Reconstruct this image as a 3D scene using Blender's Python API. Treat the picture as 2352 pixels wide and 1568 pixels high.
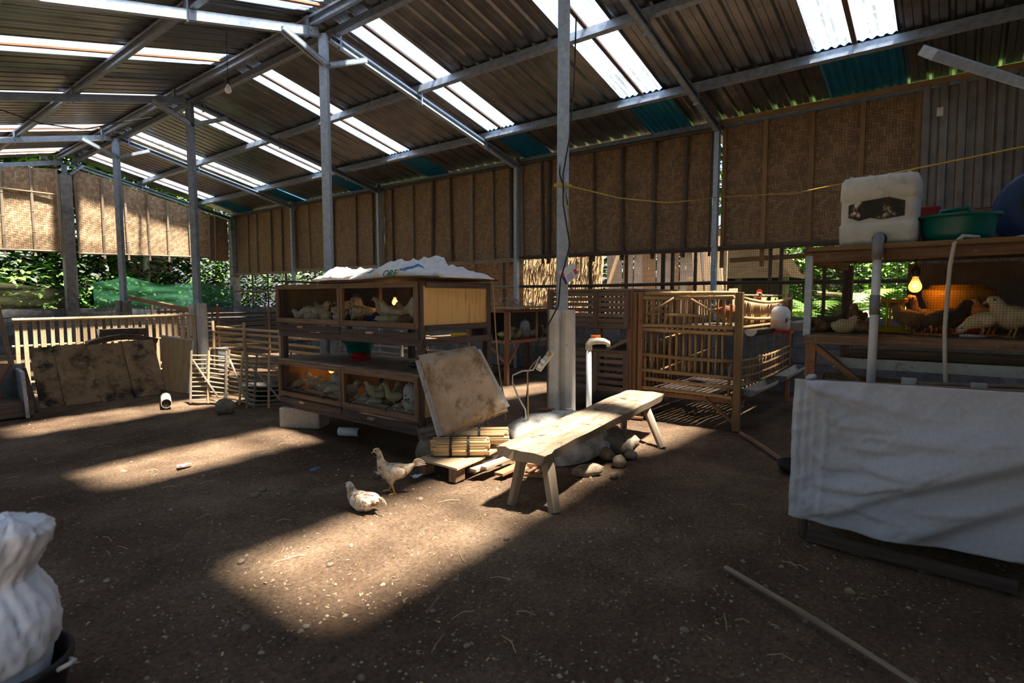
import bpy, math, random
from mathutils import Vector, Matrix, Euler, noise
for _o in list(bpy.data.objects):
    bpy.data.objects.remove(_o)
SC = bpy.context.scene
COL = SC.collection
PI = math.pi
random.seed(7)

# ---------------------------------------------------------------- camera
cam_d = bpy.data.cameras.new('camera')
cam = bpy.data.objects.new('camera', cam_d)
COL.objects.link(cam)
cam.location = (0.0, 0.0, 1.2)
cam.rotation_euler = (PI / 2 - 0.0765, 0.0, -0.8973)
cam_d.lens = 20.0
cam_d.sensor_width = 36.0
cam_d.clip_start = 0.02
cam_d.clip_end = 300
cam_d.dof.use_dof = True
cam_d.dof.focus_distance = 4.9
cam_d.dof.aperture_fstop = 2.8
SC.camera = cam

# ---------------------------------------------------------------- sky and sun
SUN_TRAVEL = Vector((-0.05, 0.30, -1.0)).normalized()
world = bpy.data.worlds.new('sky')
SC.world = world
world.use_nodes = True
wn = world.node_tree.nodes
wl = world.node_tree.links
bg = wn['Background']
sky = wn.new('ShaderNodeTexSky')
sky.sky_type = 'NISHITA'
sky.sun_disc = False
sky.sun_elevation = math.radians(74)
sky.sun_rotation = math.atan2(-SUN_TRAVEL.x, -SUN_TRAVEL.y)
sky.air_density = 1.2
sky.dust_density = 2.2
wtc = wn.new('ShaderNodeTexCoord')
wno = wn.new('ShaderNodeTexNoise')
wno.inputs['Scale'].default_value = 2.4
wno.inputs['Detail'].default_value = 6
wno.inputs['Roughness'].default_value = 0.6
wrp = wn.new('ShaderNodeValToRGB')
wrp.color_ramp.elements[0].position = 0.46
wrp.color_ramp.elements[1].position = 0.66
wmx = wn.new('ShaderNodeMixRGB')
wmx.inputs[2].default_value = (3.6, 4.3, 5.4, 1)
wl.new(wtc.outputs['Generated'], wno.inputs['Vector'])
wl.new(wno.outputs['Fac'], wrp.inputs['Fac'])
wl.new(wrp.outputs['Color'], wmx.inputs[0])
wl.new(sky.outputs['Color'], wmx.inputs[1])
wl.new(wmx.outputs['Color'], bg.inputs['Color'])
bg.inputs['Strength'].default_value = 0.21

sun_d = bpy.data.lights.new('sun', 'SUN')
sun_d.energy = 41.0
sun_d.angle = math.radians(4.4)
sun_d.color = (1.0, 0.86, 0.68)
sun = bpy.data.objects.new('sun', sun_d)
COL.objects.link(sun)
sun.location = (0, -10, 30)
sun.rotation_euler = SUN_TRAVEL.to_track_quat('-Z', 'Y').to_euler()

SC.view_settings.view_transform = 'Standard'
SC.view_settings.look = 'None'
SC.view_settings.gamma = 1.0
SC.view_settings.use_curve_mapping = False
SC.view_settings.exposure = 0.42
SC.cycles.max_bounces = 6
SC.cycles.diffuse_bounces = 3
SC.cycles.glossy_bounces = 2
SC.cycles.transparent_max_bounces = 14
SC.cycles.use_adaptive_sampling = True
SC.cycles.adaptive_threshold = 0.05
SC.cycles.adaptive_min_samples = 16
SC.cycles.sample_clamp_indirect = 6.0
SC.cycles.caustics_reflective = False
SC.cycles.caustics_refractive = False
SC.cycles.use_denoising = True

# ---------------------------------------------------------------- materials
MAT = {}


def _ramp(nt, cols, lo=0.3, hi=0.7):
    r = nt.nodes.new('ShaderNodeValToRGB')
    el = r.color_ramp.elements
    n = len(cols)
    el[0].position = lo
    el[0].color = (*cols[0], 1)
    el[1].position = hi
    el[1].color = (*cols[-1], 1)
    for i in range(1, n - 1):
        e = el.new(lo + (hi - lo) * i / (n - 1))
        e.color = (*cols[i], 1)
    return r


def mat(name, cols, scale=8.0, rough=0.8, metal=0.0, bump=0.2, stretch=None, coord='Object', lo=0.3, hi=0.7,
        detail=5.0, stain=None, stain_scale=2.0, stain_lo=0.5, stain_hi=0.68, vary=0.0, bump_dist=0.01, spec=0.4,
        trans=0.0, alpha=1.0):
    """Noise-ramped principled material; stretch = UV grain; stain = second colour in blotches; vary = per-object brightness."""
    m = bpy.data.materials.new(name)
    m.use_nodes = True
    nt = m.node_tree
    b = nt.nodes['Principled BSDF']
    tc = nt.nodes.new('ShaderNodeTexCoord')
    mp = nt.nodes.new('ShaderNodeMapping')
    nt.links.new(tc.outputs['UV' if stretch else coord], mp.inputs['Vector'])
    if stretch:
        mp.inputs['Scale'].default_value = (stretch[0], stretch[1], 1)
    no = nt.nodes.new('ShaderNodeTexNoise')
    no.inputs['Scale'].default_value = scale
    no.inputs['Detail'].default_value = detail
    no.inputs['Roughness'].default_value = 0.62
    nt.links.new(mp.outputs['Vector'], no.inputs['Vector'])
    if stretch or vary:
        oi = nt.nodes.new('ShaderNodeObjectInfo')
        ad = nt.nodes.new('ShaderNodeVectorMath')
        sc = nt.nodes.new('ShaderNodeVectorMath')
        sc.operation = 'SCALE'
        cb = nt.nodes.new('ShaderNodeCombineXYZ')
        nt.links.new(oi.outputs['Random'], cb.inputs[0])
        nt.links.new(oi.outputs['Random'], cb.inputs[1])
        nt.links.new(cb.outputs[0], sc.inputs[0])
        sc.inputs['Scale'].default_value = 37.0
        nt.links.new(tc.outputs['UV' if stretch else coord], ad.inputs[0])
        nt.links.new(sc.outputs[0], ad.inputs[1])
        nt.links.new(ad.outputs[0], mp.inputs['Vector'])
    r = _ramp(nt, cols, lo, hi)
    nt.links.new(no.outputs['Fac'], r.inputs['Fac'])
    out = r.outputs['Color']
    if stain:
        n2 = nt.nodes.new('ShaderNodeTexNoise')
        n2.inputs['Scale'].default_value = stain_scale
        n2.inputs['Detail'].default_value = 7
        n2.inputs['Roughness'].default_value = 0.7
        nt.links.new(tc.outputs['UV' if stretch else coord], n2.inputs['Vector'])
        r2 = nt.nodes.new('ShaderNodeMapRange')
        r2.inputs['From Min'].default_value = stain_lo
        r2.inputs['From Max'].default_value = stain_hi
        nt.links.new(n2.outputs['Fac'], r2.inputs['Value'])
        mx = nt.nodes.new('ShaderNodeMixRGB')
        mx.inputs[2].default_value = (*stain, 1)
        nt.links.new(r2.outputs['Result'], mx.inputs[0])
        nt.links.new(out, mx.inputs[1])
        out = mx.outputs['Color']
    if vary:
        oi = nt.nodes.new('ShaderNodeObjectInfo')
        mr = nt.nodes.new('ShaderNodeMapRange')
        mr.inputs['To Min'].default_value = 1 - vary
        mr.inputs['To Max'].default_value = 1 + vary
        nt.links.new(oi.outputs['Random'], mr.inputs['Value'])
        hs = nt.nodes.new('ShaderNodeHueSaturation')
        nt.links.new(mr.outputs['Result'], hs.inputs['Value'])
        nt.links.new(out, hs.inputs['Color'])
        out = hs.outputs['Color']
    nt.links.new(out, b.inputs['Base Color'])
    b.inputs['Roughness'].default_value = rough
    b.inputs['Metallic'].default_value = metal
    b.inputs['Specular IOR Level'].default_value = spec
    if trans:
        b.inputs['Transmission Weight'].default_value = trans
    b.inputs['Alpha'].default_value = alpha
    if bump:
        bp = nt.nodes.new('ShaderNodeBump')
        bp.inputs['Strength'].default_value = bump
        bp.inputs['Distance'].default_value = bump_dist
        nt.links.new(no.outputs['Fac'], bp.inputs['Height'])
        nt.links.new(bp.outputs['Normal'], b.inputs['Normal'])
    MAT[name] = m
    return m


def glow(name, col, strength):
    m = bpy.data.materials.new(name)
    m.use_nodes = True
    nt = m.node_tree
    nt.nodes.remove(nt.nodes['Principled BSDF'])
    e = nt.nodes.new('ShaderNodeEmission')
    e.inputs['Color'].default_value = (*col, 1)
    e.inputs['Strength'].default_value = strength
    nt.links.new(e.outputs[0], nt.nodes['Material Output'].inputs[0])
    MAT[name] = m


def sheer(name, col, clear, tint=(1, 1, 1), lucent=0.5, gloss=0.06, rough=0.25, streak=0.0, streak_scale=(3, 40), dirt=None):
    """Thin see-through sheet: part clear, part scattering, a little gloss."""
    m = bpy.data.materials.new(name)
    m.use_nodes = True
    nt = m.node_tree
    nt.nodes.remove(nt.nodes['Principled BSDF'])
    tr = nt.nodes.new('ShaderNodeBsdfTransparent')
    tr.inputs['Color'].default_value = (*tint, 1)
    di = nt.nodes.new('ShaderNodeBsdfDiffuse')
    di.inputs['Color'].default_value = (*col, 1)
    tl = nt.nodes.new('ShaderNodeBsdfTranslucent')
    tl.inputs['Color'].default_value = (*col, 1)
    m1 = nt.nodes.new('ShaderNodeMixShader')
    m1.inputs[0].default_value = lucent
    nt.links.new(di.outputs[0], m1.inputs[1])
    nt.links.new(tl.outputs[0], m1.inputs[2])
    m2 = nt.nodes.new('ShaderNodeMixShader')
    m2.inputs[0].default_value = clear
    nt.links.new(m1.outputs[0], m2.inputs[1])
    nt.links.new(tr.outputs[0], m2.inputs[2])
    gl = nt.nodes.new('ShaderNodeBsdfGlossy')
    gl.inputs['Roughness'].default_value = rough
    m3 = nt.nodes.new('ShaderNodeMixShader')
    m3.inputs[0].default_value = gloss
    nt.links.new(m2.outputs[0], m3.inputs[1])
    nt.links.new(gl.outputs[0], m3.inputs[2])
    if streak:
        tc = nt.nodes.new('ShaderNodeTexCoord')
        mp = nt.nodes.new('ShaderNodeMapping')
        mp.inputs['Scale'].default_value = (streak_scale[0], streak_scale[1], 1)
        no = nt.nodes.new('ShaderNodeTexNoise')
        no.inputs['Scale'].default_value = 1.0
        no.inputs['Detail'].default_value = 6
        nt.links.new(tc.outputs['UV'], mp.inputs['Vector'])
        nt.links.new(mp.outputs[0], no.inputs['Vector'])
        mr = nt.nodes.new('ShaderNodeMapRange')
        mr.inputs['From Min'].default_value = 0.3
        mr.inputs['From Max'].default_value = 0.7
        mr.inputs['To Min'].default_value = max(0.0, clear - streak)
        mr.inputs['To Max'].default_value = min(1.0, clear + streak)
        nt.links.new(no.outputs['Fac'], mr.inputs['Value'])
        nt.links.new(mr.outputs[0], m2.inputs[0])
    nt.links.new(m3.outputs[0], nt.nodes['Material Output'].inputs[0])
    MAT[name] = m


# ---------------------------------------------------------------- mesh building
OFF = {}


class MB:
    def __init__(self):
        self.v, self.f, self.uv, self.mi = [], [], [], []
        self.m = 0

    def face(self, idx, uv=None):
        self.f.append(tuple(idx))
        self.uv.append(uv or [(0, 0)] * len(idx))
        self.mi.append(self.m)

    def hexa(self, c, uvax=0):
        """c: 8 corners, bottom ring 0-3, top ring 4-7."""
        b = len(self.v)
        c = [Vector(p) for p in c]
        self.v += c
        ex, ey, ez = (c[1] - c[0]).length, (c[3] - c[0]).length, (c[4] - c[0]).length
        L = (ex, ey, ez)
        order = sorted(range(3), key=lambda k: -L[k])
        co = [(0, 0, 0), (ex, 0, 0), (ex, ey, 0), (0, ey, 0), (0, 0, ez), (ex, 0, ez), (ex, ey, ez), (0, ey, ez)]
        for q, drop in (((0, 3, 2, 1), 2), ((4, 5, 6, 7), 2), ((0, 1, 5, 4), 1), ((2, 3, 7, 6), 1), ((1, 2, 6, 5), 0), ((3, 0, 4, 7), 0)):
            ax = [k for k in order if k != drop]
            self.face([b + i for i in q], [(co[i][ax[0]], co[i][ax[1]] + drop * 0.37) for i in q])
        return self

    def box(self, c, s, rot=None, taper=None):
        """c centre, s size, rot Matrix 3x3 or z angle; taper = (sx, sy) scale of top."""
        c = Vector(c)
        R = Matrix.Rotation(rot, 3, 'Z') if isinstance(rot, (int, float)) else rot
        tx, ty = taper or (1, 1)
        P = []
        for z in (-1, 1):
            k = (tx, ty) if z > 0 else (1, 1)
            for x, y in ((-1, -1), (1, -1), (1, 1), (-1, 1)):
                p = Vector((x * s[0] / 2 * k[0], y * s[1] / 2 * k[1], z * s[2] / 2))
                P.append(c + (R @ p if R else p))
        return self.hexa(P)

    def beam(self, p0, p1, w, h, up=(0, 0, 1), e0=None, e1=None):
        """bar from p0 to p1, w across (perp. to up), h along up."""
        p0, p1, up = Vector(p0), Vector(p1), Vector(up)
        d = (p1 - p0).normalized()
        if abs(d.dot(up.normalized())) > 0.98:
            up = Vector((1, 0, 0)) if abs(d.x) < 0.9 else Vector((0, 1, 0))
        s = d.cross(up).normalized()
        u = s.cross(d).normalized()
        P = []
        for k in (-1, 1):
            a = [p0 - s * w / 2, p1 - s * w / 2, p1 + s * w / 2, p0 + s * w / 2]
            P += [q + u * (k * h / 2) for q in a]
        return self.hexa(P)

    def tube(self, pts, r, seg=8, caps=True, ell=(1, 1), up=None, close=False):
        pts = [Vector(p) for p in pts]
        n = len(pts)
        rr = r if isinstance(r, (list, tuple)) else [r] * n
        b = len(self.v)
        t0 = (pts[1] - pts[0]).normalized()
        ref = Vector(up) if up else (Vector((0, 0, 1)) if abs(t0.z) < 0.9 else Vector((1, 0, 0)))
        L = 0.0
        Ls = []
        for i, p in enumerate(pts):
            t = (pts[min(i + 1, n - 1)] - pts[max(i - 1, 0)])
            t = t.normalized() if t.length > 1e-9 else t0
            s = t.cross(ref)
            s = s.normalized() if s.length > 1e-6 else Vector((1, 0, 0))
            u = s.cross(t).normalized()
            ref = u if not up else ref
            if i:
                L += (p - pts[i - 1]).length
            Ls.append(L)
            e = ell[i] if isinstance(ell, list) else ell
            for k in range(seg):
                a = 2 * PI * k / seg
                self.v.append(p + s * (math.cos(a) * rr[i] * e[0]) + u * (math.sin(a) * rr[i] * e[1]))
        R0 = max(rr)
        for i in range(n - 1):
            for k in range(seg):
                k2 = (k + 1) % seg
                v0, v1 = 2 * PI * R0 * k / seg, 2 * PI * R0 * (k + 1) / seg
                self.face([b + i * seg + k, b + i * seg + k2, b + (i + 1) * seg + k2, b + (i + 1) * seg + k],
                          [(Ls[i], v0), (Ls[i], v1), (Ls[i + 1], v1), (Ls[i + 1], v0)])
        if caps:
            self.face([b + k for k in reversed(range(seg))], [(0.5 * rr[0] * math.cos(6.28 * k / seg), 0.5 * rr[0] * math.sin(6.28 * k / seg)) for k in range(seg)])
            self.face([b + (n - 1) * seg + k for k in range(seg)], [(0.5 * rr[-1] * math.cos(6.28 * k / seg), 0.5 * rr[-1] * math.sin(6.28 * k / seg)) for k in range(seg)])
        return self

    def bamboo(self, p0, p1, r, seg=7, node=0.28, bend=0.0, ph=None):
        p0, p1 = Vector(p0), Vector(p1)
        d = p1 - p0
        L = d.length
        ph = random.random() * node if ph is None else ph
        side = Vector((random.uniform(-1, 1), random.uniform(-1, 1), random.uniform(-1, 1)))
        ts, rs = [0.0], [r]
        x = ph
        while x < L - 0.01:
            for dx, k in ((-0.012, 1.0), (-0.004, 1.17), (0.004, 1.17), (0.012, 0.97)):
                if 0 < x + dx < L:
                    ts.append((x + dx) / L)
                    rs.append(r * k)
            x += node * random.uniform(0.85, 1.15)
        ts.append(1.0)
        rs.append(r * 0.95)
        pts = [p0 + d * t + side * (bend * 4 * t * (1 - t)) for t in ts]
        return self.tube(pts, rs, seg)

    def lathe(self, prof, seg=20, M=None, cap0=True, cap1=True, ell=(1, 1)):
        b = len(self.v)
        n = len(prof)
        for r, z in prof:
            for k in range(seg):
                a = 2 * PI * k / seg
                p = Vector((r * math.cos(a) * ell[0], r * math.sin(a) * ell[1], z))
                self.v.append(M @ p if M else p)
        for i in range(n - 1):
            for k in range(seg):
                k2 = (k + 1) % seg
                self.face([b + i * seg + k, b + i * seg + k2, b + (i + 1) * seg + k2, b + (i + 1) * seg + k],
                          [(k / seg, prof[i][1]), ((k + 1) / seg, prof[i][1]), ((k + 1) / seg, prof[i + 1][1]), (k / seg, prof[i + 1][1])])
        if cap0:
            self.face([b + k for k in reversed(range(seg))])
        if cap1:
            self.face([b + (n - 1) * seg + k for k in range(seg)])
        return self

    def sheet(self, nu, nv, fn, thick=0.0, uvs=(1, 1)):
        """fn(u,v)->Vector for u,v in 0..1; thick adds a second skin along the normal with rims."""
        b = len(self.v)
        P = [[Vector(fn(i / nu, j / nv)) for j in range(nv + 1)] for i in range(nu + 1)]
        for row in P:
            self.v += row
        w = nv + 1

        def ix(i, j):
            return b + i * w + j
        for i in range(nu):
            for j in range(nv):
                self.face([ix(i, j), ix(i + 1, j), ix(i + 1, j + 1), ix(i, j + 1)],
                          [((i + a) / nu * uvs[0], (j + c) / nv * uvs[1]) for a, c in ((0, 0), (1, 0), (1, 1), (0, 1))])
        if thick:
            b2 = len(self.v)
            for i in range(nu + 1):
                for j in range(nv + 1):
                    du = P[min(i + 1, nu)][j] - P[max(i - 1, 0)][j]
                    dv = P[i][min(j + 1, nv)] - P[i][max(j - 1, 0)]
                    nrm = du.cross(dv)
                    nrm = nrm.normalized() if nrm.length > 1e-12 else Vector((0, 0, 1))
                    self.v.append(P[i][j] - nrm * thick)
            o = b2 - b
            for i in range(nu):
                for j in range(nv):
                    self.face([ix(i, j + 1) + o, ix(i + 1, j + 1) + o, ix(i + 1, j) + o, ix(i, j) + o],
                              [((i + a) / nu * uvs[0], (j + c) / nv * uvs[1]) for a, c in ((0, 1), (1, 1), (1, 0), (0, 0))])
            for i in range(nu):
                for j in (0, nv):
                    q = [ix(i, j), ix(i, j) + o, ix(i + 1, j) + o, ix(i + 1, j)]
                    self.face(q if j == 0 else q[::-1])
            for j in range(nv):
                for i in (0, nu):
                    q = [ix(i, j), ix(i, j + 1), ix(i, j + 1) + o, ix(i, j) + o]
                    self.face(q if i == 0 else q[::-1])
        return self

    def blob(self, c, s, n1=10, n2=8, rough=0.15, freq=2.0, seed=0.0, rot=None, flat=None):
        """lumpy ellipsoid (stone)."""
        b = len(self.v)
        c = Vector(c)
        R = Euler(rot).to_matrix() if rot else None
        for i in range(n2 + 1):
            th = PI * i / n2
            for k in range(n1):
                a = 2 * PI * k / n1
                d = Vector((math.sin(th) * math.cos(a), math.sin(th) * math.sin(a), math.cos(th)))
                q = 1 + rough * 2 * noise.noise(d * freq + Vector((seed * 3.1, seed * 7.7, seed)))
                p = Vector((d.x * s[0] * q, d.y * s[1] * q, d.z * s[2] * q))
                if R:
                    p = R @ p
                p = p + c
                if flat is not None and p.z < flat:
                    p.z = flat
                self.v.append(p)
        for i in range(n2):
            for k in range(n1):
                k2 = (k + 1) % n1
                self.face([b + i * n1 + k, b + (i + 1) * n1 + k, b + (i + 1) * n1 + k2, b + i * n1 + k2],
                          [(k / n1, i / n2), (k / n1, (i + 1) / n2), ((k + 1) / n1, (i + 1) / n2), ((k + 1) / n1, i / n2)])
        return self

    def wires(self, o, a, b, da, db, r):
        """wire mesh in the parallelogram o + s*a + t*b, spacing da along a and db along b."""
        o, a, b = Vector(o), Vector(a), Vector(b)
        n = a.cross(b).normalized()
        na, nb = max(1, round(a.length / da)), max(1, round(b.length / db))
        for i in range(na + 1):
            p = o + a * (i / na)
            self.beam(p, p + b, 2 * r, 2 * r, n)
        for j in range(nb + 1):
            p = o + b * (j / nb)
            self.beam(p, p + a, 2 * r, 2 * r, n)
        return self

    def mesh(self, name, mats, smooth=False):
        me = bpy.data.meshes.new(name)
        me.from_pydata([tuple(p) for p in self.v], [], self.f)
        uvl = me.uv_layers.new(name='UVMap')
        flat = [c for fuv in self.uv for p in fuv for c in p]
        uvl.data.foreach_set('uv', flat)
        for m in (mats if isinstance(mats, (list, tuple)) else [mats]):
            me.materials.append(MAT[m])
        me.polygons.foreach_set('material_index', self.mi)
        if smooth:
            me.polygons.foreach_set('use_smooth', [True] * len(self.f))
        me.validate()
        me.update()
        return me

    def build(self, name, mats, parent=None, smooth=False, bevel=0.0, sub=0, weld=False, origin=None, auto=None):
        if parent is not None:
            off = OFF.get(parent.name, Vector((0, 0, 0)))
            if off.length:
                self.v = [p - off for p in self.v]
        elif origin is not None:
            origin = Vector(origin)
            self.v = [p - origin for p in self.v]
        me = self.mesh(name, mats, smooth)
        o = bpy.data.objects.new(name, me)
        COL.objects.link(o)
        if parent is not None:
            o.parent = parent
            OFF[o.name] = OFF.get(parent.name, Vector((0, 0, 0)))
        elif origin is not None:
            o.location = origin
        if auto:
            me.polygons.foreach_set('use_smooth', [True] * len(me.polygons))
            me.set_sharp_from_angle(angle=auto)
        if bevel:
            bm = o.modifiers.new('edge', 'BEVEL')
            bm.width = bevel
            bm.segments = 2
            bm.limit_method = 'ANGLE'
        if sub:
            sm = o.modifiers.new('smooth', 'SUBSURF')
            sm.levels = sub
            sm.render_levels = sub
        return o


def thing(name, label, cat, loc=(0, 0, 0), group=None, kind=None):
    o = bpy.data.objects.new(name, None)
    COL.objects.link(o)
    o.location = loc
    o.empty_display_size = 0.1
    OFF[o.name] = Vector(loc)
    return tag(o, label, cat, group, kind)


def tag(o, label=None, cat=None, group=None, kind=None):
    if label:
        o['label'] = label
    if cat:
        o['category'] = cat
    if group:
        o['group'] = group
    if kind:
        o['kind'] = kind
    return o


def inst(me, name, loc, rotz=0.0, scale=1.0, parent=None, rot=None):
    """another object on the same mesh data."""
    o = bpy.data.objects.new(name, me)
    COL.objects.link(o)
    loc = Vector(loc)
    if parent is not None:
        o.parent = parent
        loc = loc - OFF.get(parent.name, Vector((0, 0, 0)))
    o.location = loc
    o.rotation_euler = rot if rot else (0, 0, rotz)
    o.scale = (scale,) * 3 if isinstance(scale, (int, float)) else scale
    return o


def nz(x, y, z=0.0, s=1.0):
    return noise.noise(Vector((x * s, y * s, z)))

# ================================================================ material library
mat('steel', [(0.19, 0.245, 0.32), (0.34, 0.41, 0.51)], scale=14, rough=0.5, metal=0.55, bump=0.05)
mat('steel_light', [(0.28, 0.36, 0.46), (0.45, 0.54, 0.66)], scale=20, rough=0.55, metal=0.35, bump=0.05, stain=(0.10, 0.08, 0.07), stain_scale=18, stain_lo=0.64, stain_hi=0.7)
mat('roof_metal', [(0.15, 0.16, 0.175), (0.27, 0.285, 0.305)], scale=3, rough=0.33, metal=0.9, bump=0.03)
mat('teal', [(0.0, 0.10, 0.22), (0.003, 0.17, 0.34)], scale=5, rough=0.4, bump=0.03)
sheer('skylight', (0.23, 0.28, 0.37), 0.54, tint=(0.93, 0.96, 1.0), lucent=0.8, gloss=0.10, rough=0.15, streak=0.2, streak_scale=(1.5, 9))
sheer('net_green', (0.06, 0.22, 0.12), 0.30, tint=(0.6, 0.85, 0.7), lucent=0.5, gloss=0.02, streak=0.16, streak_scale=(2, 14))
sheer('net_dark', (0.10, 0.10, 0.06), 0.40, tint=(0.75, 0.75, 0.6), lucent=0.4, gloss=0.02, streak=0.2, streak_scale=(2, 14))
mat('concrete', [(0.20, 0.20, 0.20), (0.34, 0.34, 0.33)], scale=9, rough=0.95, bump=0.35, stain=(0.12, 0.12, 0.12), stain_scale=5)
mat('concrete_lit_pale', [(0.50, 0.48, 0.45), (0.72, 0.69, 0.65)], scale=7, rough=0.95, bump=0.3, stain=(0.16, 0.15, 0.13), stain_scale=26, stain_lo=0.66, stain_hi=0.70)  # pale concrete; on the post stubs its lightness stands for sunlight
mat('block', [(0.11, 0.12, 0.13), (0.24, 0.25, 0.27)], scale=11, rough=0.95, bump=0.5, vary=0.25)
mat('mortar', [(0.10, 0.10, 0.11), (0.16, 0.16, 0.17)], scale=11, rough=1.0, bump=0.4)
mat('block_pale', [(0.32, 0.31, 0.28), (0.50, 0.48, 0.43)], scale=40, rough=1.0, bump=0.7)
mat('rock', [(0.16, 0.13, 0.10), (0.42, 0.36, 0.28)], scale=9, rough=0.95, bump=0.8, bump_dist=0.03)
mat('rock_white', [(0.34, 0.32, 0.29), (0.80, 0.78, 0.74)], scale=6, rough=0.9, bump=0.9, bump_dist=0.04, lo=0.36, hi=0.56, stain=(0.14, 0.10, 0.07), stain_scale=3.5, stain_lo=0.54)
mat('stone', [(0.18, 0.14, 0.10), (0.40, 0.32, 0.23)], scale=25, rough=0.95, bump=0.5, vary=0.3)
mat('bamboo_light', [(0.38, 0.25, 0.12), (0.66, 0.47, 0.26)], scale=1, stretch=(3, 60), rough=0.55, bump=0.1, vary=0.2, stain=(0.14, 0.08, 0.04), stain_scale=30, stain_lo=0.60, stain_hi=0.72)
mat('bamboo_cage', [(0.27, 0.16, 0.07), (0.50, 0.33, 0.16)], scale=1, stretch=(3, 60), rough=0.55, bump=0.1, vary=0.25, stain=(0.09, 0.05, 0.02), stain_scale=26, stain_lo=0.58, stain_hi=0.72)
mat('bamboo_grey', [(0.20, 0.16, 0.12), (0.38, 0.32, 0.25)], scale=1, stretch=(3, 60), rough=0.8, bump=0.15, vary=0.25)
mat('bamboo_dark', [(0.045, 0.035, 0.028), (0.12, 0.095, 0.075)], scale=1, stretch=(3, 60), rough=0.8, bump=0.15, vary=0.3)
mat('bamboo_slat', [(0.50, 0.35, 0.20), (0.74, 0.56, 0.36)], scale=1, stretch=(3, 50), rough=0.7, bump=0.1, vary=0.15, stain=(0.22, 0.12, 0.07), stain_scale=20, stain_lo=0.56, stain_hi=0.70)
mat('wood_dark', [(0.05, 0.035, 0.03), (0.14, 0.10, 0.085)], scale=1, stretch=(2.5, 45), rough=0.8, bump=0.25, vary=0.2)
mat('wood_frame', [(0.13, 0.075, 0.045), (0.30, 0.19, 0.125)], scale=1, stretch=(3, 50), rough=0.8, bump=0.25, vary=0.15, stain=(0.05, 0.03, 0.02), stain_scale=20, stain_lo=0.58, stain_hi=0.7)
mat('wood_red', [(0.20, 0.09, 0.045), (0.38, 0.20, 0.11)], scale=1, stretch=(3, 40), rough=0.75, bump=0.2, vary=0.2, stain=(0.09, 0.045, 0.025), stain_scale=14, stain_lo=0.56, stain_hi=0.7)
mat('wood_timber', [(0.17, 0.10, 0.045), (0.30, 0.19, 0.09)], scale=1, stretch=(3, 40), rough=0.75, bump=0.15, vary=0.15)
mat('wood_pale', [(0.33, 0.23, 0.14), (0.58, 0.44, 0.29)], scale=1, stretch=(3, 40), rough=0.8, bump=0.2, vary=0.2)
mat('wood_slat', [(0.13, 0.09, 0.065), (0.28, 0.205, 0.15)], scale=1, stretch=(3, 40), rough=0.85, bump=0.25, vary=0.25)
mat('wood_bench', [(0.20, 0.145, 0.095), (0.42, 0.33, 0.24)], scale=1, stretch=(2.2, 26), rough=0.85, bump=0.4, stain=(0.075, 0.048, 0.03), stain_scale=7, stain_lo=0.53, stain_hi=0.64)
mat('wood_leg', [(0.20, 0.15, 0.10), (0.38, 0.30, 0.22)], scale=1, stretch=(2.2, 26), rough=0.85, bump=0.3)
mat('ply_stained', [(0.20, 0.12, 0.06), (0.40, 0.27, 0.15)], scale=5, rough=0.85, bump=0.2, stain=(0.03, 0.02, 0.018), stain_scale=4.5, stain_lo=0.47, stain_hi=0.62, vary=0.12)
mat('ply_tan', [(0.34, 0.22, 0.10), (0.48, 0.33, 0.17)], scale=1, stretch=(14, 2), rough=0.8, bump=0.1, stain=(0.18, 0.10, 0.05), stain_scale=4, stain_lo=0.58)
mat('ply_yellow', [(0.10, 0.05, 0.02), (0.60, 0.33, 0.10), (0.72, 0.44, 0.17)], scale=1, stretch=(26, 2.2), rough=0.75, bump=0.08, lo=0.26, hi=0.50)
mat('table_top', [(0.22, 0.17, 0.13), (0.38, 0.31, 0.25)], scale=6, rough=0.9, bump=0.2, stain=(0.12, 0.08, 0.055), stain_scale=5)
mat('tray_dirty', [(0.30, 0.22, 0.14), (0.58, 0.50, 0.40)], scale=3.2, rough=0.8, bump=0.15, stain=(0.16, 0.10, 0.055), stain_scale=5, stain_lo=0.48, stain_hi=0.62)
mat('wall_metal', [(0.13, 0.115, 0.105), (0.22, 0.20, 0.185)], scale=6, rough=0.45, metal=0.4, bump=0.05)
mat('zinc', [(0.40, 0.41, 0.42), (0.60, 0.61, 0.62)], scale=18, rough=0.5, metal=0.3, bump=0.06, stain=(0.20, 0.16, 0.12), stain_scale=9, stain_lo=0.58, stain_hi=0.68)
mat('rusty_metal', [(0.13, 0.09, 0.07), (0.30, 0.24, 0.19)], scale=8, rough=0.7, metal=0.2, bump=0.2)
mat('sack_white', [(0.66, 0.68, 0.72), (0.84, 0.85, 0.88)], scale=30, rough=0.7, bump=0.1, bump_dist=0.004)
mat('cloth_white', [(0.50, 0.55, 0.66), (0.60, 0.65, 0.76)], scale=60, rough=0.75, bump=0.06, bump_dist=0.002)
mat('print_green', [(0.03, 0.16, 0.03), (0.08, 0.28, 0.06)], scale=10, rough=0.6, bump=0)
mat('print_blue', [(0.02, 0.14, 0.36), (0.05, 0.24, 0.50)], scale=10, rough=0.6, bump=0)
mat('plastic_green', [(0.0, 0.10, 0.085), (0.0, 0.16, 0.13)], scale=6, rough=0.4, bump=0.02)
mat('plastic_red', [(0.38, 0.015, 0.02), (0.52, 0.03, 0.035)], scale=6, rough=0.4, bump=0.02)
mat('plastic_blue', [(0.005, 0.02, 0.16), (0.01, 0.04, 0.25)], scale=6, rough=0.4, bump=0.02)
mat('barrel_blue', [(0.01, 0.03, 0.10), (0.02, 0.06, 0.17)], scale=6, rough=0.55, bump=0.05)
mat('plastic_yellow', [(0.55, 0.36, 0.0), (0.72, 0.50, 0.02)], scale=6, rough=0.4, bump=0.02)
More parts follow.
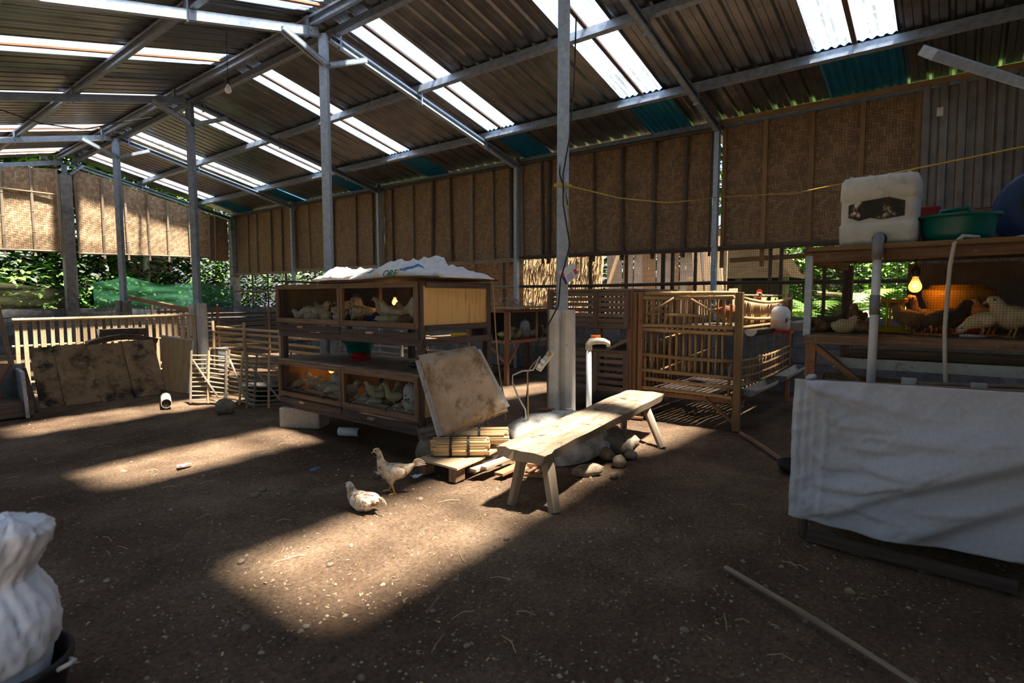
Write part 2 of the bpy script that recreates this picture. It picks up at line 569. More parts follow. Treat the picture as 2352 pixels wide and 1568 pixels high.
mat('plastic_orange', [(0.60, 0.27, 0.008), (0.72, 0.38, 0.015)], scale=6, rough=0.45, bump=0.02)
mat('valve_orange', [(0.75, 0.16, 0.03), (0.85, 0.22, 0.05)], scale=6, rough=0.4, bump=0.02)
mat('plastic_black', [(0.008, 0.008, 0.009), (0.02, 0.02, 0.022)], scale=6, rough=0.5, bump=0.03)
mat('bucket_black', [(0.008, 0.008, 0.009), (0.03, 0.03, 0.032)], scale=12, rough=0.7, bump=0.1)
mat('jug_white', [(0.62, 0.68, 0.72), (0.78, 0.82, 0.85)], scale=4, rough=0.4, bump=0.02)
mat('jug_water', [(0.50, 0.42, 0.38), (0.58, 0.50, 0.46)], scale=4, rough=0.35, bump=0.02)
mat('jerrican', [(0.46, 0.50, 0.50), (0.66, 0.69, 0.69)], scale=7, rough=0.5, bump=0.05, stain=(0.24, 0.25, 0.20), stain_scale=6, stain_lo=0.55, stain_hi=0.75)
mat('label_torn', [(0.012, 0.011, 0.010), (0.018, 0.016, 0.014), (0.10, 0.07, 0.025), (0.60, 0.60, 0.57)], scale=16, rough=0.6, bump=0.05, lo=0.46, hi=0.66)
mat('pvc_white', [(0.58, 0.62, 0.66), (0.74, 0.77, 0.80)], scale=12, rough=0.45, bump=0.02, stain=(0.36, 0.30, 0.20), stain_scale=10, stain_lo=0.62, stain_hi=0.74)
mat('pvc_grey', [(0.16, 0.18, 0.20), (0.24, 0.26, 0.29)], scale=12, rough=0.45, bump=0.02)
mat('pvc_dirty', [(0.38, 0.34, 0.27), (0.60, 0.56, 0.48)], scale=14, rough=0.7, bump=0.1)
mat('pipe_inside', [(0.05, 0.035, 0.025), (0.10, 0.07, 0.05)], scale=14, rough=0.9, bump=0.1)
mat('wire', [(0.10, 0.10, 0.10), (0.16, 0.16, 0.16)], scale=5, rough=0.6, metal=0.5, bump=0)
mat('wire_dark', [(0.025, 0.022, 0.02), (0.04, 0.036, 0.033)], scale=5, rough=0.7, bump=0)
mat('cable_black', [(0.01, 0.01, 0.01), (0.02, 0.02, 0.02)], scale=5, rough=0.5, bump=0)
mat('cable_white', [(0.45, 0.43, 0.38), (0.58, 0.56, 0.50)], scale=5, rough=0.5, bump=0)
mat('cable_tan', [(0.30, 0.20, 0.10), (0.42, 0.30, 0.16)], scale=5, rough=0.6, bump=0)
mat('string_yellow', [(0.42, 0.27, 0.03), (0.58, 0.40, 0.06)], scale=5, rough=0.7, bump=0)
mat('socket_cream', [(0.66, 0.60, 0.42), (0.78, 0.72, 0.54)], scale=5, rough=0.45, bump=0)
mat('plug_white', [(0.75, 0.75, 0.76), (0.85, 0.85, 0.86)], scale=5, rough=0.4, bump=0)
mat('card_white', [(0.62, 0.68, 0.76), (0.82, 0.85, 0.90)], scale=6, rough=0.6, bump=0)
mat('card_red', [(0.55, 0.04, 0.10), (0.70, 0.10, 0.18)], scale=6, rough=0.6, bump=0)
mat('card_navy', [(0.02, 0.03, 0.16), (0.04, 0.06, 0.24)], scale=6, rough=0.6, bump=0)
mat('carton', [(0.26, 0.16, 0.08), (0.36, 0.24, 0.13)], scale=6, rough=0.85, bump=0.05)
mat('carton_red', [(0.24, 0.012, 0.012), (0.32, 0.03, 0.03)], scale=6, rough=0.7, bump=0.05)
mat('paper_blue', [(0.05, 0.17, 0.32), (0.10, 0.26, 0.45)], scale=12, rough=0.7, bump=0.1)
mat('paper_sky', [(0.36, 0.58, 0.70), (0.52, 0.72, 0.82)], scale=12, rough=0.7, bump=0.1)
mat('paper_white', [(0.55, 0.57, 0.58), (0.72, 0.74, 0.75)], scale=12, rough=0.7, bump=0.1)
mat('thatch', [(0.22, 0.14, 0.06), (0.70, 0.54, 0.32)], scale=1, stretch=(3, 42), rough=0.9, bump=0.5)
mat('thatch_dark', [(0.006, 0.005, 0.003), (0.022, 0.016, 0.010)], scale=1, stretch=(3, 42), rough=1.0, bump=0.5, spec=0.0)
mat('board_white', [(0.40, 0.38, 0.34), (0.62, 0.59, 0.54)], scale=1, stretch=(20, 2), rough=0.85, bump=0.1)
mat('board_tan', [(0.34, 0.24, 0.15), (0.50, 0.37, 0.25)], scale=1, stretch=(20, 2), rough=0.85, bump=0.1)
mat('bark', [(0.16, 0.13, 0.10), (0.60, 0.55, 0.46)], scale=9, rough=0.95, bump=0.6, lo=0.38, hi=0.62)
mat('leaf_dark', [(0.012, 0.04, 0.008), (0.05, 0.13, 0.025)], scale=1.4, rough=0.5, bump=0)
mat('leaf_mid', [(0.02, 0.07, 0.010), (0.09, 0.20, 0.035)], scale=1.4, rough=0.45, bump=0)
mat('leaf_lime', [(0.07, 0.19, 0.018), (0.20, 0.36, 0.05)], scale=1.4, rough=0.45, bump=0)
for _n in ('leaf_dark', 'leaf_mid', 'leaf_lime'):
    MAT[_n].node_tree.nodes['Principled BSDF'].inputs['Subsurface Weight'].default_value = 0.0
mat('outdoor_soil', [(0.06, 0.045, 0.03), (0.16, 0.13, 0.08)], scale=1.5, rough=1.0, bump=0.5, stain=(0.05, 0.09, 0.02), stain_scale=0.8)
mat('chick_cream', [(0.68, 0.62, 0.47), (0.90, 0.86, 0.74)], scale=38, rough=0.9, bump=0.3, bump_dist=0.004, vary=0.15)
mat('chick_yellow', [(0.64, 0.53, 0.29), (0.88, 0.80, 0.54)], scale=38, rough=0.9, bump=0.3, bump_dist=0.004, vary=0.15)
mat('chick_brown', [(0.13, 0.07, 0.03), (0.40, 0.24, 0.11)], scale=24, rough=0.9, bump=0.3, bump_dist=0.004, vary=0.2)
mat('chick_dark', [(0.03, 0.02, 0.015), (0.12, 0.08, 0.05)], scale=24, rough=0.9, bump=0.3, bump_dist=0.004, vary=0.2)
mat('hen_cream', [(0.36, 0.22, 0.11), (0.66, 0.52, 0.36), (0.82, 0.73, 0.58)], scale=26, rough=0.85, bump=0.9, bump_dist=0.01, lo=0.36, hi=0.60)
mat('hen_head', [(0.50, 0.36, 0.22), (0.70, 0.56, 0.40)], scale=40, rough=0.85, bump=0.5, bump_dist=0.004)
mat('hen_white', [(0.16, 0.09, 0.05), (0.62, 0.48, 0.34), (0.82, 0.77, 0.70)], scale=26, rough=0.85, bump=0.9, bump_dist=0.01, lo=0.38, hi=0.56)
mat('hen_red', [(0.12, 0.03, 0.012), (0.34, 0.11, 0.035)], scale=22, rough=0.8, bump=0.5, bump_dist=0.006)
mat('rooster', [(0.05, 0.03, 0.012), (0.30, 0.19, 0.07)], scale=30, rough=0.7, bump=0.5, bump_dist=0.006)
mat('feather_black', [(0.008, 0.012, 0.012), (0.03, 0.04, 0.04)], scale=30, rough=0.5, bump=0.3)
mat('skin_pink', [(0.60, 0.28, 0.28), (0.74, 0.45, 0.45)], scale=30, rough=0.7, bump=0.3)
mat('comb_red', [(0.42, 0.01, 0.02), (0.58, 0.04, 0.05)], scale=30, rough=0.5, bump=0.2)
mat('beak', [(0.52, 0.32, 0.14), (0.66, 0.44, 0.22)], scale=30, rough=0.5, bump=0)
mat('shank', [(0.55, 0.33, 0.08), (0.70, 0.46, 0.16)], scale=30, rough=0.6, bump=0.1)
mat('eye', [(0.01, 0.008, 0.006), (0.015, 0.01, 0.008)], scale=30, rough=0.15, bump=0)
mat('duck_yellow', [(0.10, 0.07, 0.03), (0.72, 0.60, 0.30)], scale=14, rough=0.9, bump=0.3, bump_dist=0.004, lo=0.36, hi=0.54)
mat('duck_bill', [(0.50, 0.34, 0.28), (0.66, 0.48, 0.40)], scale=20, rough=0.4, bump=0)
mat('litter_floor', [(0.07, 0.05, 0.035), (0.20, 0.15, 0.10)], scale=24, rough=1.0, bump=0.6)
mat('bulb_white', [(0.8, 0.82, 0.85), (0.86, 0.88, 0.9)], scale=4, rough=0.3, bump=0)
mat('holder_black', [(0.012, 0.012, 0.012), (0.03, 0.03, 0.03)], scale=4, rough=0.4, bump=0)
glow('filament', (1.0, 0.45, 0.10), 70.0)
sheer('bulb_glass', (1.0, 0.62, 0.25), 0.72, tint=(1.0, 0.72, 0.36), lucent=0.7, gloss=0.08, rough=0.05)
mat('wood_chip', [(0.15, 0.105, 0.065), (0.33, 0.245, 0.16)], scale=4, rough=0.9, bump=0)
mat('pebble', [(0.20, 0.15, 0.11), (0.44, 0.35, 0.26)], scale=3, rough=0.9, bump=0.2)


def soil_material():
    m = bpy.data.materials.new('soil')
    m.use_nodes = True
    nt = m.node_tree
    N, L = nt.nodes, nt.links
    b = N['Principled BSDF']
    tc = N.new('ShaderNodeTexCoord')
    big = N.new('ShaderNodeTexNoise')
    big.inputs['Scale'].default_value = 0.9
    big.inputs['Detail'].default_value = 8
    big.inputs['Roughness'].default_value = 0.65
    fine = N.new('ShaderNodeTexNoise')
    fine.inputs['Scale'].default_value = 55
    fine.inputs['Detail'].default_value = 6
    fine.inputs['Roughness'].default_value = 0.75
    vor = N.new('ShaderNodeTexVoronoi')
    vor.inputs['Scale'].default_value = 62
    for n in (big, fine, vor):
        L.new(tc.outputs['Object'], n.inputs['Vector'])
    r1 = _ramp(nt, [(0.092, 0.058, 0.037), (0.178, 0.120, 0.079), (0.295, 0.208, 0.140)], 0.34, 0.66)
    L.new(big.outputs['Fac'], r1.inputs['Fac'])
    r2 = _ramp(nt, [(0.30, 0.30, 0.30), (1.0, 1.0, 1.0), (1.5, 1.45, 1.4)], 0.32, 0.70)
    L.new(fine.outputs['Fac'], r2.inputs['Fac'])
    mx = N.new('ShaderNodeMixRGB')
    mx.blend_type = 'MULTIPLY'
    mx.inputs[0].default_value = 0.85
    L.new(r1.outputs[0], mx.inputs[1])
    L.new(r2.outputs[0], mx.inputs[2])
    # pale grains (chips of wood and grit)
    mr = N.new('ShaderNodeMapRange')
    mr.inputs['From Min'].default_value = 0.93
    mr.inputs['From Max'].default_value = 0.97
    sp = N.new('ShaderNodeSeparateColor')
    L.new(vor.outputs['Color'], sp.inputs[0])
    L.new(sp.outputs[0], mr.inputs['Value'])
    dm = N.new('ShaderNodeMapRange')
    dm.inputs['From Min'].default_value = 0.36
    dm.inputs['From Max'].default_value = 0.22
    L.new(vor.outputs['Distance'], dm.inputs['Value'])
    ml = N.new('ShaderNodeMath')
    ml.operation = 'MULTIPLY'
    L.new(mr.outputs[0], ml.inputs[0])
    L.new(dm.outputs[0], ml.inputs[1])
    mg = N.new('ShaderNodeMixRGB')
    mg.inputs[2].default_value = (0.46, 0.37, 0.27, 1)
    L.new(ml.outputs[0], mg.inputs[0])
    L.new(mx.outputs[0], mg.inputs[1])
    L.new(mg.outputs[0], b.inputs['Base Color'])
    b.inputs['Roughness'].default_value = 0.95
    b.inputs['Specular IOR Level'].default_value = 0.2
    bp = N.new('ShaderNodeBump')
    bp.inputs['Strength'].default_value = 0.9
    bp.inputs['Distance'].default_value = 0.018
    ad = N.new('ShaderNodeMath')
    ad.operation = 'ADD'
    L.new(fine.outputs['Fac'], ad.inputs[0])
    L.new(ml.outputs[0], ad.inputs[1])
    L.new(ad.outputs[0], bp.inputs['Height'])
    L.new(bp.outputs[0], b.inputs['Normal'])
    MAT['soil'] = m


soil_material()


def weave_material(name, cols, stain, w=0.034, stain_lo=0.5, over=4):
    """plaited bamboo: twill of flat strips; the UVs are in metres."""
    m = bpy.data.materials.new(name)
    m.use_nodes = True
    nt = m.node_tree
    N, L = nt.nodes, nt.links
    b = N['Principled BSDF']
    tc = N.new('ShaderNodeTexCoord')
    sx = N.new('ShaderNodeSeparateXYZ')
    L.new(tc.outputs['UV'], sx.inputs[0])

    def mth(op, a, c=None, val=None):
        n = N.new('ShaderNodeMath')
        n.operation = op
        for k, q in ((0, a), (1, c)):
            if q is None:
                continue
            if isinstance(q, (int, float)):
                n.inputs[k].default_value = q
            else:
                L.new(q, n.inputs[k])
        return n.outputs[0]
    wob = N.new('ShaderNodeTexNoise')
    wob.inputs['Scale'].default_value = 5
    L.new(tc.outputs['UV'], wob.inputs['Vector'])
    wv = mth('MULTIPLY', mth('SUBTRACT', wob.outputs['Fac'], 0.5), 0.9)
    u = mth('ADD', mth('DIVIDE', sx.outputs[0], w), wv)
    v = mth('ADD', mth('DIVIDE', sx.outputs[1], w), wv)
    iu, iv = mth('FLOOR', u), mth('FLOOR', v)
    s = mth('ADD', iu, iv)
    hor = mth('LESS_THAN', mth('FLOORED_MODULO', s, over), over / 2)
    seg = mth('FLOOR', mth('DIVIDE', s, over))
    wn1 = N.new('ShaderNodeTexWhiteNoise')
    wn1.noise_dimensions = '2D'
    cb = N.new('ShaderNodeCombineXYZ')
    L.new(iv, cb.inputs[0])
    L.new(seg, cb.inputs[1])
    L.new(cb.outputs[0], wn1.inputs['Vector'])
    wn2 = N.new('ShaderNodeTexWhiteNoise')
    wn2.noise_dimensions = '2D'
    cb2 = N.new('ShaderNodeCombineXYZ')
    L.new(mth('ADD', iu, 77.0), cb2.inputs[0])
    L.new(seg, cb2.inputs[1])
    L.new(cb2.outputs[0], wn2.inputs['Vector'])
    fr = mth('ADD', mth('MULTIPLY', hor, mth('FRACT', v)), mth('MULTIPLY', mth('SUBTRACT', 1.0, hor), mth('FRACT', u)))
    rnd = mth('ADD', mth('MULTIPLY', hor, wn1.outputs['Value']), mth('MULTIPLY', mth('SUBTRACT', 1.0, hor), wn2.outputs['Value']))
    prof = mth('SUBTRACT', 1.0, mth('POWER', mth('ABSOLUTE', mth('SUBTRACT', mth('MULTIPLY', fr, 2.0), 1.0)), 4.0))
    r = _ramp(nt, cols, 0.0, 1.0)
    L.new(rnd, r.inputs['Fac'])
    dk = N.new('ShaderNodeMixRGB')
    dk.blend_type = 'MULTIPLY'
    L.new(mth('SUBTRACT', 1.0, prof), dk.inputs[0])
    L.new(r.outputs[0], dk.inputs[1])
    dk.inputs[2].default_value = (0.45, 0.42, 0.38, 1)
    ns = N.new('ShaderNodeTexNoise')
    ns.inputs['Scale'].default_value = 1.6
    ns.inputs['Detail'].default_value = 7
    ns.inputs['Roughness'].default_value = 0.7
    L.new(tc.outputs['UV'], ns.inputs['Vector'])
    mr = N.new('ShaderNodeMapRange')
    mr.inputs['From Min'].default_value = stain_lo
    mr.inputs['From Max'].default_value = stain_lo + 0.2
    mr.inputs['To Max'].default_value = 0.7
    L.new(ns.outputs['Fac'], mr.inputs['Value'])
    mx = N.new('ShaderNodeMixRGB')
    mx.inputs[2].default_value = (*stain, 1)
    L.new(mr.outputs[0], mx.inputs[0])
    L.new(dk.outputs[0], mx.inputs[1])
    L.new(mx.outputs[0], b.inputs['Base Color'])
    b.inputs['Roughness'].default_value = 0.65
    bp = N.new('ShaderNodeBump')
    bp.inputs['Strength'].default_value = 0.6
    bp.inputs['Distance'].default_value = 0.006
    L.new(mth('ADD', prof, mth('MULTIPLY', rnd, 0.6)), bp.inputs['Height'])
    L.new(bp.outputs[0], b.inputs['Normal'])
    MAT[name] = m


weave_material('weave', [(0.22, 0.145, 0.08), (0.28, 0.188, 0.107), (0.37, 0.255, 0.15)], (0.14, 0.09, 0.055), w=0.028)
weave_material('weave_lit', [(0.34, 0.225, 0.13), (0.46, 0.32, 0.195), (0.60, 0.45, 0.29)], (0.28, 0.18, 0.10), w=0.04, stain_lo=0.56)  # lighter plait colours stand for the light falling on the gable
weave_material('weave_brown', [(0.17, 0.105, 0.055), (0.225, 0.142, 0.076), (0.30, 0.195, 0.108)], (0.10, 0.06, 0.038), w=0.030)

# ================================================================ the shed
RX, SLOPE, RZ = 4.0, 0.24, 4.45
POST_Y = [2.655, 6.0, 9.64, 12.95, 16.13]
STRIPS = [(0.64, 1.38), (3.05, 3.63), (5.37, 5.92), (7.72, 8.27), (10.1, 10.68), (12.55, 13.15), (15.15, 15.82)]
Y0R, Y1R = -3.2, 16.35


def zr(x):
    return RZ - SLOPE * abs(x - RX)


def ground_h(x, y):
    h = 0.022 * nz(x, y, 3.0, 0.55) + 0.014 * nz(x, y, 9.0, 2.1) + 0.009 * nz(x, y, 1.0, 6.0)
    return h - 0.012


# ---- ground: one displaced surface, finer near the camera
def ground():
    xs = []
    x = -4.0
    while x < 9.6:
        xs.append(x)
        x += 0.05 if 0.2 < x < 5.6 else 0.16
    ys = []
    y = -4.0
    while y < 18.6:
        ys.append(y)
        y += 0.05 if 0.0 < y < 6.6 else 0.16
    mb = MB()
    for a in xs:
        for c in ys:
            mb.v.append(Vector((a, c, ground_h(a, c) + 0.006 * nz(a, c, 5.0, 13.0))))
    n = len(ys)
    for i in range(len(xs) - 1):
        for j in range(n - 1):
            mb.face([i * n + j, (i + 1) * n + j, (i + 1) * n + j + 1, i * n + j + 1])
    o = mb.build('floor', 'soil', smooth=True)
    tag(o, 'trodden brown earth floor strewn with wood chips and grit', 'floor', kind='structure')


ground()

# ---- roof
roof = thing('ceiling', 'pitched roof of grey metal sheets with clear strips on steel frame', 'roof', kind='structure')


def metal_sheet(y0, y1, x0, x1, name='roof_sheet', m='roof_metal', wave=None, dz=0.0):
    mb = MB()
    prof = []
    if wave:
        n = max(2, round((y1 - y0) / wave) * 8)
        prof = [(y0 + (y1 - y0) * k / n, 0.012 * math.sin(2 * PI * (y0 + (y1 - y0) * k / n) / wave)) for k in range(n + 1)]
    else:
        k = max(1, round((y1 - y0) / 0.21))
        p = (y1 - y0) / k
        for i in range(k):
            for t, h in ((0.0, 0.0), (0.30, 0.0), (0.33, 0.006), (0.36, 0.0), (0.66, 0.0), (0.76, 0.032), (0.90, 0.032)):
                prof.append((y0 + (i + t) * p, h))
        prof.append((y1, 0.0))
    nx = 6
    n = len(prof)
    for i in range(nx + 1):
        x = x0 + (x1 - x0) * i / nx
        for y, h in prof:
            mb.v.append(Vector((x, y, zr(x) + h + dz)))
    sg = 1 if x1 > x0 else -1
    for i in range(nx):
        for j in range(n - 1):
            q = [i * n + j, (i + 1) * n + j, (i + 1) * n + j + 1, i * n + j + 1]
            mb.face(q if sg > 0 else q[::-1], [(abs(mb.v[k].x - RX), mb.v[k].y) for k in (q if sg > 0 else q[::-1])])
    return mb.build(name, m, roof, smooth=bool(wave))


edges = [Y0R] + [e for s in STRIPS for e in s] + [Y1R]
for k in range(0, len(edges), 2):
    a, c = edges[k], edges[k + 1]
    n = max(1, round((c - a) / 0.85))
    for i in range(n):
        y0, y1 = a + (c - a) * i / n, a + (c - a) * (i + 1) / n
        if y1 - y0 < 0.1:
            continue
        metal_sheet(y0, y1 + 0.01, RX + 0.06, 8.15)
        metal_sheet(y0, y1 + 0.01, RX - 0.06, -0.75)
for (a, c) in STRIPS:
    mid = (a + c) / 2
    for y0, y1 in ((a, mid - 0.012), (mid + 0.012, c)):
        metal_sheet(y0, y1, RX + 0.06, 6.86, 'skylight_sheet', 'skylight', 0.07, 0.012)
        metal_sheet(y0, y1, RX - 0.06, 1.32, 'skylight_sheet', 'skylight', 0.07, 0.012)
    metal_sheet(a - 0.01, c + 0.01, 6.80, 8.15, 'teal_sheet', 'teal', 0.08, -0.01)
    metal_sheet(a - 0.01, c + 0.01, 1.38, -0.75, 'roof_sheet', 'roof_metal')
    MB().beam((RX + 0.1, mid, zr(RX + 0.1) - 0.012), (6.84, mid, zr(6.84) - 0.012), 0.045, 0.02).build('seam_lath', 'wood_dark', roof)
    MB().beam((RX - 0.1, mid + 0.03, zr(RX - 0.1) - 0.012), (1.34, mid - 0.02, zr(1.34) - 0.012), 0.05, 0.02).build('seam_lath', 'wood_red', roof)
mbr = MB()
for s in (-1, 1):
    mbr.beam((RX + s * 0.12, Y0R, RZ + 0.055), (RX + s * 0.12, Y1R, RZ + 0.055), 0.30, 0.012, (s * SLOPE, 0, 1))
mbr.build('ridge_cap', 'roof_metal', roof)


def channel(mb, p0, p1, w, h, up=(0, 0, 1), lip=0.012):
    """open C section bar."""
    p0, p1, up = Vector(p0), Vector(p1), Vector(up).normalized()
    d = (p1 - p0).normalized()
    s = d.cross(up).normalized()
    u = s.cross(d).normalized()
    t = 0.008
    mb.beam(p0 - s * (w / 2), p1 - s * (w / 2), t, h, u)
    mb.beam(p0 + u * (h / 2 - t / 2), p1 + u * (h / 2 - t / 2), w, t, u)
    mb.beam(p0 - u * (h / 2 - t / 2), p1 - u * (h / 2 - t / 2), w, t, u)
    for q in (h / 2 - lip, -h / 2 + lip):
        mb.beam(p0 + s * (w / 2) + u * q, p1 + s * (w / 2) + u * q, t, lip * 2, u)
    return mb


for dx in (0.17, 1.46, 2.83, 3.75):
    for s in (-1, 1):
        x = RX + s * dx
        n = (s * SLOPE, 0, 1)
        mb = channel(MB(), (x, Y0R + 0.1, zr(x) - 0.075), (x, Y1R - 0.1, zr(x) - 0.075), s * 0.055, 0.10, n)
        mb.build('purlin', 'steel', roof)
for k, py in enumerate([-0.69] + POST_Y):
    for s in (-1, 1):
        xe = RX + s * 3.95
        n = (s * SLOPE, 0, 1)
        mb = channel(MB(), (RX + s * 0.08, py, zr(RX + 0.08) - 0.18), (xe, py, zr(xe) - 0.18), 0.06, 0.095, n)
        mb.build('rafter', 'steel_light' if k in (2, 4) else 'steel', roof)
        for dx in (0.17, 1.46, 2.83):
            x = RX + s * dx
            MB().beam((x + s * 0.045, py, zr(x) - 0.03), (x + s * 0.045, py, zr(x) - 0.26), 0.07, 0.02, (1, 0, 0)).build('bracket', 'steel', roof)
for py in POST_Y[1:4]:
    for s in (-1, 1):
        mb = channel(MB(), (RX + s * 0.03, py - 0.05, 3.90), (RX + s * 0.55, py - 0.05, zr(RX + 0.55) - 0.20), 0.05, 0.085, (0, 1, 0))
        mb.build('brace', 'steel_light', roof)

# ---- pillars: steel posts on grooved concrete stubs
def stub(mb, x, y, z0, z1, w, rot=0.0):
    P = [(-0.5, -0.36), (-0.30, -0.5), (-0.15, -0.42), (-0.02, -0.14), (0.11, -0.42), (0.34, -0.5), (0.5, -0.32), (0.5, 0.34), (0.36, 0.5), (-0.36, 0.5), (-0.5, 0.34)]
    n = len(P)
    b = len(mb.v)
    c, s = math.cos(rot), math.sin(rot)
    for z, k in ((z0, 1.06), (z1, 0.98)):
        for px_, py_ in P:
            mb.v.append(Vector((x + (px_ * c - py_ * s) * w * k, y + (px_ * s + py_ * c) * w * k, z)))
    for i in range(n):
        j = (i + 1) % n
        mb.face([b + i, b + j, b + n + j, b + n + i])
    mb.face([b + n + i for i in range(n)])
    mb.face([b + i for i in reversed(range(n))])
    return mb


PIL = [
    ('grey steel post rising from concrete stub on white boulder beside the bench', 0.26, 1.10),
    ('grey steel post passing behind the two-tier brooder with white sacks', 0.0, 1.10),
    ('grey steel post on square concrete stub at end of pale bamboo fence', 0.0, 1.11),
    ('slim dark steel post on concrete stub in front of green netting', 0.0, 1.15),
]
for (lab, z0, z1), py in zip(PIL, POST_Y[:4]):
    t = thing('pillar', lab, 'pillar', (RX, py, 0), kind='structure')
    stub(MB(), RX, py, z0 - 0.03, z1, 0.215, -0.9).build('concrete_stub', 'concrete_lit_pale' if py < 4 or 9 < py < 10 else 'concrete', t, bevel=0.006)  # first and third stubs lightened in colour as if sunlit
    m = 'steel_light' if py < 7 else 'steel'
    channel(MB(), (RX, py, z1 - 0.02), (RX, py, RZ - 0.20), 0.085, 0.09, (0.62, -0.78, 0)).build('steel_post', m, t)
t = thing('pillar', 'tall square concrete gable pillar with short steel post on top', 'pillar', (3.95, 16.13, 0), kind='structure')
MB().box((3.95, 16.13, 1.99), (0.22, 0.22, 3.98)).build('concrete_column', 'concrete', t, bevel=0.012)
MB().box((3.95, 16.13, 4.09), (0.09, 0.09, 0.24)).build('steel_post', 'steel', t)
MB().beam((4.02, 16.0, 3.98), (4.28, 16.0, 4.22), 0.05, 0.06, (0, 1, 0)).build('brace', 'steel', t)
for z in (2.36, 1.45):
    MB().tube([(3.95 + 0.125 * math.cos(a), 16.13 + 0.125 * math.sin(a), z + 0.01 * math.sin(a)) for a in [PI / 4 + k * PI / 2 for k in range(5)]], 0.004, 4).build('tie_wire', 'wire_dark', t)
t = thing('pillar', 'concrete corner pillar where gable wall meets the long bamboo wall', 'pillar', (7.72, 16.13, 0), kind='structure')
MB().box((7.72, 16.13, 1.70), (0.20, 0.20, 3.40)).build('concrete_column', 'concrete', t, bevel=0.012)
for z in (2.05, 1.82):
    MB().tube([(7.72 + 0.15 * math.cos(a), 16.13 + 0.15 * math.sin(a), z) for a in [PI / 4 + k * PI / 2 for k in range(5)]], 0.008, 4).build('tie_wire', 'wire_dark', t)

# ---- right-hand wall
XW = 7.78
wr = thing('wall_right', 'long wall of plaited bamboo panels above wire mesh and grey blocks', 'wall', (XW, 6, 0), kind='structure')


def panel(parent, fn, nu, nv, uvs, m, name='woven_panel', thick=0.012):
    return MB().sheet(nu, nv, fn, thick, uvs).build(name, m, parent, smooth=False)


def wall_panel(y0, y1, z0, z1, m, seed, x=XW):
    def fn(u, v):
        y = y0 + (y1 - y0) * u
        z = z0 + (z1 - z0) * v
        return (x + 0.012 * nz(y, z, seed, 2.2), y, z + (0.012 * nz(y, seed, 0, 3) if v < 0.02 else 0))
    panel(wr, fn, max(2, int((y1 - y0) / 0.12)), 8, (y1 - y0, z1 - z0), m)


# woven panels, one per pair of battens
BAT = [16.0, 15.37, 14.9, 14.12, 13.6, 12.98, 12.38, 11.39, 10.54, 9.94, 9.62, 9.3, 8.7, 8.14, 7.61, 7.11, 6.59, 6.18, 5.95, 5.52, 5.41, 4.55, 4.07, 3.58, 3.13, 2.76]
pan = [(16.0, 14.5), (14.5, 12.98), (12.98, 11.4), (11.4, 9.66), (9.62, 8.14), (8.14, 6.6), (6.6, 6.0), (5.98, 5.45), (5.45, 4.07), (4.07, 2.76)]
for k, (a, c) in enumerate(pan):
    wall_panel(c, a, 1.86, 3.46, 'weave' if k not in (8, 9) else 'weave_brown', k * 3.3)
for k, (a, c) in enumerate([(2.60, 2.08), (2.08, 1.55), (1.55, 1.03), (1.03, 0.50)]):
    wall_panel(c, a, 1.84, 3.50, 'weave_brown', 40 + k * 3.1)
for y in BAT:
    w = random.choice((0.035, 0.045, 0.06)) if y < 9 else 0.035
    MB().bamboo((XW - 0.045, y, 1.76), (XW - 0.045, y + random.uniform(-0.04, 0.04), 3.44), w * 0.55, 6, 0.42).build(
        'batten', 'bamboo_dark' if random.random() < 0.55 or y < 5 else 'bamboo_grey', wr)
for y in (2.59, 2.08, 1.55, 1.03, 0.51, -0.05):
    MB().beam((XW - 0.035, y, 1.60), (XW - 0.035, y, 3.52), 0.05, 0.03, (1, 0, 0)).build('timber_batten', 'wood_timber', wr)
MB().beam((XW - 0.055, 2.62, 3.50), (XW - 0.055, -2.9, 3.50), 0.03, 0.06).build('timber_rail', 'wood_timber', wr)
MB().beam((XW - 0.055, 2.60, 1.86), (XW - 0.055, 0.5, 1.86), 0.03, 0.05).build('timber_rail', 'wood_timber', wr)
for z, r in ((3.44, 0.028), (1.86, 0.034), (1.39, 0.026)):
    for a, c in ((16.05, 12.9), (12.95, 9.6), (9.66, 5.9), (6.05, 2.6), (2.7, -0.6)):
        if z > 3 and a < 3:
            continue
        MB().bamboo((XW - 0.085, a, z + random.uniform(-0.015, 0.015)), (XW - 0.085, c, z + random.uniform(-0.015, 0.015)), r, 7, 0.35, 0.01).build(
            'rail_pole', 'bamboo_grey' if a > 8 and z < 3 else 'bamboo_dark', wr)
for y in (15.2, 14.4, 13.5, 12.2, 11.4, 10.6, 8.9, 7.9, 7.0, 6.35, 5.2, 4.62, 4.0, 3.42, 3.28, 2.95, 1.98, 1.85, 1.36):
    MB().bamboo((XW - 0.03, y, 0.9), (XW - 0.03, y, 1.86), random.uniform(0.018, 0.034), 6, 0.4).build('stud', 'bamboo_dark', wr)
MB().beam((XW + 0.02, 2.5, 1.70), (XW + 0.02, 0.4, 1.74), 0.03, 0.06).build('timber_rail', 'wood_timber', wr)
for a, c in ((2.7, 6.0), (6.0, 9.6), (9.6, 16.0), (-0.6, 2.7)):
    sp = 0.026 if a < 6 else 0.05
    tag(MB().wires((XW + 0.03, a, 0.96), (0, c - a, 0), (0, 0, 0.92), sp, sp, 0.0011).build('wire_mesh', 'wire_dark', wr), kind='stuff')
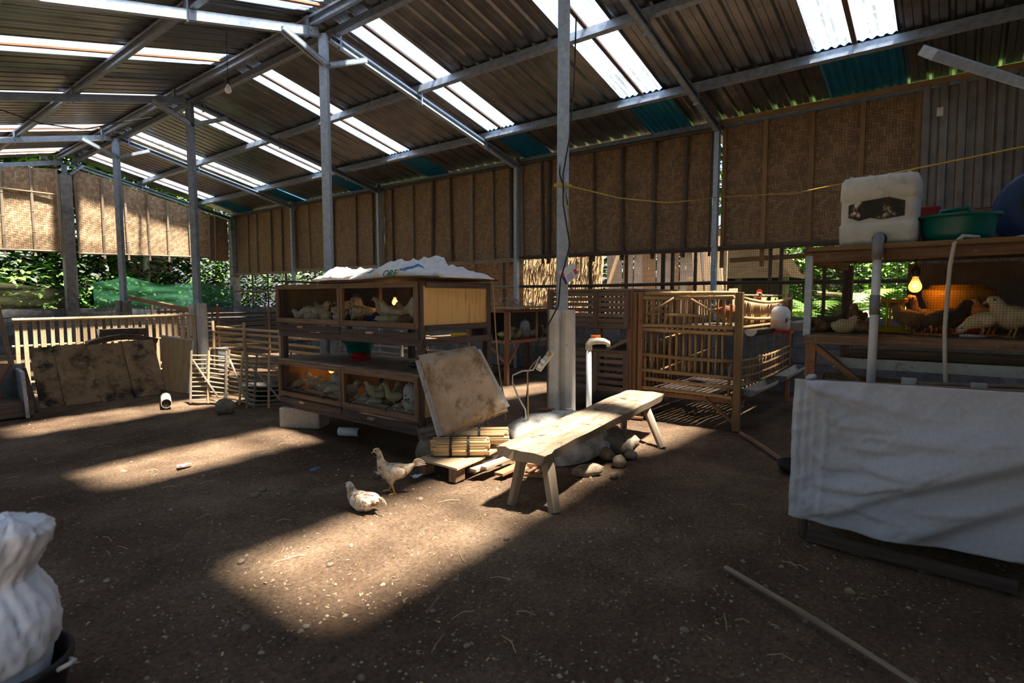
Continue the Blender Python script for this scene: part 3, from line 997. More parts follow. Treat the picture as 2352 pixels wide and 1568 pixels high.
for k, y in enumerate(POST_Y[:4]):
    t = thing('pillar', ['pale grey steel wall post right of the leaning planks behind bamboo cage', 'pale grey steel wall post left of the sunlit thatch',
                         'slim grey steel wall post above the brooder with white sacks', 'slim grey steel wall post nearest the far corner pillar'][k], 'pillar', (XW - 0.12, y, 0), kind='structure')
    channel(MB(), (XW - 0.14, y, 0), (XW - 0.14, y, 3.50), 0.055, 0.075, (1, 0, 0)).build('steel_post', 'steel_light', t)
    MB().box((XW - 0.14, y, 3.46), (0.09, 0.065, 0.16)).build('post_cap', 'steel', t)
# corrugated sheet at the near end of the wall


def corr(u, v):
    y = 0.48 - 2.6 * u
    return (XW - 0.06 + 0.02 * math.tanh(3.0 * math.sin(2 * PI * y / 0.155)), y + 0.02 * v, 1.55 + 1.92 * v)


corr_o = MB().sheet(17 * 12, 2, corr, 0.0, (2.6, 1.9)).build('corrugated_sheet', 'wall_metal', wr)
for (y, z) in ((0.32, 3.17), (-0.52, 3.10)):
    MB().box((XW - 0.092, y, z), (0.003, 0.055, 0.09)).build('sticker', 'paper_white', wr)


# ---- block courses
blk = MB().box((0, 0, 0), (0.39, 0.10, 0.182)).mesh('block', 'block')


def block_wall(parent, p0, p1, courses, along):
    L = (Vector(p1) - Vector(p0)).length
    d = (Vector(p1) - Vector(p0)).normalized()
    rz = math.atan2(d.y, d.x)
    for c in range(courses):
        x = 0.2 if c % 2 == 0 else 0.0
        while x < L + 0.1:
            p = Vector(p0) + d * x
            o = inst(blk, 'block', (p.x + random.uniform(-.004, .004), p.y + random.uniform(-.004, .004), 0.096 + 0.192 * c), rz, 1.0, parent)
            o.scale = (1, 1 + random.uniform(-.04, .06), 1)
            x += 0.40
    mb = MB()
    mb.beam(Vector(p0) + Vector((0, 0, 0.096 * courses)), Vector(p1) + Vector((0, 0, 0.096 * courses)), 0.086, 0.192 * courses - 0.004)
    mb.build('mortar', 'mortar', parent)


block_wall(wr, (XW + 0.06, -0.5, 0), (XW + 0.06, 16.05, 0), 5, 'y')

# ---- gable wall
YG = 16.13
wb = thing('wall_back', 'far gable wall of plaited bamboo coloured as lit above netting and grey blocks', 'wall', (4, YG, 0), kind='structure')
block_wall(wb, (-0.6, YG + 0.02, 0), (7.6, YG + 0.02, 0), 5, 'x')


def gable_panel(x0, x1, z0, top, seed, m='weave_lit'):
    def fn(u, v):
        x = x1 + (x0 - x1) * u
        z = z0 + 0.02 * (x - x0) + (top(x) - z0) * v
        return (x, YG - 0.02 + 0.03 * nz(x, z, seed, 1.7) + 0.006 * nz(x, z, seed, 9), z + (0.015 * nz(x, seed, 0, 4) if v in (0, 1) else 0))
    panel(wb, fn, max(3, int((x1 - x0) / 0.1)), 14, (x1 - x0, 1.6), m)


top_r = lambda x: 4.14 - 0.245 * (x - 4.15)
top_l = lambda x: 4.06 - 0.10 * (3.85 - x)
gable_panel(4.12, 5.6, 2.22, top_r, 1.0)
gable_panel(5.6, 7.05, 2.24, top_r, 5.0)
gable_panel(7.07, 7.55, 2.20, lambda x: 3.42 - 0.2 * (x - 7.07), 8.0, 'weave')
gable_panel(2.35, 3.82, 2.20, top_l, 12.0)
gable_panel(0.2, 2.35, 2.20, lambda x: 3.9 - 0.22 * (2.35 - x), 15.0)
for x in (2.82, 3.33, 3.80, 4.13, 4.62, 5.12, 5.58, 6.02, 6.55, 7.03, 7.18):
    tp = (top_r(x) if x > 4 else top_l(x)) if x < 7.05 else 3.4
    MB().bamboo((x, YG - 0.07, 2.12), (x + random.uniform(-.03, .03), YG - 0.07, tp - 0.02), 0.026, 6, 0.45).build('batten', 'bamboo_grey', wb)
for a, c, z0, z1 in ((2.4, 3.82, 2.21, 2.24), (4.1, 7.06, 2.22, 2.29)):
    MB().bamboo((a, YG - 0.075, z0), (c, YG - 0.075, z1), 0.024, 7, 0.4, 0.01).build('rail_pole', 'bamboo_grey', wb)
MB().bamboo((2.3, YG - 0.08, 3.52), (3.75, YG - 0.08, 3.50), 0.020, 7, 0.4, 0.01).build('rail_pole', 'bamboo_light', wb)


def net(name, label, x0, x1, top, m, seed):
    def fn(u, v):
        x = x1 + (x0 - x1) * u
        z = 0.97 + (top(x) - 0.97) * v
        return (x, YG - 0.05 + 0.03 * nz(x * 0.6, z * 3.0, seed, 2.0) + 0.015 * nz(x * .5, z * 9.0, seed, 1.0), z)
    o = MB().sheet(int((x1 - x0) / 0.05), 22, fn, 0.0, ((x1 - x0), 0.8)).build(name, m, smooth=True, origin=None)
    tag(o, label, 'netting')


net('netting', 'green shade netting strung above block wall at the far end', 4.36, 7.62, lambda x: 1.56 + 0.14 * math.exp(-((x - 5.1) / 0.4) ** 2) + 0.07 * math.exp(-((x - 6.75) / 0.5) ** 2) - 0.02 * (x - 5), 'net_green', 2.0)
net('netting', 'dark olive shade netting left of the tall concrete gable pillar', 0.8, 3.82, lambda x: 1.42 + 0.13 * max(0.0, (3.6 - x)), 'net_dark', 6.0)
MB().tube([(2.0, YG - 0.07, 1.86), (2.7, YG - 0.07, 1.66), (3.3, YG - 0.07, 1.50), (4.3, YG - 0.07, 1.43)], 0.004, 4).build('net_cord', 'wire_dark', wb)

# ---- walls out of view behind and beside the camera
wl_ = thing('wall_left', 'low block wall with plaited bamboo panels along the near eave', 'wall', (-0.45, 9, 0), kind='structure')
MB().box((-0.45, 9.3, 0.48), (0.12, 13.6, 0.96)).build('block_base', 'block', wl_)
for k in range(4):
    y = 2.6 + 3.4 * k
    MB().box((-0.45, y + 1.7, 2.65), (0.015, 3.36, 1.5)).build('woven_panel', 'weave', wl_)
MB().box((-0.45, -2.0, 1.6), (0.03, 2.2, 3.2)).build('woven_panel', 'weave', wl_)  # unseen panel added to narrow the opening and darken the near corner
MB().box((-0.45, 0.8, 2.75), (0.03, 3.3, 1.3)).build('woven_panel', 'weave', wl_)  # unseen panel added over the opening so the foreground gets less light
wf = thing('wall_front', 'plaited bamboo end wall behind the viewer', 'wall', (3.5, -3.1, 0), kind='structure')
MB().box((3.7, -3.1, 1.55), (8.3, 0.03, 3.1)).build('woven_panel', 'weave_brown', wf)

# ================================================================ birds
def chick_mesh(name, pose, body='chick_cream', k=1.0):
    mb = MB()
    sit = pose in ('sit', 'doze')
    dz = -0.038 if sit else 0.0
    sp = {
        'stand': [(-.060, .090, .004), (-.050, .082, .018), (-.027, .071, .036), (.006, .069, .042), (.030, .081, .035), (.041, .099, .026), (.046, .113, .022), (.055, .123, .021), (.066, .123, .015), (.073, .120, .006)],
        'alert': [(-.068, .090, .004), (-.055, .083, .016), (-.028, .073, .031), (.006, .073, .035), (.028, .088, .026), (.036, .112, .016), (.040, .136, .014), (.048, .152, .017), (.060, .155, .014), (.069, .152, .006)],
        'peck': [(-.066, .098, .004), (-.055, .090, .016), (-.028, .080, .033), (.008, .070, .036), (.036, .060, .027), (.054, .044, .018), (.064, .034, .018), (.074, .026, .015), (.080, .020, .006)],
        'sit': [(-.064, .074, .004), (-.052, .072, .020), (-.027, .072, .037), (.008, .073, .041), (.030, .082, .033), (.039, .096, .025), (.046, .107, .0215), (.055, .113, .020), (.066, .112, .014), (.072, .109, .005)],
        'doze': [(-.070, .066, .004), (-.056, .068, .020), (-.028, .072, .035), (.008, .072, .038), (.032, .072, .030), (.046, .074, .023), (.056, .076, .021), (.067, .074, .016), (.075, .070, .005)],
    }[pose]
    pts = [Vector((x, 0, z + dz)) for x, z, r in sp]
    rr = [r for x, z, r in sp]
    mb.tube(pts, rr, 10, True, (1.0, 0.94), up=(0, 1, 0))
    for s in (-1, 1):
        mb.blob((-0.018, s * 0.030, 0.076 + dz), (0.036, 0.010, 0.020), 8, 6, 0.05, 2, s, (0, 0.25, -s * 0.1))
    mb.m = 1
    hx, hz = pts[-1].x, pts[-1].z
    dn = -0.008 if pose != 'peck' else -0.012
    mb.tube([(hx - 0.004, 0, hz), (hx + 0.006, 0, hz + dn * .4), (hx + 0.014, 0, hz + dn)], [0.006, 0.004, 0.0008], 6)
    if not sit:
        mb.m = 2
        for s in (-1, 1):
            mb.tube([(0.000, s * 0.016, 0.048), (-0.006, s * 0.016, 0.028), (0.002, s * 0.016, 0.003)], [0.010, 0.0035, 0.003], 6)
            for a in (-0.5, 0.0, 0.5, PI):
                mb.tube([(0.002, s * 0.016, 0.003), (0.002 + 0.018 * math.cos(a), s * 0.016 + 0.018 * math.sin(a), 0.002)], [0.0026, 0.0014], 4)
    mb.m = 3
    ex, ez = pts[-3].x + 0.004, pts[-3].z + 0.004
    for s in (-1, 1):
        mb.blob((ex, s * rr[-3] * 0.90, ez), (0.0034, 0.002, 0.0034), 6, 4, 0)
    return mb.mesh(name, [body, 'beak', 'shank', 'eye'], smooth=True)


CH = {}
for _p in ('stand', 'alert', 'peck', 'sit', 'doze'):
    for _b in ('chick_cream', 'chick_yellow', 'chick_brown', 'chick_dark'):
        CH[_p, _b] = chick_mesh('chick', _p, _b)


def chick(pose, col, loc, ang, label, group, k=1.0):
    o = inst(CH[pose, 'chick_' + col], 'chick', loc, math.radians(ang), k)
    return tag(o, label, 'chick', group)


def hen(name, label, loc, ang, spine, body, k=1.0, legs=True, comb=0.0, tail=None, wing=None, group=None, legm='shank', sit=False):
    """larger fowl: one fused body skin; beak, eyes, legs, comb and tail plumes as parts."""
    t = thing(name, label, 'chicken', (0, 0, 0), group)
    pts = [Vector((x, 0, z)) * k for x, z, r in spine]
    rr = [r * k for x, z, r in spine]
    mb = MB()
    mb.tube(pts, rr, 14, True, (1.0, 0.92), up=(0, 1, 0))
    wx, wz = wing or (-0.02, 0.142)
    for s in (-1, 1):
        mb.blob((wx * k, s * 0.043 * k, wz * k), (0.075 * k, 0.017 * k, 0.036 * k), 12, 8, 0.06, 3, s, (0, 0.12, -s * 0.10))
        if legs:
            mb.tube([(0.015 * k, s * 0.026 * k, 0.125 * k), (0.010 * k, s * 0.028 * k, 0.095 * k), (-0.004 * k, s * 0.028 * k, 0.062 * k)], [0.030 * k, 0.022 * k, 0.010 * k], 10)
    o = mb.build('body', body, t, smooth=True)
    rm = o.modifiers.new('fuse', 'REMESH')
    rm.mode = 'VOXEL'
    rm.voxel_size = 0.0055 * k
    rm.use_smooth_shade = True
    hx, hz = pts[-1].x, pts[-1].z
    d = (pts[-1] - pts[-2]).normalized()
    b0 = pts[-1] - d * 0.012 * k
    MB().tube([b0, b0 + d * 0.014 * k, b0 + d * 0.026 * k + Vector((0, 0, -0.006 * k))], [0.009 * k, 0.006 * k, 0.001], 8).build('beak', 'beak', t, smooth=True)
    ei = -3
    for s in (-1, 1):
        MB().blob((pts[ei].x + 0.004 * k, s * rr[ei] * 0.93, pts[ei].z + 0.003 * k), (0.005 * k, 0.003 * k, 0.005 * k), 8, 6, 0).build('eye', 'eye', t, smooth=True)
    if legs:
        for s, fx in ((-1, 0.030), (1, -0.022)):
            lg = MB()
            y = s * 0.028 * k
            hk = Vector((-0.004 * k, y, 0.066 * k))
            ft = Vector((fx * k, y, 0.006 * k))
            lg.tube([hk, ft], [0.0075 * k, 0.006 * k], 7)
            for a in (-0.45, 0.0, 0.45, PI):
                ln = 0.042 * k if a != PI else 0.02 * k
                lg.tube([ft, ft + Vector((ln * .5 * math.cos(a), ln * .5 * math.sin(a), 0)), ft + Vector((ln * math.cos(a), ln * math.sin(a), -0.004 * k))], [0.006 * k, 0.005 * k, 0.002 * k], 6)
            lg.build('leg', legm, t, smooth=True)
    if comb:
        mb = MB()
        h = pts[ei]
        n = 7
        for i in range(n):
            x = h.x + (-0.016 + 0.040 * i / (n - 1)) * k
            hgt = comb * (0.55 + 0.45 * math.sin(PI * (i + 0.6) / n)) * k
            z0 = h.z + rr[ei] * 0.5
            mb.box((x, 0, z0 + hgt / 2), (0.0105 * k, 0.006 * k, hgt), None, (0.25, 0.5))
        mb.build('comb', 'comb_red', t, bevel=0.001)
        for s in (-1, 1):
            MB().blob((h.x + 0.016 * k, s * 0.008 * k, h.z - rr[ei] - 0.6 * comb * k), (0.009 * k, 0.005 * k, comb * 0.8 * k), 8, 6, 0.05).build('wattle', 'comb_red', t, smooth=True)
    if tail:
        for i in range(5):
            a = tail[1] + 0.22 * (i - 2)
            p0 = pts[1]
            q = [p0, p0 + Vector((-math.cos(a), 0.015 * (i - 2), math.sin(a))) * tail[0] * 0.55 * k, p0 + Vector((-math.cos(a) * 1.15, 0.03 * (i - 2), math.sin(a) * 0.75)) * tail[0] * k]
            MB().tube(q, [0.008 * k, 0.011 * k, 0.003 * k], 6, True, (0.8, 0.3), up=(0, 1, 0)).build('tail_feather', tail[2], t, smooth=True)
    t.location = loc
    t.rotation_euler = (0, 0, math.radians(ang))
    return t


HEN_STAND = [(-.145, .190, .005), (-.125, .176, .017), (-.095, .158, .030), (-.058, .142, .046), (-.012, .134, .056), (.034, .144, .053), (.060, .172, .038), (.070, .204, .025), (.074, .234, .0185), (.080, .258, .018), (.091, .271, .0195), (.104, .270, .0155), (.115, .263, .008)]
HEN_SIT = [(-.150, .092, .005), (-.125, .082, .018), (-.092, .072, .034), (-.050, .062, .050), (.000, .060, .060), (.045, .070, .052), (.072, .090, .036), (.084, .112, .026), (.094, .130, .023), (.106, .138, .022), (.118, .136, .016), (.128, .130, .008)]

hen('chicken', 'cream young chicken standing on one side of the sunlit earth', (2.24, 2.74, ground_h(2.24, 2.74) - 0.002), 128, HEN_STAND, 'hen_cream', 1.0, tail=(0.075, 0.55, 'hen_cream'))
_h = hen('chicken', 'white and brown chicken with a bare pink back sitting on the earth', (1.95, 2.66, ground_h(1.95, 2.66) - 0.004), 96, HEN_SIT, 'hen_white', 1.0, legs=False, wing=(-0.03, 0.072), tail=(0.06, 0.35, 'hen_cream'))
MB().blob((-0.05, -0.012, 0.108), (0.040, 0.020, 0.0085), 12, 6, 0.12, 3).build('bare_skin', 'skin_pink', None, smooth=True).parent = _h


# ================================================================ drinkers, lamps, basins
def drinker(label, loc, r=0.055, h=0.17, group=None, base='plastic_red', water=0.0, jug='jug_white', handle=True, mark=False, cat='drinker'):
    t = thing('poultry_drinker', label, cat, loc, group)
    x, y, z = loc
    M = Matrix.Translation(Vector(loc))
    mb = MB().lathe([(r * 1.18, 0.0), (r * 1.42, 0.004), (r * 1.45, 0.026), (r * 1.38, 0.026), (r * 1.32, 0.010), (r * 0.8, 0.010), (r * 0.8, 0.034)], 24, M)
    mb.build('dish', base, t, smooth=False)
    p = [(r * 0.72, 0.016), (r * 0.92, 0.034), (r, 0.055), (r, 0.055 + (h - .055) * .35), (r * 0.985, 0.055 + (h - .055) * .37), (r, 0.055 + (h - .055) * .40), (r, h * 0.70), (r * 0.93, h * 0.83), (r * 0.70, h * 0.95), (r * 0.30, h), (r * 0.05, h)]
    if water:
        i = 4
        MB().lathe(p[:i + 1], 24, M, True, True).build('water_level', 'jug_water', t, smooth=True)
        MB().lathe(p[i:], 24, M, False, True).build('jug', jug, t, smooth=True)
    else:
        MB().lathe(p, 24, M).build('jug', jug, t, smooth=True)
    if handle:
        MB().tube([(x - 0.4 * r, y, z + h - 0.006), (x - 0.15 * r, y, z + h + 0.022), (x + 0.15 * r, y, z + h + 0.022), (x + 0.4 * r, y, z + h - 0.006)], 0.004, 6).build('handle', jug, t, smooth=True)
    if mark:
        mb = MB()
        a0 = mark
        for k in range(9):
            a = a0 + random.uniform(-0.35, 0.35)
            zz = z + h * random.uniform(0.42, 0.60)
            c = Vector((x + r * 1.003 * math.cos(a), y + r * 1.003 * math.sin(a), zz))
            mb.box(c, (0.003, r * 0.14, r * random.uniform(0.05, 0.2)), a)
        mb.build('ink_mark', 'plastic_black', t)
    return t


def lamp(label, loc, drop, k=1.0, lit=True, energy=1.2, holder='holder_black', group=None):
    """bulb hanging on a flex; loc is the centre of the glass."""
    t = thing('hanging_bulb', label, 'lamp', loc, group)
    x, y, z = loc
    M = Matrix.Translation(Vector(loc))
    g = [(0.012, 0.052), (0.014, 0.036), (0.022, 0.020), (0.029, 0.002), (0.029, -0.012), (0.022, -0.026), (0.010, -0.033), (0.001, -0.034)]
    MB().lathe([(r * k, q * k) for r, q in g], 18, M).build('bulb', 'bulb_glass' if lit else 'bulb_white', t, smooth=True)
    MB().lathe([(0.018 * k, 0.046 * k), (0.021 * k, 0.052 * k), (0.021 * k, 0.085 * k), (0.012 * k, 0.098 * k), (0.004 * k, 0.104 * k)], 14, M).build('bulb_holder', holder, t, smooth=True)
    MB().tube([(x, y, z + 0.10 * k), (x + 0.006, y + 0.004, z + 0.1 * k + drop * .5), (x, y, z + 0.1 * k + drop)], 0.0035, 5).build('flex', 'cable_black', t)
    if lit:
        MB().tube([(x - 0.010 * k, y, z + 0.004), (x, y + 0.006 * k, z - 0.004), (x + 0.010 * k, y, z + 0.004)], 0.0035 * k, 6).build('filament', 'filament', t)
        ld = bpy.data.lights.new('bulb_light', 'POINT')
        ld.energy = energy
        ld.color = (1.0, 0.60, 0.28)
        ld.shadow_soft_size = 0.018
        lo = bpy.data.objects.new('bulb_light', ld)
        COL.objects.link(lo)
        lo.location = (x, y, z - 0.005)
    return t


def basin(label, loc, r, h, m, cat='basin', rb=0.66, handles=True, rot=0.0, name='plastic_basin', ell=(1, 1)):
    t = thing(name, label, cat, loc)
    M = Matrix.Translation(Vector(loc)) @ Matrix.Rotation(rot, 4, 'Z')
    MB().lathe([(r * rb, 0.0), (r * (rb + .1), h * .35), (r * .93, h * 0.85), (r, h), (r * 1.06, h), (r * 1.06, h - 0.012), (r * 1.02, h - 0.012), (r * 1.0, h - .002),
                (r * .955, h - .004), (r * .90, h * .85), (r * (rb + .07), h * .35), (r * (rb - .03), 0.008)], 32, M, True, True, ell).build('bowl', m, t, smooth=True)
    if handles:
        for s in (-1, 1):
            pts = [M @ Vector((s * r * 1.03 * ell[0], -0.26 * r, h - .006)), M @ Vector((s * r * 1.06 * ell[0], -0.17 * r, h + .035)), M @ Vector((s * r * 1.06 * ell[0], 0.17 * r, h + .035)), M @ Vector((s * r * 1.03 * ell[0], 0.26 * r, h - .006))]
            MB().tube(pts, 0.007, 6).build('handle', m, t, smooth=True)
    return t


# ================================================================ two-tier brooder with white sacks
CX0, CX1, CY0, CY1 = 2.80, 3.58, 3.08, 5.03
cg = thing('brooder_cage', 'two-tier dark wooden brooder with wire fronts and yellow plywood end', 'cage', (3.19, 4.05, 0))
for x, y in ((CX0 + 0.03, CY0 + 0.03), (CX1 - 0.03, CY0 + 0.02), (CX0 + 0.03, CY1 - 0.04), (CX1 - 0.03, CY1 - 0.04)):
    MB().box((x, y, 0.76), (0.05, 0.05, 1.12)).build('post', 'wood_dark', cg, bevel=0.003)
MB().box((CX1 - 0.03, 4.03, 0.76), (0.05, 0.05, 1.12)).build('post', 'wood_dark', cg)


def tier(z0, z1, side_m, back_m):
    """front frames with mesh, floor, back, ends of one tier; z0..z1 = front frame."""
    YM = 4.03
    x = CX0 - 0.012
    for ya, yb in ((YM + 0.004, CY1), (CY0 + 0.02, YM - 0.004)):
        d = MB()
        fr = thing_part('door', cg)
        w = 0.040
        MB().beam((x, ya, z1 - w / 2), (x, yb, z1 - w / 2), 0.024, w).build('rail', 'wood_frame', fr, bevel=0.002)
        MB().beam((x, ya, z0 + w / 2), (x, yb, z0 + w / 2), 0.024, w).build('rail', 'wood_frame', fr, bevel=0.002)
        MB().beam((x, ya + 0.016, z0 + w), (x, ya + 0.016, z1 - w), 0.024, 0.032, (0, 1, 0)).build('stile', 'wood_frame', fr, bevel=0.002)
        MB().beam((x, yb - 0.016, z0 + w), (x, yb - 0.016, z1 - w), 0.024, 0.032, (0, 1, 0)).build('stile', 'wood_frame', fr, bevel=0.002)
        tag(MB().wires((x + 0.014, ya + 0.03, z0 + w), (0, yb - ya - 0.06, 0), (0, 0, z1 - z0 - 2 * w), 0.0125, 0.0125, 0.0006).build('wire_mesh', 'wire_dark', fr), kind='stuff')
        MB().box((x + 0.03, (ya + yb) / 2, z0 + 0.005), (0.02, abs(yb - ya) - 0.02, 0.03)).build('sill', 'wood_frame', fr)
    fz = z0 + 0.02
    MB().box(((CX0 + CX1) / 2, (CY0 + CY1) / 2, fz - 0.008), (CX1 - CX0 - 0.04, CY1 - CY0 - 0.04, 0.016)).build('floor_board', 'litter_floor', cg)
    MB().box((CX1 - 0.01, (CY0 + CY1) / 2, (z0 + z1) / 2), (0.012, CY1 - CY0 - 0.06, z1 - z0)).build('back_panel', back_m, cg)
    MB().box(((CX0 + CX1) / 2, CY1 - 0.008, (z0 + z1) / 2), (CX1 - CX0 - 0.06, 0.010, z1 - z0 - 0.02)).build('end_panel', 'ply_tan', cg)
    MB().box(((CX0 + CX1) / 2, CY0 + 0.006, (z0 + z1) / 2 - .004), (CX1 - CX0 - 0.07, 0.010, z1 - z0 - 0.05)).build('end_panel', side_m, cg)
    MB().box(((CX0 + CX1) / 2, YM, (z0 + z1) / 2), (0.03, 0.03, z1 - z0 - 0.03)).build('inner_stud', 'wood_dark', cg)
    for z, h in ((z1 - 0.02, 0.045), (z0 - 0.002, 0.04)):
        MB().beam((CX0 + 0.05, CY0, z), (CX1 - 0.05, CY0, z), 0.03, h).build('end_rail', 'wood_dark', cg, bevel=0.002)


def thing_part(name, parent):
    """an Empty used as a part that carries sub-parts."""
    o = bpy.data.objects.new(name, None)
    COL.objects.link(o)
    o.parent = parent
    o.empty_display_size = 0.05
    OFF[o.name] = OFF.get(parent.name, Vector((0, 0, 0)))
    return o


tier(0.977, 1.317, 'ply_yellow', 'wood_dark')
tier(0.296, 0.622, 'ply_tan', 'wood_dark')
MB().sheet(8, 6, lambda u, v: (CX0 - 0.03 + 0.86 * v, CY0 - 0.04 + 2.06 * u, 1.336 + 0.012 * math.sin(u * 7 + 1) * (1 - v) + 0.012 * u * 0), 0.012, (2, .8)).build('roof_board', 'wood_dark', cg)
MB().box(((CX0 + CX1) / 2 - 0.005, (CY0 + CY1) / 2, 0.632), (CX1 - CX0 + 0.03, CY1 - CY0 + 0.01, 0.014)).build('shelf_board', 'table_top', cg, bevel=0.002)
MB().beam((CX0 - 0.014, CY0 + 0.01, 0.628), (CX0 - 0.014, 4.0, 0.628), 0.02, 0.016).build('shelf_edge', 'wood_frame', cg)
for z, z2 in ((0.925, 0.872), (0.246, 0.208)):
    for ya, yb, dz, dx in ((4.05, CY1 - 0.01, 0.006, 0.0), (CY0 + 0.01, 4.02, -0.006, -0.012)):
        d = MB().beam((CX0 - 0.006 + dx, ya, z + dz), (CX0 - 0.006 + dx, yb, z + dz), 0.022, 0.058).build('drawer', 'wood_dark', cg, bevel=0.003)
        yk = 4.62 if ya > 4 else 3.62
        MB().box((CX0 - 0.028 + dx, yk, z + dz + 0.012), (0.022, 0.075, 0.020)).build('handle', 'wood_pale', d, bevel=0.004)
    MB().beam((CX0 + 0.012, CY0, z2), (CX0 + 0.012, CY1, z2), 0.03, 0.050).build('lower_rail', 'wood_dark', cg, bevel=0.003)
    MB().beam((CX0 + 0.03, CY0, z2), (CX1, CY0, z2), 0.03, 0.050).build('lower_rail', 'wood_dark', cg)
MB().bamboo((CX0 + 0.035, 4.66, 0.372), (CX0 + 0.035, 4.06, 0.350), 0.016, 8, 0.3).build('perch', 'bamboo_light', cg, smooth=True)
MB().bamboo((CX0 + 0.035, 5.0, 0.352), (CX0 + 0.035, 4.05, 0.340), 0.013, 8, 0.3).build('perch', 'bamboo_grey', cg, smooth=True)
MB().beam((CX0 + 0.03, 4.0, 0.350), (CX0 + 0.03, 3.14, 0.344), 0.016, 0.03).build('perch', 'bamboo_grey', cg)
for y in (4.86, 4.30, 3.92, 3.46):
    MB().tube([(CX0 - 0.026, y, 0.325), (CX0 - 0.03, y - 0.005, 0.35), (CX0 + 0.02, y - 0.012, 0.365), (CX0 - 0.02, y - 0.02, 0.385)], 0.004, 5).build('tie', 'wire_dark', cg)

# birds and gear in the upper tier
UZ, LZ = 0.998, 0.317
UP = [
    ('doze', 'brown', 2.98, 4.93, 150, 'small brown chick at far left end of the upper tier'),
    ('sit', 'cream', 2.93, 4.83, 130, 'cream chick sitting beside the small brown chick'),
    ('peck', 'cream', 2.92, 4.70, 140, 'pale chick with lowered head in the upper left compartment'),
    ('doze', 'cream', 2.90, 4.60, -40, 'white chick lying flat in the upper left compartment'),
    ('stand', 'cream', 3.22, 4.93, 120, 'grey-cream chick standing behind the others near orange feeder'),
    ('stand', 'cream', 3.15, 4.66, 20, 'pale chick standing behind the white upright chick before orange hopper'),
    ('stand', 'cream', 2.93, 4.46, -25, 'white chick standing upright in front of yellow feeder'),
    ('doze', 'yellow', 2.90, 4.36, 60, 'yellowish chick dozing at the feet of white upright chick'),
    ('sit', 'yellow', 2.90, 4.28, 10, 'yellow chick sitting low beside the plump yellow-headed chick'),
    ('stand', 'yellow', 2.96, 4.20, -20, 'plump yellow-headed chick beside the middle stile of upper tier'),
    ('sit', 'cream', 2.89, 4.10, -60, 'white chick crouched at the foot of upper middle stile'),
    ('stand', 'yellow', 3.02, 3.98, 170, 'yellow chick standing right behind the upper middle stile'),
    ('peck', 'cream', 2.92, 3.93, 60, 'white chick pecking below the left pale blue drinker'),
    ('alert', 'cream', 2.98, 3.86, 140, 'large white chick standing just right of the middle stile'),
    ('peck', 'yellow', 2.92, 3.86, 100, 'yellow chick pecking at the feet of the large white chick'),
    ('alert', 'yellow', 3.02, 3.68, 140, 'long-necked yellow chick stretching up in upper right compartment'),
    ('stand', 'cream', 2.98, 3.53, 140, 'cream chick looking left beneath the lit upper bulb'),
    ('stand', 'cream', 3.16, 3.56, 120, 'grey chick behind, just left of the upper bulb'),
    ('stand', 'yellow', 2.96, 3.37, -50, 'speckled cream chick facing right beside the upper drinker'),
    ('doze', 'cream', 2.88, 3.48, 150, 'cream chick dozing on the sill of upper right compartment'),
    ('doze', 'yellow', 2.88, 3.36, 160, 'yellowish chick dozing on the sill near upper drinker'),
    ('sit', 'brown', 2.90, 3.26, -60, 'russet chick lying at the right end of the upper tier'),
    ('stand', 'cream', 2.94, 3.16, -30, 'white chick in the far right corner of upper tier'),
]
for pose, col, x, y, a, lab in UP:
    y += 0.09 if y < 4.6 else 0.04
    kk = {'stand': 1.30, 'alert': 1.28, 'peck': 1.2, 'sit': 1.08, 'doze': 1.02}[pose] * random.uniform(0.93, 1.06)
    chick(pose, col, (x, y, UZ), a, lab or ('pale chick among the flock in upper left compartment' if y > 4.03 else 'pale chick among the flock in upper right compartment'), 'chicks in the upper tier', kk)
drinker('pale blue drinker at left side of the upper right compartment', (3.16, 4.32, UZ), 0.068, 0.215, base='plastic_blue', jug='jug_white')
drinker('pale blue drinker at right end of the upper tier', (3.02, 3.37, UZ), 0.058, 0.215)
lamp('small glowing bulb hanging in the upper tier of brooder', (3.20, 3.84, 1.165), 0.07, 0.85, energy=0.9)
t = thing('feed_hopper', 'orange hopper on yellow dish in the upper left compartment', 'feeder', (3.18, 4.76, UZ))
MB().lathe([(0.135, 0), (0.15, 0.006), (0.155, 0.05), (0.145, 0.05), (0.135, 0.012), (0.05, 0.012)], 24, Matrix.Translation((3.18, 4.76, UZ))).build('dish', 'plastic_yellow', t)
MB().lathe([(0.085, 0.03), (0.10, 0.06), (0.10, 0.135), (0.092, 0.14), (0.05, 0.142)], 24, Matrix.Translation((3.18, 4.76, UZ))).build('hopper', 'valve_orange', t, smooth=True)
basin('deep blue feed dish in the upper right compartment', (3.04, 3.92, UZ), 0.085, 0.055, 'plastic_blue', 'dish', 0.8, False, name='feed_dish')

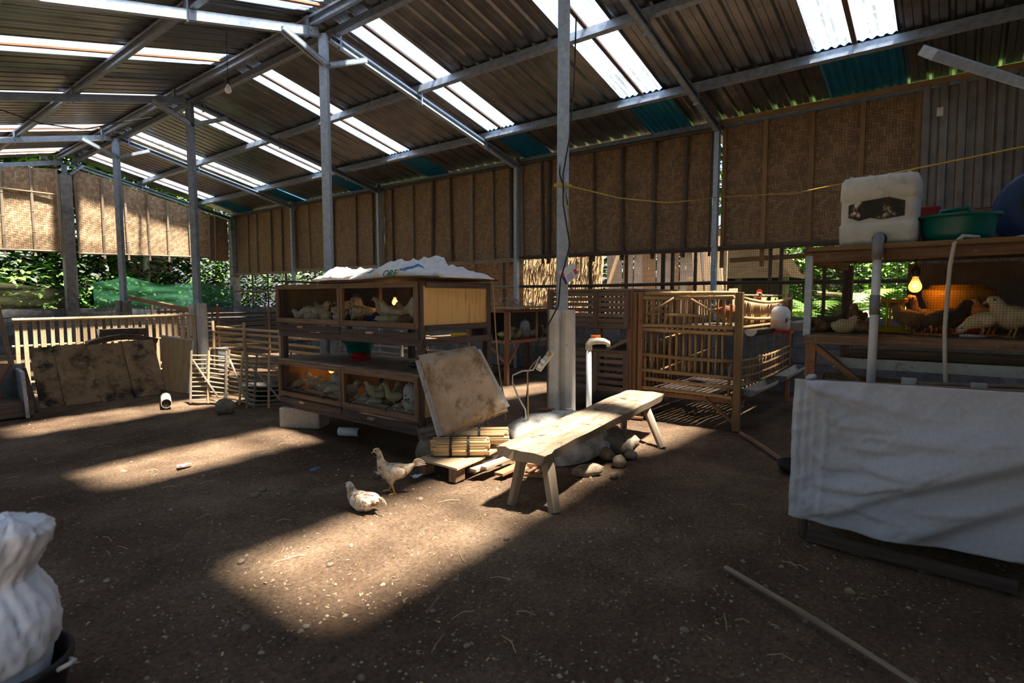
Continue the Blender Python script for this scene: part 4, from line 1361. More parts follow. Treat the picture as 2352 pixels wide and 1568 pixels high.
LO = [
    ('peck', 'yellow', 2.93, 4.90, 145, 'yellow chick pecking at the left end of the lower tier'),
    ('stand', 'cream', 3.06, 4.86, 120, 'pale chick behind the pair near left of lower tier'),
    ('stand', 'yellow', 2.96, 4.68, -40, 'yellow chick facing the orange lamp in lower left compartment'),
    ('stand', 'cream', 2.94, 4.45, -30, 'white chick left of the lower grey drinker'),
    ('sit', 'yellow', 2.92, 4.44, 160, 'yellow chick sitting low in front of the lower grey drinker'),
    ('peck', 'cream', 2.91, 4.30, 150, 'white chick pecking over the golden bamboo perch'),
    ('sit', 'cream', 2.90, 4.20, 30, 'white chick crouched left of lower middle stile'),
    ('stand', 'cream', 2.98, 4.14, -40, 'white chick standing close beside the lower middle stile'),
    ('stand', 'cream', 3.10, 3.98, 120, 'pale chick standing at the back right of lower middle stile'),
    ('sit', 'yellow', 2.93, 3.93, -60, 'yellow chick crouched in left corner of the lower right compartment'),
    ('stand', 'yellow', 3.02, 3.84, -30, 'speckled chick under the dim orange light in lower right compartment'),
    ('doze', 'cream', 2.90, 3.84, 150, 'white chick dozing by the left tie of lower right compartment'),
    ('peck', 'yellow', 2.96, 3.72, 130, 'yellow chick pecking in the middle of lower right compartment'),
    ('doze', 'cream', 2.89, 3.68, 160, 'white chick dozing on the sill of the lower right compartment'),
    ('stand', 'yellow', 3.10, 3.66, 40, 'yellow chick standing at the back near the red dish'),
    ('doze', 'brown', 2.96, 3.58, 160, 'tan chick sitting in front of red dish in lower tier'),
    ('alert', 'yellow', 2.93, 3.50, 150, 'tall cream chick standing at the wire of lower right compartment'),
    ('stand', 'cream', 3.06, 3.46, -40, 'white chick standing behind the tall cream chick'),
    ('doze', 'cream', 2.88, 3.38, 20, 'white chick lying before the drinker with ink marks'),
    ('sit', 'cream', 2.92, 3.28, 140, 'white chick sitting right of the tall cream chick'),
    ('doze', 'cream', 2.88, 3.20, 150, 'white chick lying near the right stile of lower tier'),
    ('sit', 'cream', 2.90, 3.13, 170, 'white chick in the right end corner of lower tier'),
]
for pose, col, x, y, a, lab in LO:
    y += 0.05 if y < 4.8 else 0.02
    kk = {'stand': 1.22, 'alert': 1.25, 'peck': 1.15, 'sit': 1.05, 'doze': 1.0}[pose] * random.uniform(0.92, 1.06)
    chick(pose, col, (x, y, LZ), a, lab or ('pale chick among the flock in lower left compartment' if y > 4.03 else 'pale chick among the flock in lower right compartment'), 'chicks in the lower tier', kk)
drinker('grey drinker hanging beside the lower middle stile', (3.03, 4.46, LZ), 0.062, 0.20, mark=3.6)
drinker('grey drinker with ink marks at right end of the lower tier', (2.98, 3.40, LZ), 0.060, 0.21, mark=3.5)
lamp('orange bulb half hidden behind the lower drinker', (3.20, 4.80, 0.50), 0.05, 0.9, energy=0.6)
lamp('dim orange bulb at back of lower right compartment', (3.34, 4.52, 0.50), 0.04, 0.8, energy=0.35)
basin('red feed dish in the lower right compartment', (3.20, 3.72, LZ), 0.11, 0.05, 'plastic_red', 'dish', 0.85, False, name='feed_dish')

# things on the shelf between the tiers
basin('dark green plastic basin on shelf between the brooder tiers', (3.40, 4.62, 0.639), 0.15, 0.13, 'plastic_green', rot=-0.9)
t = thing('drinker_base', 'upturned red drinker base lying in front of the green basin', 'dish', (3.16, 4.28, 0.639))
MB().lathe([(0.062, 0.0), (0.09, 0.004), (0.095, 0.022), (0.088, 0.024), (0.06, 0.012), (0.03, 0.03), (0.02, 0.03)], 24, Matrix.Translation((3.16, 4.28, 0.639))).build('dish', 'plastic_red', t)
MB().lathe([(0.075, 0.0), (0.085, 0.006), (0.07, 0.022), (0.02, 0.024)], 24, Matrix.Translation((3.19, 4.34, 0.669)) @ Matrix.Rotation(0.12, 4, 'X')).build('saucer', 'plastic_red', t)
t = thing('rubber_boot', 'crumpled black boot at right end of the brooder shelf', 'boot', (3.06, 3.36, 0.639))
MB().tube([(3.02, 3.46, 0.665), (3.03, 3.40, 0.668), (3.05, 3.33, 0.672), (3.05, 3.29, 0.67)], [0.018, 0.03, 0.032, 0.02], 12, True, (1.0, 0.85)).build('foot', 'plastic_black', t, smooth=True)
MB().tube([(3.05, 3.335, 0.66), (3.055, 3.345, 0.71), (3.06, 3.33, 0.75), (3.08, 3.36, 0.785), (3.07, 3.35, 0.80)], [0.036, 0.040, 0.034, 0.024, 0.006], 12).build('shaft', 'plastic_black', t, smooth=True)
MB().box((3.05, 3.37, 0.643), (0.06, 0.19, 0.008)).build('sole', 'plastic_black', t)


# sacks thrown on top
def sack_heap(label, x0, x1, y0, y1, h, seed, blue=()):
    def fn(u, v):
        x = x0 + (x1 - x0) * v
        y = y0 + (y1 - y0) * u
        e = (4 * u * (1 - u)) ** 0.5 * (4 * v * (1 - v)) ** 0.6
        rg = abs(nz(x * 1.3, y * 1.0, seed, 4.0)) + 0.55 * abs(nz(x, y, seed + 5, 9.0))
        fl = (1 - 2 * abs(nz(x + y * .5, (y - x * .3) * 1.6, seed + 4, 5.0))) * 0.034 + (1 - 2 * abs(nz(x - y * .4, y * 1.2, seed + 6, 11.0))) * 0.014
        z = 1.350 + (4 * u * (1 - u)) ** 0.35 * (4 * v * (1 - v)) ** 0.35 * (h * (0.50 + 0.55 * rg + 0.8 * nz(x, y, seed + 9, 2.6)) + fl)
        jx = 0.04 * nz(y, seed, 0, 6) * (1 if v in (0, 1) else 0)
        return (x + jx + 0.02 * nz(x, y, seed + 2, 7), y + 0.03 * nz(x, y, seed + 3, 6), max(1.350, z))
    mb = MB().sheet(80, 50, fn, 0.004, (1, 1))
    for i, f in enumerate(mb.f):
        u = sum(q[0] for q in mb.uv[i]) / len(f)
        v = sum(q[1] for q in mb.uv[i]) / len(f)
        for (a, c, d, e) in blue:
            if a < u < c and d < v < e:
                mb.mi[i] = 1
    o = mb.build('feed_sack', ['sack_white', 'print_blue'], smooth=True, origin=((x0 + x1) / 2, (y0 + y1) / 2, 1.35))
    return tag(o, label, 'sack')


sack_heap('crumpled white feed sack at left on top of the brooder', 2.84, 3.42, 4.55, 3.80, 0.10, 3.0)
sk = sack_heap('white feed sack with blue and green print on top of brooder', 2.83, 3.46, 3.98, 3.12, 0.155, 8.0, ((0.72, 0.82, 0.02, 0.35), (0.22, 0.36, 0.03, 0.12)))
sack_heap('flattened white sack hanging over the right end of brooder top', 2.95, 3.50, 3.30, 2.98, 0.05, 13.0)
tx = bpy.data.curves.new('lettering', 'FONT')
tx.body = 'ORE'
tx.size = 0.085
tx.extrude = 0.002
tx.align_x = 'CENTER'
tx.materials.append(MAT['print_green'])
_tmp = bpy.data.objects.new('lettering_curve', tx)
to = bpy.data.objects.new('lettering', bpy.data.meshes.new_from_object(_tmp))
bpy.data.objects.remove(_tmp)
COL.objects.link(to)
to.parent = sk
to.location = (2.80 - sk.location.x, 3.43 - sk.location.y, 1.360 - sk.location.z)
to.rotation_euler = (math.radians(62), 0, math.radians(-90))

# supports under the brooder
o = MB().box((2.90, 4.80, 0.095), (0.20, 0.40, 0.19), 0.5).build('concrete_block', 'block_pale', bevel=0.012, origin=(2.90, 4.80, 0))
tag(o, 'rough pale concrete block under the left end of brooder', 'block')
o = MB().blob((2.80, 3.02, 0.085), (0.075, 0.095, 0.115), 14, 10, 0.14, 1.6, 4.0, flat=-0.01).build('stone', 'rock', smooth=True, origin=(2.80, 3.02, 0))
tag(o, 'upright brown stone under the right front corner of brooder', 'stone')
o = MB().box((3.45, 3.15, 0.09), (0.14, 0.14, 0.19), 0.2).build('concrete_block', 'block_pale', bevel=0.012, origin=(3.45, 3.15, 0))
tag(o, 'grey concrete lump under the rear right corner of brooder', 'block')
o = MB().box((3.45, 4.9, 0.09), (0.14, 0.2, 0.19), 0.1).build('concrete_block', 'block_pale', bevel=0.012, origin=(3.45, 4.9, 0))
tag(o, 'grey concrete lump under the rear left corner of brooder', 'block')

# ================================================================ around the middle pillar
o = MB().blob((3.76, 2.52, 0.03), (0.50, 0.40, 0.245), 26, 18, 0.13, 1.9, 2.0, flat=-0.02).build('boulder', 'rock_white', smooth=True, origin=(3.76, 2.52, 0))
tag(o, 'whitewashed boulder footing at the base of the steel post', 'boulder')
o = MB().blob((4.05, 2.22, 0.02), (0.26, 0.22, 0.13), 18, 12, 0.2, 2.2, 6.0, flat=-0.02).build('earth_mound', 'rock', smooth=True, origin=(4.05, 2.22, 0))
tag(o, 'brown heap of earth and stones under the bench beside boulder', 'mound')
for k, (x, y, s, lab) in enumerate(((3.30, 1.97, (0.12, 0.055, 0.045), 'long flat tan stone lying in front of the boulder'), (3.62, 1.90, (0.06, 0.05, 0.045), 'round brown stone right of the long flat stone'),
                                    (3.72, 2.06, (0.07, 0.05, 0.05), 'brown stone tucked against the earth heap'), (3.84, 1.92, (0.05, 0.045, 0.035), 'small stone at the edge of the earth heap'),
                                    (3.36, 1.80, (0.040, 0.028, 0.02), 'small pale stone nearest the bench in open ground'), (3.95, 2.02, (0.07, 0.055, 0.05), 'grey stone under the far half of the bench'))):
    o = MB().blob((x, y, s[2] * 0.6), s, 12, 8, 0.12, 2, k * 1.7, (0, 0, -0.6 + k)).build('stone', 'stone', smooth=True, origin=(x, y, 0))
    tag(o, lab, 'stone', 'stones around the boulder')
t = thing('machete', 'wooden-handled machete lying on the white boulder', 'knife', (3.80, 2.62, 0.28))
MB().tube([(3.72, 2.70, 0.287), (3.77, 2.63, 0.292), (3.80, 2.585, 0.290)], [0.013, 0.015, 0.012], 10).build('handle', 'wood_red', t, smooth=True)
MB().box((3.87, 2.46, 0.283), (0.05, 0.24, 0.004), -0.62).build('blade', 'zinc', t)
o = MB().tube([(3.74, 2.575, 0.275), (3.95, 2.33, 0.268)], 0.022, 14).build('white_tube', 'pvc_white', smooth=True, origin=(3.84, 2.45, 0.27))
tag(o, 'short white plastic tube beside machete on the boulder', 'tube')

# bench
bn = thing('bench', 'long low weathered plank bench on four splayed legs', 'bench', (3.58, 2.08, 0))


def bench_fn(side):
    a, b = Vector((2.47, 1.915, 0)), Vector((4.72, 2.235, 0))
    d = (b - a).normalized()
    n = Vector((-d.y, d.x, 0))
    L = (b - a).length

    def fn(u, v):
        w = 0.165 + 0.012 * nz(u * 6, v, 2) + 0.02 * u
        e = 1 - 0.10 * max(0, (abs(2 * v - 1) - 0.8)) * (1 if 0.02 < u < 0.98 else 2.5)
        p = a + d * (L * u + 0.03 * nz(v * 4, u, 7) * (1 if u < 0.05 or u > 0.95 else 0)) + n * (w * (2 * v - 1) * e)
        z = 0.362 + 0.005 * nz(u * 9, v * 3, 4) - 0.010 * abs(2 * v - 1) ** 5
        if u < 0.045 and v < 0.72:
            z -= 0.014
        return (p.x, p.y, z)
    return fn


MB().sheet(60, 14, bench_fn(0), 0.062, (2.27, 0.34)).build('seat', 'wood_bench', bn, bevel=0.004)
for (a, b, r) in (((2.60, 1.985, 0.32), (2.55, 2.035, -0.01), 0.034), ((2.64, 1.855, 0.32), (2.60, 1.765, -0.01), 0.040), ((4.36, 2.25, 0.32), (4.27, 2.21, -0.01), 0.030), ((4.42, 2.10, 0.32), (4.275, 1.86, -0.01), 0.034)):
    MB().tube([a, (Vector(a) + Vector(b)) / 2, b], [r, r * 0.95, r * 0.88], 6 if a[0] < 3 else 9, True, (1.0, 1.12)).build('leg', 'wood_leg', bn, auto=0.7)

# leaning tray
t = thing('metal_tray', 'square metal tray caked with dirt leaning on the brooder corner', 'tray', (2.95, 2.78, 0.25))
TL, TR, BL, BR = Vector((2.70, 2.98, 0.77)), Vector((3.06, 2.76, 0.83)), Vector((2.75, 2.81, 0.245)), Vector((3.25, 2.64, 0.385))
TN = (TR - TL).cross(BL - TL).normalized()


def tray_p(u, v, d=0.0):
    p = TL * (1 - u) * (1 - v) + TR * u * (1 - v) + BL * (1 - u) * v + BR * u * v
    return p + TN * d


MB().sheet(10, 10, lambda u, v: tray_p(u, v, 0.006 * nz(u * 3, v * 3, 2)), 0.004, (0.5, 0.5)).build('plate', 'tray_dirty', t, smooth=True)
for c in (((0, 0), (0, 1)), ((1, 0), (1, 1)), ((0, 0), (1, 0)), ((0, 1), (1, 1))):
    (u0, v0), (u1, v1) = c
    s = -1 if TN.dot(Vector((-0.7, -0.7, 0.2))) < 0 else 1
    m = 'zinc' if u0 == u1 else 'tray_dirty'
    mb = MB()
    n = 8
    iu, iv = (0.5 - (u0 + u1) / 2) * 2, (0.5 - (v0 + v1) / 2) * 2
    mb.sheet(n, 2, lambda q, w: tray_p(u0 + (u1 - u0) * q - iu * 0.07 * w * (1 if u0 == u1 else 0), v0 + (v1 - v0) * q - iv * 0.06 * w * (1 if v0 == v1 else 0), -0.035 * s * (1 - abs(1 - 2 * w) * 0) * (w > 0.4) * (1 if u0 == u1 else 0.6)), 0.003, (0.5, 0.1))
    mb.build('rim', m, t)


def splint_bundle(label, c, axis, length, r, n, m, straps, seed, flat=1.0):
    rnd = random.Random(seed)
    t = thing('splint_bundle', label, 'bundle', (c[0], c[1], c[2] - r))
    ax = Vector(axis).normalized()
    s = ax.cross(Vector((0, 0, 1))).normalized()
    u = s.cross(ax)
    mb = MB()
    C = Vector(c)
    for i in range(n):
        rr = r * math.sqrt((i + 0.5) / n) * 0.95
        a = i * 2.39996
        p = C + s * (rr * math.cos(a)) + u * (rr * math.sin(a) * flat)
        j = rnd.uniform(-0.03, 0.03)
        mb.beam(p - ax * (length / 2 + j), p + ax * (length / 2 + rnd.uniform(-0.02, 0.03)), r * 0.30, r * 0.10, Vector((rnd.uniform(-1, 1), rnd.uniform(-1, 1), rnd.uniform(-1, 1))))
    tag(mb.build('splints', m, t), kind='stuff')
    for q in straps:
        p = C + ax * (q * length)
        MB().tube([p + s * (r * 1.07 * math.cos(a)) + u * (r * 1.07 * flat * math.sin(a)) for a in [k * PI / 9 for k in range(19)]], 0.011, 4, False, (0.28, 1.0) if False else (1, 1)).build('strap', 'plastic_black', t)
    return t


AXR = (0.66, -0.75, 0.0)
splint_bundle('strapped bundle of split bamboo lying on the low board', (2.83, 2.72, 0.165), AXR, 0.36, 0.062, 110, 'bamboo_light', (-0.18, 0.16), 3)
splint_bundle('second strapped bundle of split bamboo behind the first', (3.03, 2.70, 0.205), AXR, 0.34, 0.058, 110, 'bamboo_light', (-0.05,), 4)
splint_bundle('loose weathered bundle of split bamboo under the tray', (2.90, 2.97, 0.225), (0.75, -0.45, 0.1), 0.30, 0.065, 60, 'bamboo_grey', (), 5, 0.8)
t = thing('low_pallet', 'thin board on wooden feet carrying the bamboo bundles', 'pallet', (2.76, 2.72, 0))
MB().sheet(4, 4, lambda u, v: Vector((2.60, 2.90, 0.10)).lerp(Vector((2.60, 2.53, 0.098)), u).lerp(Vector((2.92, 2.95, 0.10)).lerp(Vector((2.92, 2.57, 0.10)), u), v), 0.014, (.4, .3)).build('board', 'wood_pale', t)
for x, y in ((2.64, 2.86), (2.655, 2.585), (2.87, 2.62), (2.87, 2.88)):
    MB().box((x, y, 0.04), (0.10, 0.06, 0.09), 0.1).build('foot', 'wood_frame', t, bevel=0.003)
for k, (a, b, z, w, lab) in enumerate((((2.74, 2.52, 0), (3.20, 2.52, 0), 0.055, 0.06, 'thin pale plank nearest the pallet'), ((2.78, 2.46, 0), (3.22, 2.50, 0), 0.072, 0.05, 'pale plank lying on top of the plank pile'),
                                       ((2.84, 2.38, 0), (3.10, 2.40, 0), 0.030, 0.07, 'short brown plank end in front of the bench leg'), ((2.95, 2.60, 0), (3.35, 2.68, 0), 0.11, 0.08, 'plank propped behind the plank pile'))):
    mb = MB().beam(Vector(a) + Vector((0, 0, z)), Vector(b) + Vector((0, 0, z)), w, 0.02)
    o = mb.build('plank', 'wood_pale' if k != 2 else 'wood_red', bevel=0.002, origin=(a[0], a[1], 0))
    tag(o, lab, 'plank', 'planks by the bench')
t = thing('wooden_grid', 'small reddish wooden grid on the ground under the bench', 'grid', (3.05, 2.22, 0))
for k in range(4):
    MB().beam((2.98 + 0.03 * k, 2.30 - 0.05 * k, 0.022), (3.10 + 0.03 * k, 2.34 - 0.05 * k, 0.022), 0.026, 0.012).build('slat', 'wood_red', t)
MB().beam((2.97, 2.31, 0.010), (3.06, 2.13, 0.010), 0.02, 0.016).build('rail', 'wood_red', t)
MB().beam((3.12, 2.35, 0.030), (3.20, 2.18, 0.030), 0.03, 0.035).build('rail', 'wood_red', t)

# leads, socket strip, card and string on the pillar
o = MB().tube([(4.03, 2.70, 3.85), (4.00, 2.69, 3.24), (3.985, 2.66, 2.71), (3.945, 2.65, 2.21), (3.955, 2.60, 2.05), (3.96, 2.58, 1.95)], 0.007, 6).build('power_cable', 'cable_black', smooth=True)
tag(o, 'black twisted cable hanging in front of the middle steel post', 'cable')
o = MB().tube([(4.05, 2.57, 3.46), (4.01, 2.56, 2.90), (3.97, 2.575, 2.48), (3.92, 2.60, 2.20), (3.91, 2.59, 1.95), (3.935, 2.54, 1.63), (3.89, 2.56, 1.46), (3.855, 2.575, 1.35), (3.835, 2.58, 1.14), (3.78, 2.63, 1.00), (3.71, 2.70, 0.83), (3.66, 2.74, 0.62), (3.63, 2.74, 0.44), (3.60, 2.75, 0.25), (3.60, 2.76, 0.16)], 0.0065, 6).build('power_cable', 'cable_black', smooth=True)
tag(o, 'black cable slanting from the post past the socket strip', 'cable')
o = MB().tube([(3.64, 2.62, 0.74), (3.60, 2.66, 0.63), (3.54, 2.72, 0.625), (3.49, 2.78, 0.59), (3.49, 2.78, 0.53), (3.51, 2.74, 0.42), (3.54, 2.69, 0.32), (3.54, 2.68, 0.20), (3.52, 2.72, 0.16)], 0.007, 6).build('power_cable', 'cable_white', smooth=True)
tag(o, 'pale grey cable looping beside the concrete stub', 'cable')
o = MB().tube([(3.66, 2.63, 0.73), (3.60, 2.66, 0.68), (3.565, 2.69, 0.61), (3.56, 2.68, 0.46), (3.55, 2.67, 0.24), (3.53, 2.70, 0.17)], 0.006, 6).build('power_cable', 'cable_tan', smooth=True)
tag(o, 'tan cable dropping from the socket strip', 'cable')
o = MB().tube([(3.56, 3.05, 1.35), (3.50, 2.98, 1.18), (3.46, 2.93, 0.95), (3.45, 2.90, 0.72), (3.46, 2.88, 0.55), (3.50, 2.86, 0.35), (3.50, 2.86, 0.20)], 0.006, 6).build('power_cable', 'cable_tan', smooth=True)
tag(o, 'tan cable hanging down the rear corner of the brooder', 'cable')
t = thing('socket_strip', 'cream socket strip with white plugs hanging by the concrete stub', 'power strip', (3.72, 2.64, 0.68))
SA, SB = Vector((3.79, 2.61, 0.765)), Vector((3.66, 2.655, 0.625))
SD = (SB - SA).normalized()
SN = Vector((-0.5, -0.2, 0.55)) - SD * Vector((-0.5, -0.2, 0.55)).dot(SD)
SN.normalize()
MB().beam(SA, SB, 0.05, 0.028, SN).build('housing', 'socket_cream', t, bevel=0.004)
for q in (0.18, 0.62, 0.86):
    p = SA.lerp(SB, q) + SN * 0.014
    MB().tube([p, p + SN * 0.022, p + SN * 0.034], [0.020, 0.019, 0.010], 12).build('plug', 'plug_white' if q > 0.3 else 'wood_pale', t, smooth=True)
for q in (0.38,):
    p = SA.lerp(SB, q) + SN * 0.0145
    MB().tube([p, p + SN * 0.002], 0.017, 14).build('socket', 'plug_white', t)
t = thing('printed_card', 'folded white and red printed carton hung on the steel post', 'card', (3.92, 2.54, 1.30))
KA, KB, KC, KD = Vector((3.865, 2.60, 1.41)), Vector((3.945, 2.51, 1.485)), Vector((3.975, 2.48, 1.385)), Vector((3.895, 2.555, 1.30))


def card_p(u, v, d=0.0):
    p = KA * (1 - u) * (1 - v) + KB * u * (1 - v) + KC * u * v + KD * (1 - u) * v
    return p + Vector((-0.78, -0.62, 0)) * d


MB().sheet(6, 6, lambda u, v: card_p(u, v, 0.008 * math.sin(3 * u)), 0.003).build('sheet', 'card_white', t)
MB().sheet(2, 2, lambda u, v: card_p(0.02 + 0.16 * u, 0.42 + 0.56 * v, 0.0105), 0.001).build('blue_print', 'card_navy', t)
MB().sheet(2, 2, lambda u, v: card_p(0.02 + 0.20 * u, 0.22 + 0.18 * v, 0.0105), 0.001).build('red_print', 'card_red', t)
MB().sheet(2, 2, lambda u, v: card_p(0.80 + 0.18 * u, 0.45 + 0.4 * v, 0.012), 0.001).build('red_print', 'card_red', t)
for k in range(5):
    MB().sheet(1, 1, lambda u, v: card_p(0.28 + (0.42 - 0.05 * (k % 2)) * u, 0.52 + 0.08 * k + 0.02 * v, 0.0125), 0.0006).build('text_line', 'card_navy', t)
o = MB().tube([(3.94, 2.60, 2.115), (4.9, 2.62, 2.14), (6.0, 2.63, 2.24), (7.0, 2.64, 2.40), (7.60, 2.62, 2.52), (7.0, 1.55, 2.36), (5.8, 0.75, 2.22), (4.4, -0.25, 2.06), (3.4, -0.9, 1.98)], 0.006, 5).build('yellow_string', 'string_yellow', smooth=True)
tag(o, 'yellow string stretched from the middle post to the wall', 'string')
t = thing('string_knot', 'yellow string knotted around the middle steel post', 'string', (RX, 2.655, 2.1))
for dz in (0.0, 0.012):
    MB().tube([(RX + 0.072 * math.cos(a), 2.655 + 0.072 * math.sin(a), 2.115 + dz + 0.006 * math.sin(a)) for a in [k * PI / 8 for k in range(17)]], 0.005, 5, False).build('loop', 'string_yellow', t)
MB().tube([(3.94, 2.60, 2.12), (3.93, 2.58, 2.0), (3.955, 2.56, 1.82), (3.96, 2.555, 1.70)], 0.004, 5).build('tail', 'string_yellow', t)

# standpipe
t = thing('standpipe', 'white plastic standpipe with elbow tap and orange valve', 'tap', (4.235, 2.53, 0))
MB().tube([(4.225, 2.515, 0.0), (4.225, 2.52, 0.40), (4.232, 2.53, 0.775)], 0.024, 14).build('pipe', 'pvc_white', t, smooth=True)
MB().tube([(4.232, 2.53, 0.755), (4.233, 2.53, 0.80), (4.245, 2.515, 0.825), (4.275, 2.475, 0.832), (4.31, 2.43, 0.828), (4.335, 2.40, 0.812), (4.338, 2.397, 0.78)], [0.030, 0.031, 0.031, 0.030, 0.026, 0.022, 0.018], 14).build('tap_body', 'pvc_dirty', t, smooth=True)
MB().box((4.268, 2.485, 0.870), (0.022, 0.085, 0.022), 0.72).build('valve_handle', 'valve_orange', t, bevel=0.004)
MB().tube([(4.268, 2.485, 0.845), (4.268, 2.485, 0.868)], 0.018, 10).build('valve_stem', 'valve_orange', t)
MB().tube([(4.232, 2.53, 0.30), (4.232, 2.53, 0.312)], 0.026, 12).build('tie', 'wire_dark', t)
o = MB().beam((4.27, 2.545, 0.0), (4.27, 2.56, 0.66), 0.028, 0.022, (1, 0, 0)).build('wooden_stake', 'wood_red', origin=(4.27, 2.55, 0))
tag(o, 'thin reddish wooden stake behind the standpipe', 'stake')

# red scrap on the concrete stub
o = MB().sheet(6, 4, lambda u, v: (4.04 + 0.06 * u, 2.56 + 0.04 * v - 0.03 * u, 1.102 + 0.014 * abs(nz(u * 4, v * 4, 3))), 0.004).build('red_rag', 'plastic_red', origin=(4.06, 2.57, 1.1))
tag(o, 'scrap of red plastic on top of the concrete stub', 'scrap')

# ================================================================ slatted wooden cages
sc = thing('slatted_cage', 'two-tier weathered cage of horizontal wooden slats behind concrete stub', 'cage', (5.8, 3.05, 0))
SX, SY0, SY1, SXB = 5.20, 2.64, 3.62, 6.35
for (z0, z1, n) in ((0.89, 1.27, 7), (0.24, 0.64, 6)):
    for y in (SY0 + 0.025, 3.02, SY1 - 0.025):
        MB().beam((SX - 0.016, y, z0), (SX - 0.016, y, z1), 0.05, 0.022, (1, 0, 0)).build('stile', 'wood_slat', sc)
    for k in range(n):
        z = z0 + 0.022 + (z1 - z0 - 0.05) * k / (n - 1)
        h = 0.040 if k not in (0, n - 1) else 0.05
        MB().beam((SX, SY0 + 0.01, z + random.uniform(-.004, .004)), (SX, SY1, z + random.uniform(-.004, .004)), 0.016, h).build('slat', 'wood_slat', sc)
    nb = 16
    for k in range(nb):
        y = SY0 + (SY1 - SY0) * (k + .5) / nb
        MB().beam((SXB, y, z0), (SXB, y, z1), 0.030, 0.014, (1, 0, 0)).build('back_slat', 'wood_slat', sc)
    for k in range(6):
        z = z0 + 0.03 + (z1 - z0 - .06) * k / 5
        MB().beam((SX, SY0, z), (SXB, SY0, z), 0.014, 0.036).build('end_slat', 'wood_slat', sc)
    MB().box(((SX + SXB) / 2, (SY0 + SY1) / 2, z0 - 0.004), (SXB - SX, SY1 - SY0, 0.012)).build('floor_board', 'wood_dark', sc)
    MB().box(((SX + SXB) / 2, (SY0 + SY1) / 2, z1 + 0.012), (SXB - SX + 0.04, SY1 - SY0 + 0.04, 0.022)).build('roof_board', 'wood_slat', sc)
for x in (SX + 0.02, SXB - 0.03):
    for y in (SY0, SY1):
        MB().beam((x, y, 0.0), (x, y, 1.28), 0.055, 0.045, (1, 0, 0)).build('post', 'wood_red', sc)
MB().beam((SX + 0.01, SY0 + 0.02, 0.78), (SX + 0.01, SY0 + 0.26, 0.66), 0.03, 0.03).build('brace', 'wood_slat', sc)

# ================================================================ bamboo cage
bc = thing('bamboo_cage', 'two-tier golden bamboo pole cage with hens and outside troughs', 'cage', (6.2, 2.05, 0))
BX, BXB, BY0, BY1 = 5.26, 7.15, 1.60, 2.52
for x, y, m, w in ((BX, BY0 - 0.01, 'wood_timber', 0.065), (BX, BY1 + 0.02, 'wood_red', 0.05), (BX - 0.01, BY1 + 0.085, 'wood_timber', 0.055), (BXB, BY0, 'wood_red', 0.05), (BXB, BY1, 'wood_red', 0.05)):
    MB().beam((x, y, -0.01), (x, y, 1.25), w, 0.05, (1, 0, 0)).build('post', m, bc, bevel=0.003)


def pole(a, b, r, m='bamboo_cage', name='pole', bend=0.008):
    return MB().bamboo(a, b, r, 8, 0.22, bend).build(name, m, bc, smooth=True)


for z, a, c in ((1.245, BY0 + 0.02, BY1 - 0.02), (1.205, BY0 + 0.04, BY1 + 0.01), (0.925, BY0 + 0.03, BY1 + 0.02), (0.878, BY0 + 0.03, BY1), (0.625, BY0 + 0.03, BY1), (0.468, BY0 + 0.03, BY1), (0.385, BY0 + 0.03, BY1 - 0.03), (0.290, BY0 + 0.03, BY1)):
    pole((BX - 0.035 if z > 1.22 else BX - 0.005, a, z), (BX - 0.005, c, z + (0.012 if z < 0.9 else 0.0)), 0.018, name='rail_pole')
n = 14
for k in range(n):
    y = BY0 + 0.07 + (BY1 - BY0 - 0.10) * k / (n - 1)
    pole((BX + 0.018, y, 0.93), (BX + 0.018, y + random.uniform(-.006, .006), 1.215), random.uniform(0.010, 0.015), name='upright')
    if 0 < k < n - 1:
        pole((BX + 0.018, y, 0.475), (BX + 0.018, y + random.uniform(-.006, .006), 0.88), random.uniform(0.010, 0.015), name='upright')
pole((BX + 0.02, BY0 + 0.07, 0.26), (BX + 0.02, BY0 + 0.07, 0.62), 0.014, name='upright')
pole((BX + 0.02, BY1 - 0.02, 0.30), (BX + 0.02, BY1 - 0.02, 0.63), 0.014, name='upright')
pole((BX - 0.03, BY1 - 0.05, 1.03), (BX - 0.03, BY1 - 0.33, 1.20), 0.014, name='brace')
pole((BX - 0.03, BY0 + 0.42, 1.19), (BX - 0.03, BY0 + 0.11, 1.01), 0.014, name='brace')
pole((BX - 0.03, BY1 - 0.24, 1.035), (BX - 0.03, BY0 + 0.30, 1.03), 0.014, name='rail_pole')
# near long side
ns = 34
for k in range(ns):
    x = BX + 0.07 + (BXB - BX - 0.12) * k / (ns - 1)
    pole((x, BY0 + 0.012, 0.92), (x, BY0 + 0.012, 1.19 - 0.05 * math.sin(PI * k / ns)), 0.0085, name='upright', bend=0.004)
for z, s in ((1.20, -0.045), (1.02, -0.03), (0.93, 0)):
    mb = MB()
    pts = [(BX + 0.03 + (BXB - BX - 0.05) * q / 8, BY0 - 0.018, z + s * math.sin(PI * q / 8)) for q in range(9)]
    mb.tube(pts, [0.015, 0.016, 0.015, 0.017, 0.015, 0.016, 0.015, 0.016, 0.014], 8).build('rail_pole', 'bamboo_cage', bc, smooth=True)
for z in (0.63, 0.56, 0.48, 0.40, 0.31):
    mb = MB()
    pts = [(BX + 0.03 + (BXB - BX - 0.05) * q / 8, BY0 - 0.012, z - 0.03 * math.sin(PI * q / 8) + 0.02 * q / 8) for q in range(9)]
    mb.tube(pts, [0.012, 0.013, 0.012, 0.014, 0.012, 0.013, 0.012, 0.013, 0.011], 8).build('rail_pole', 'bamboo_cage', bc, smooth=True)
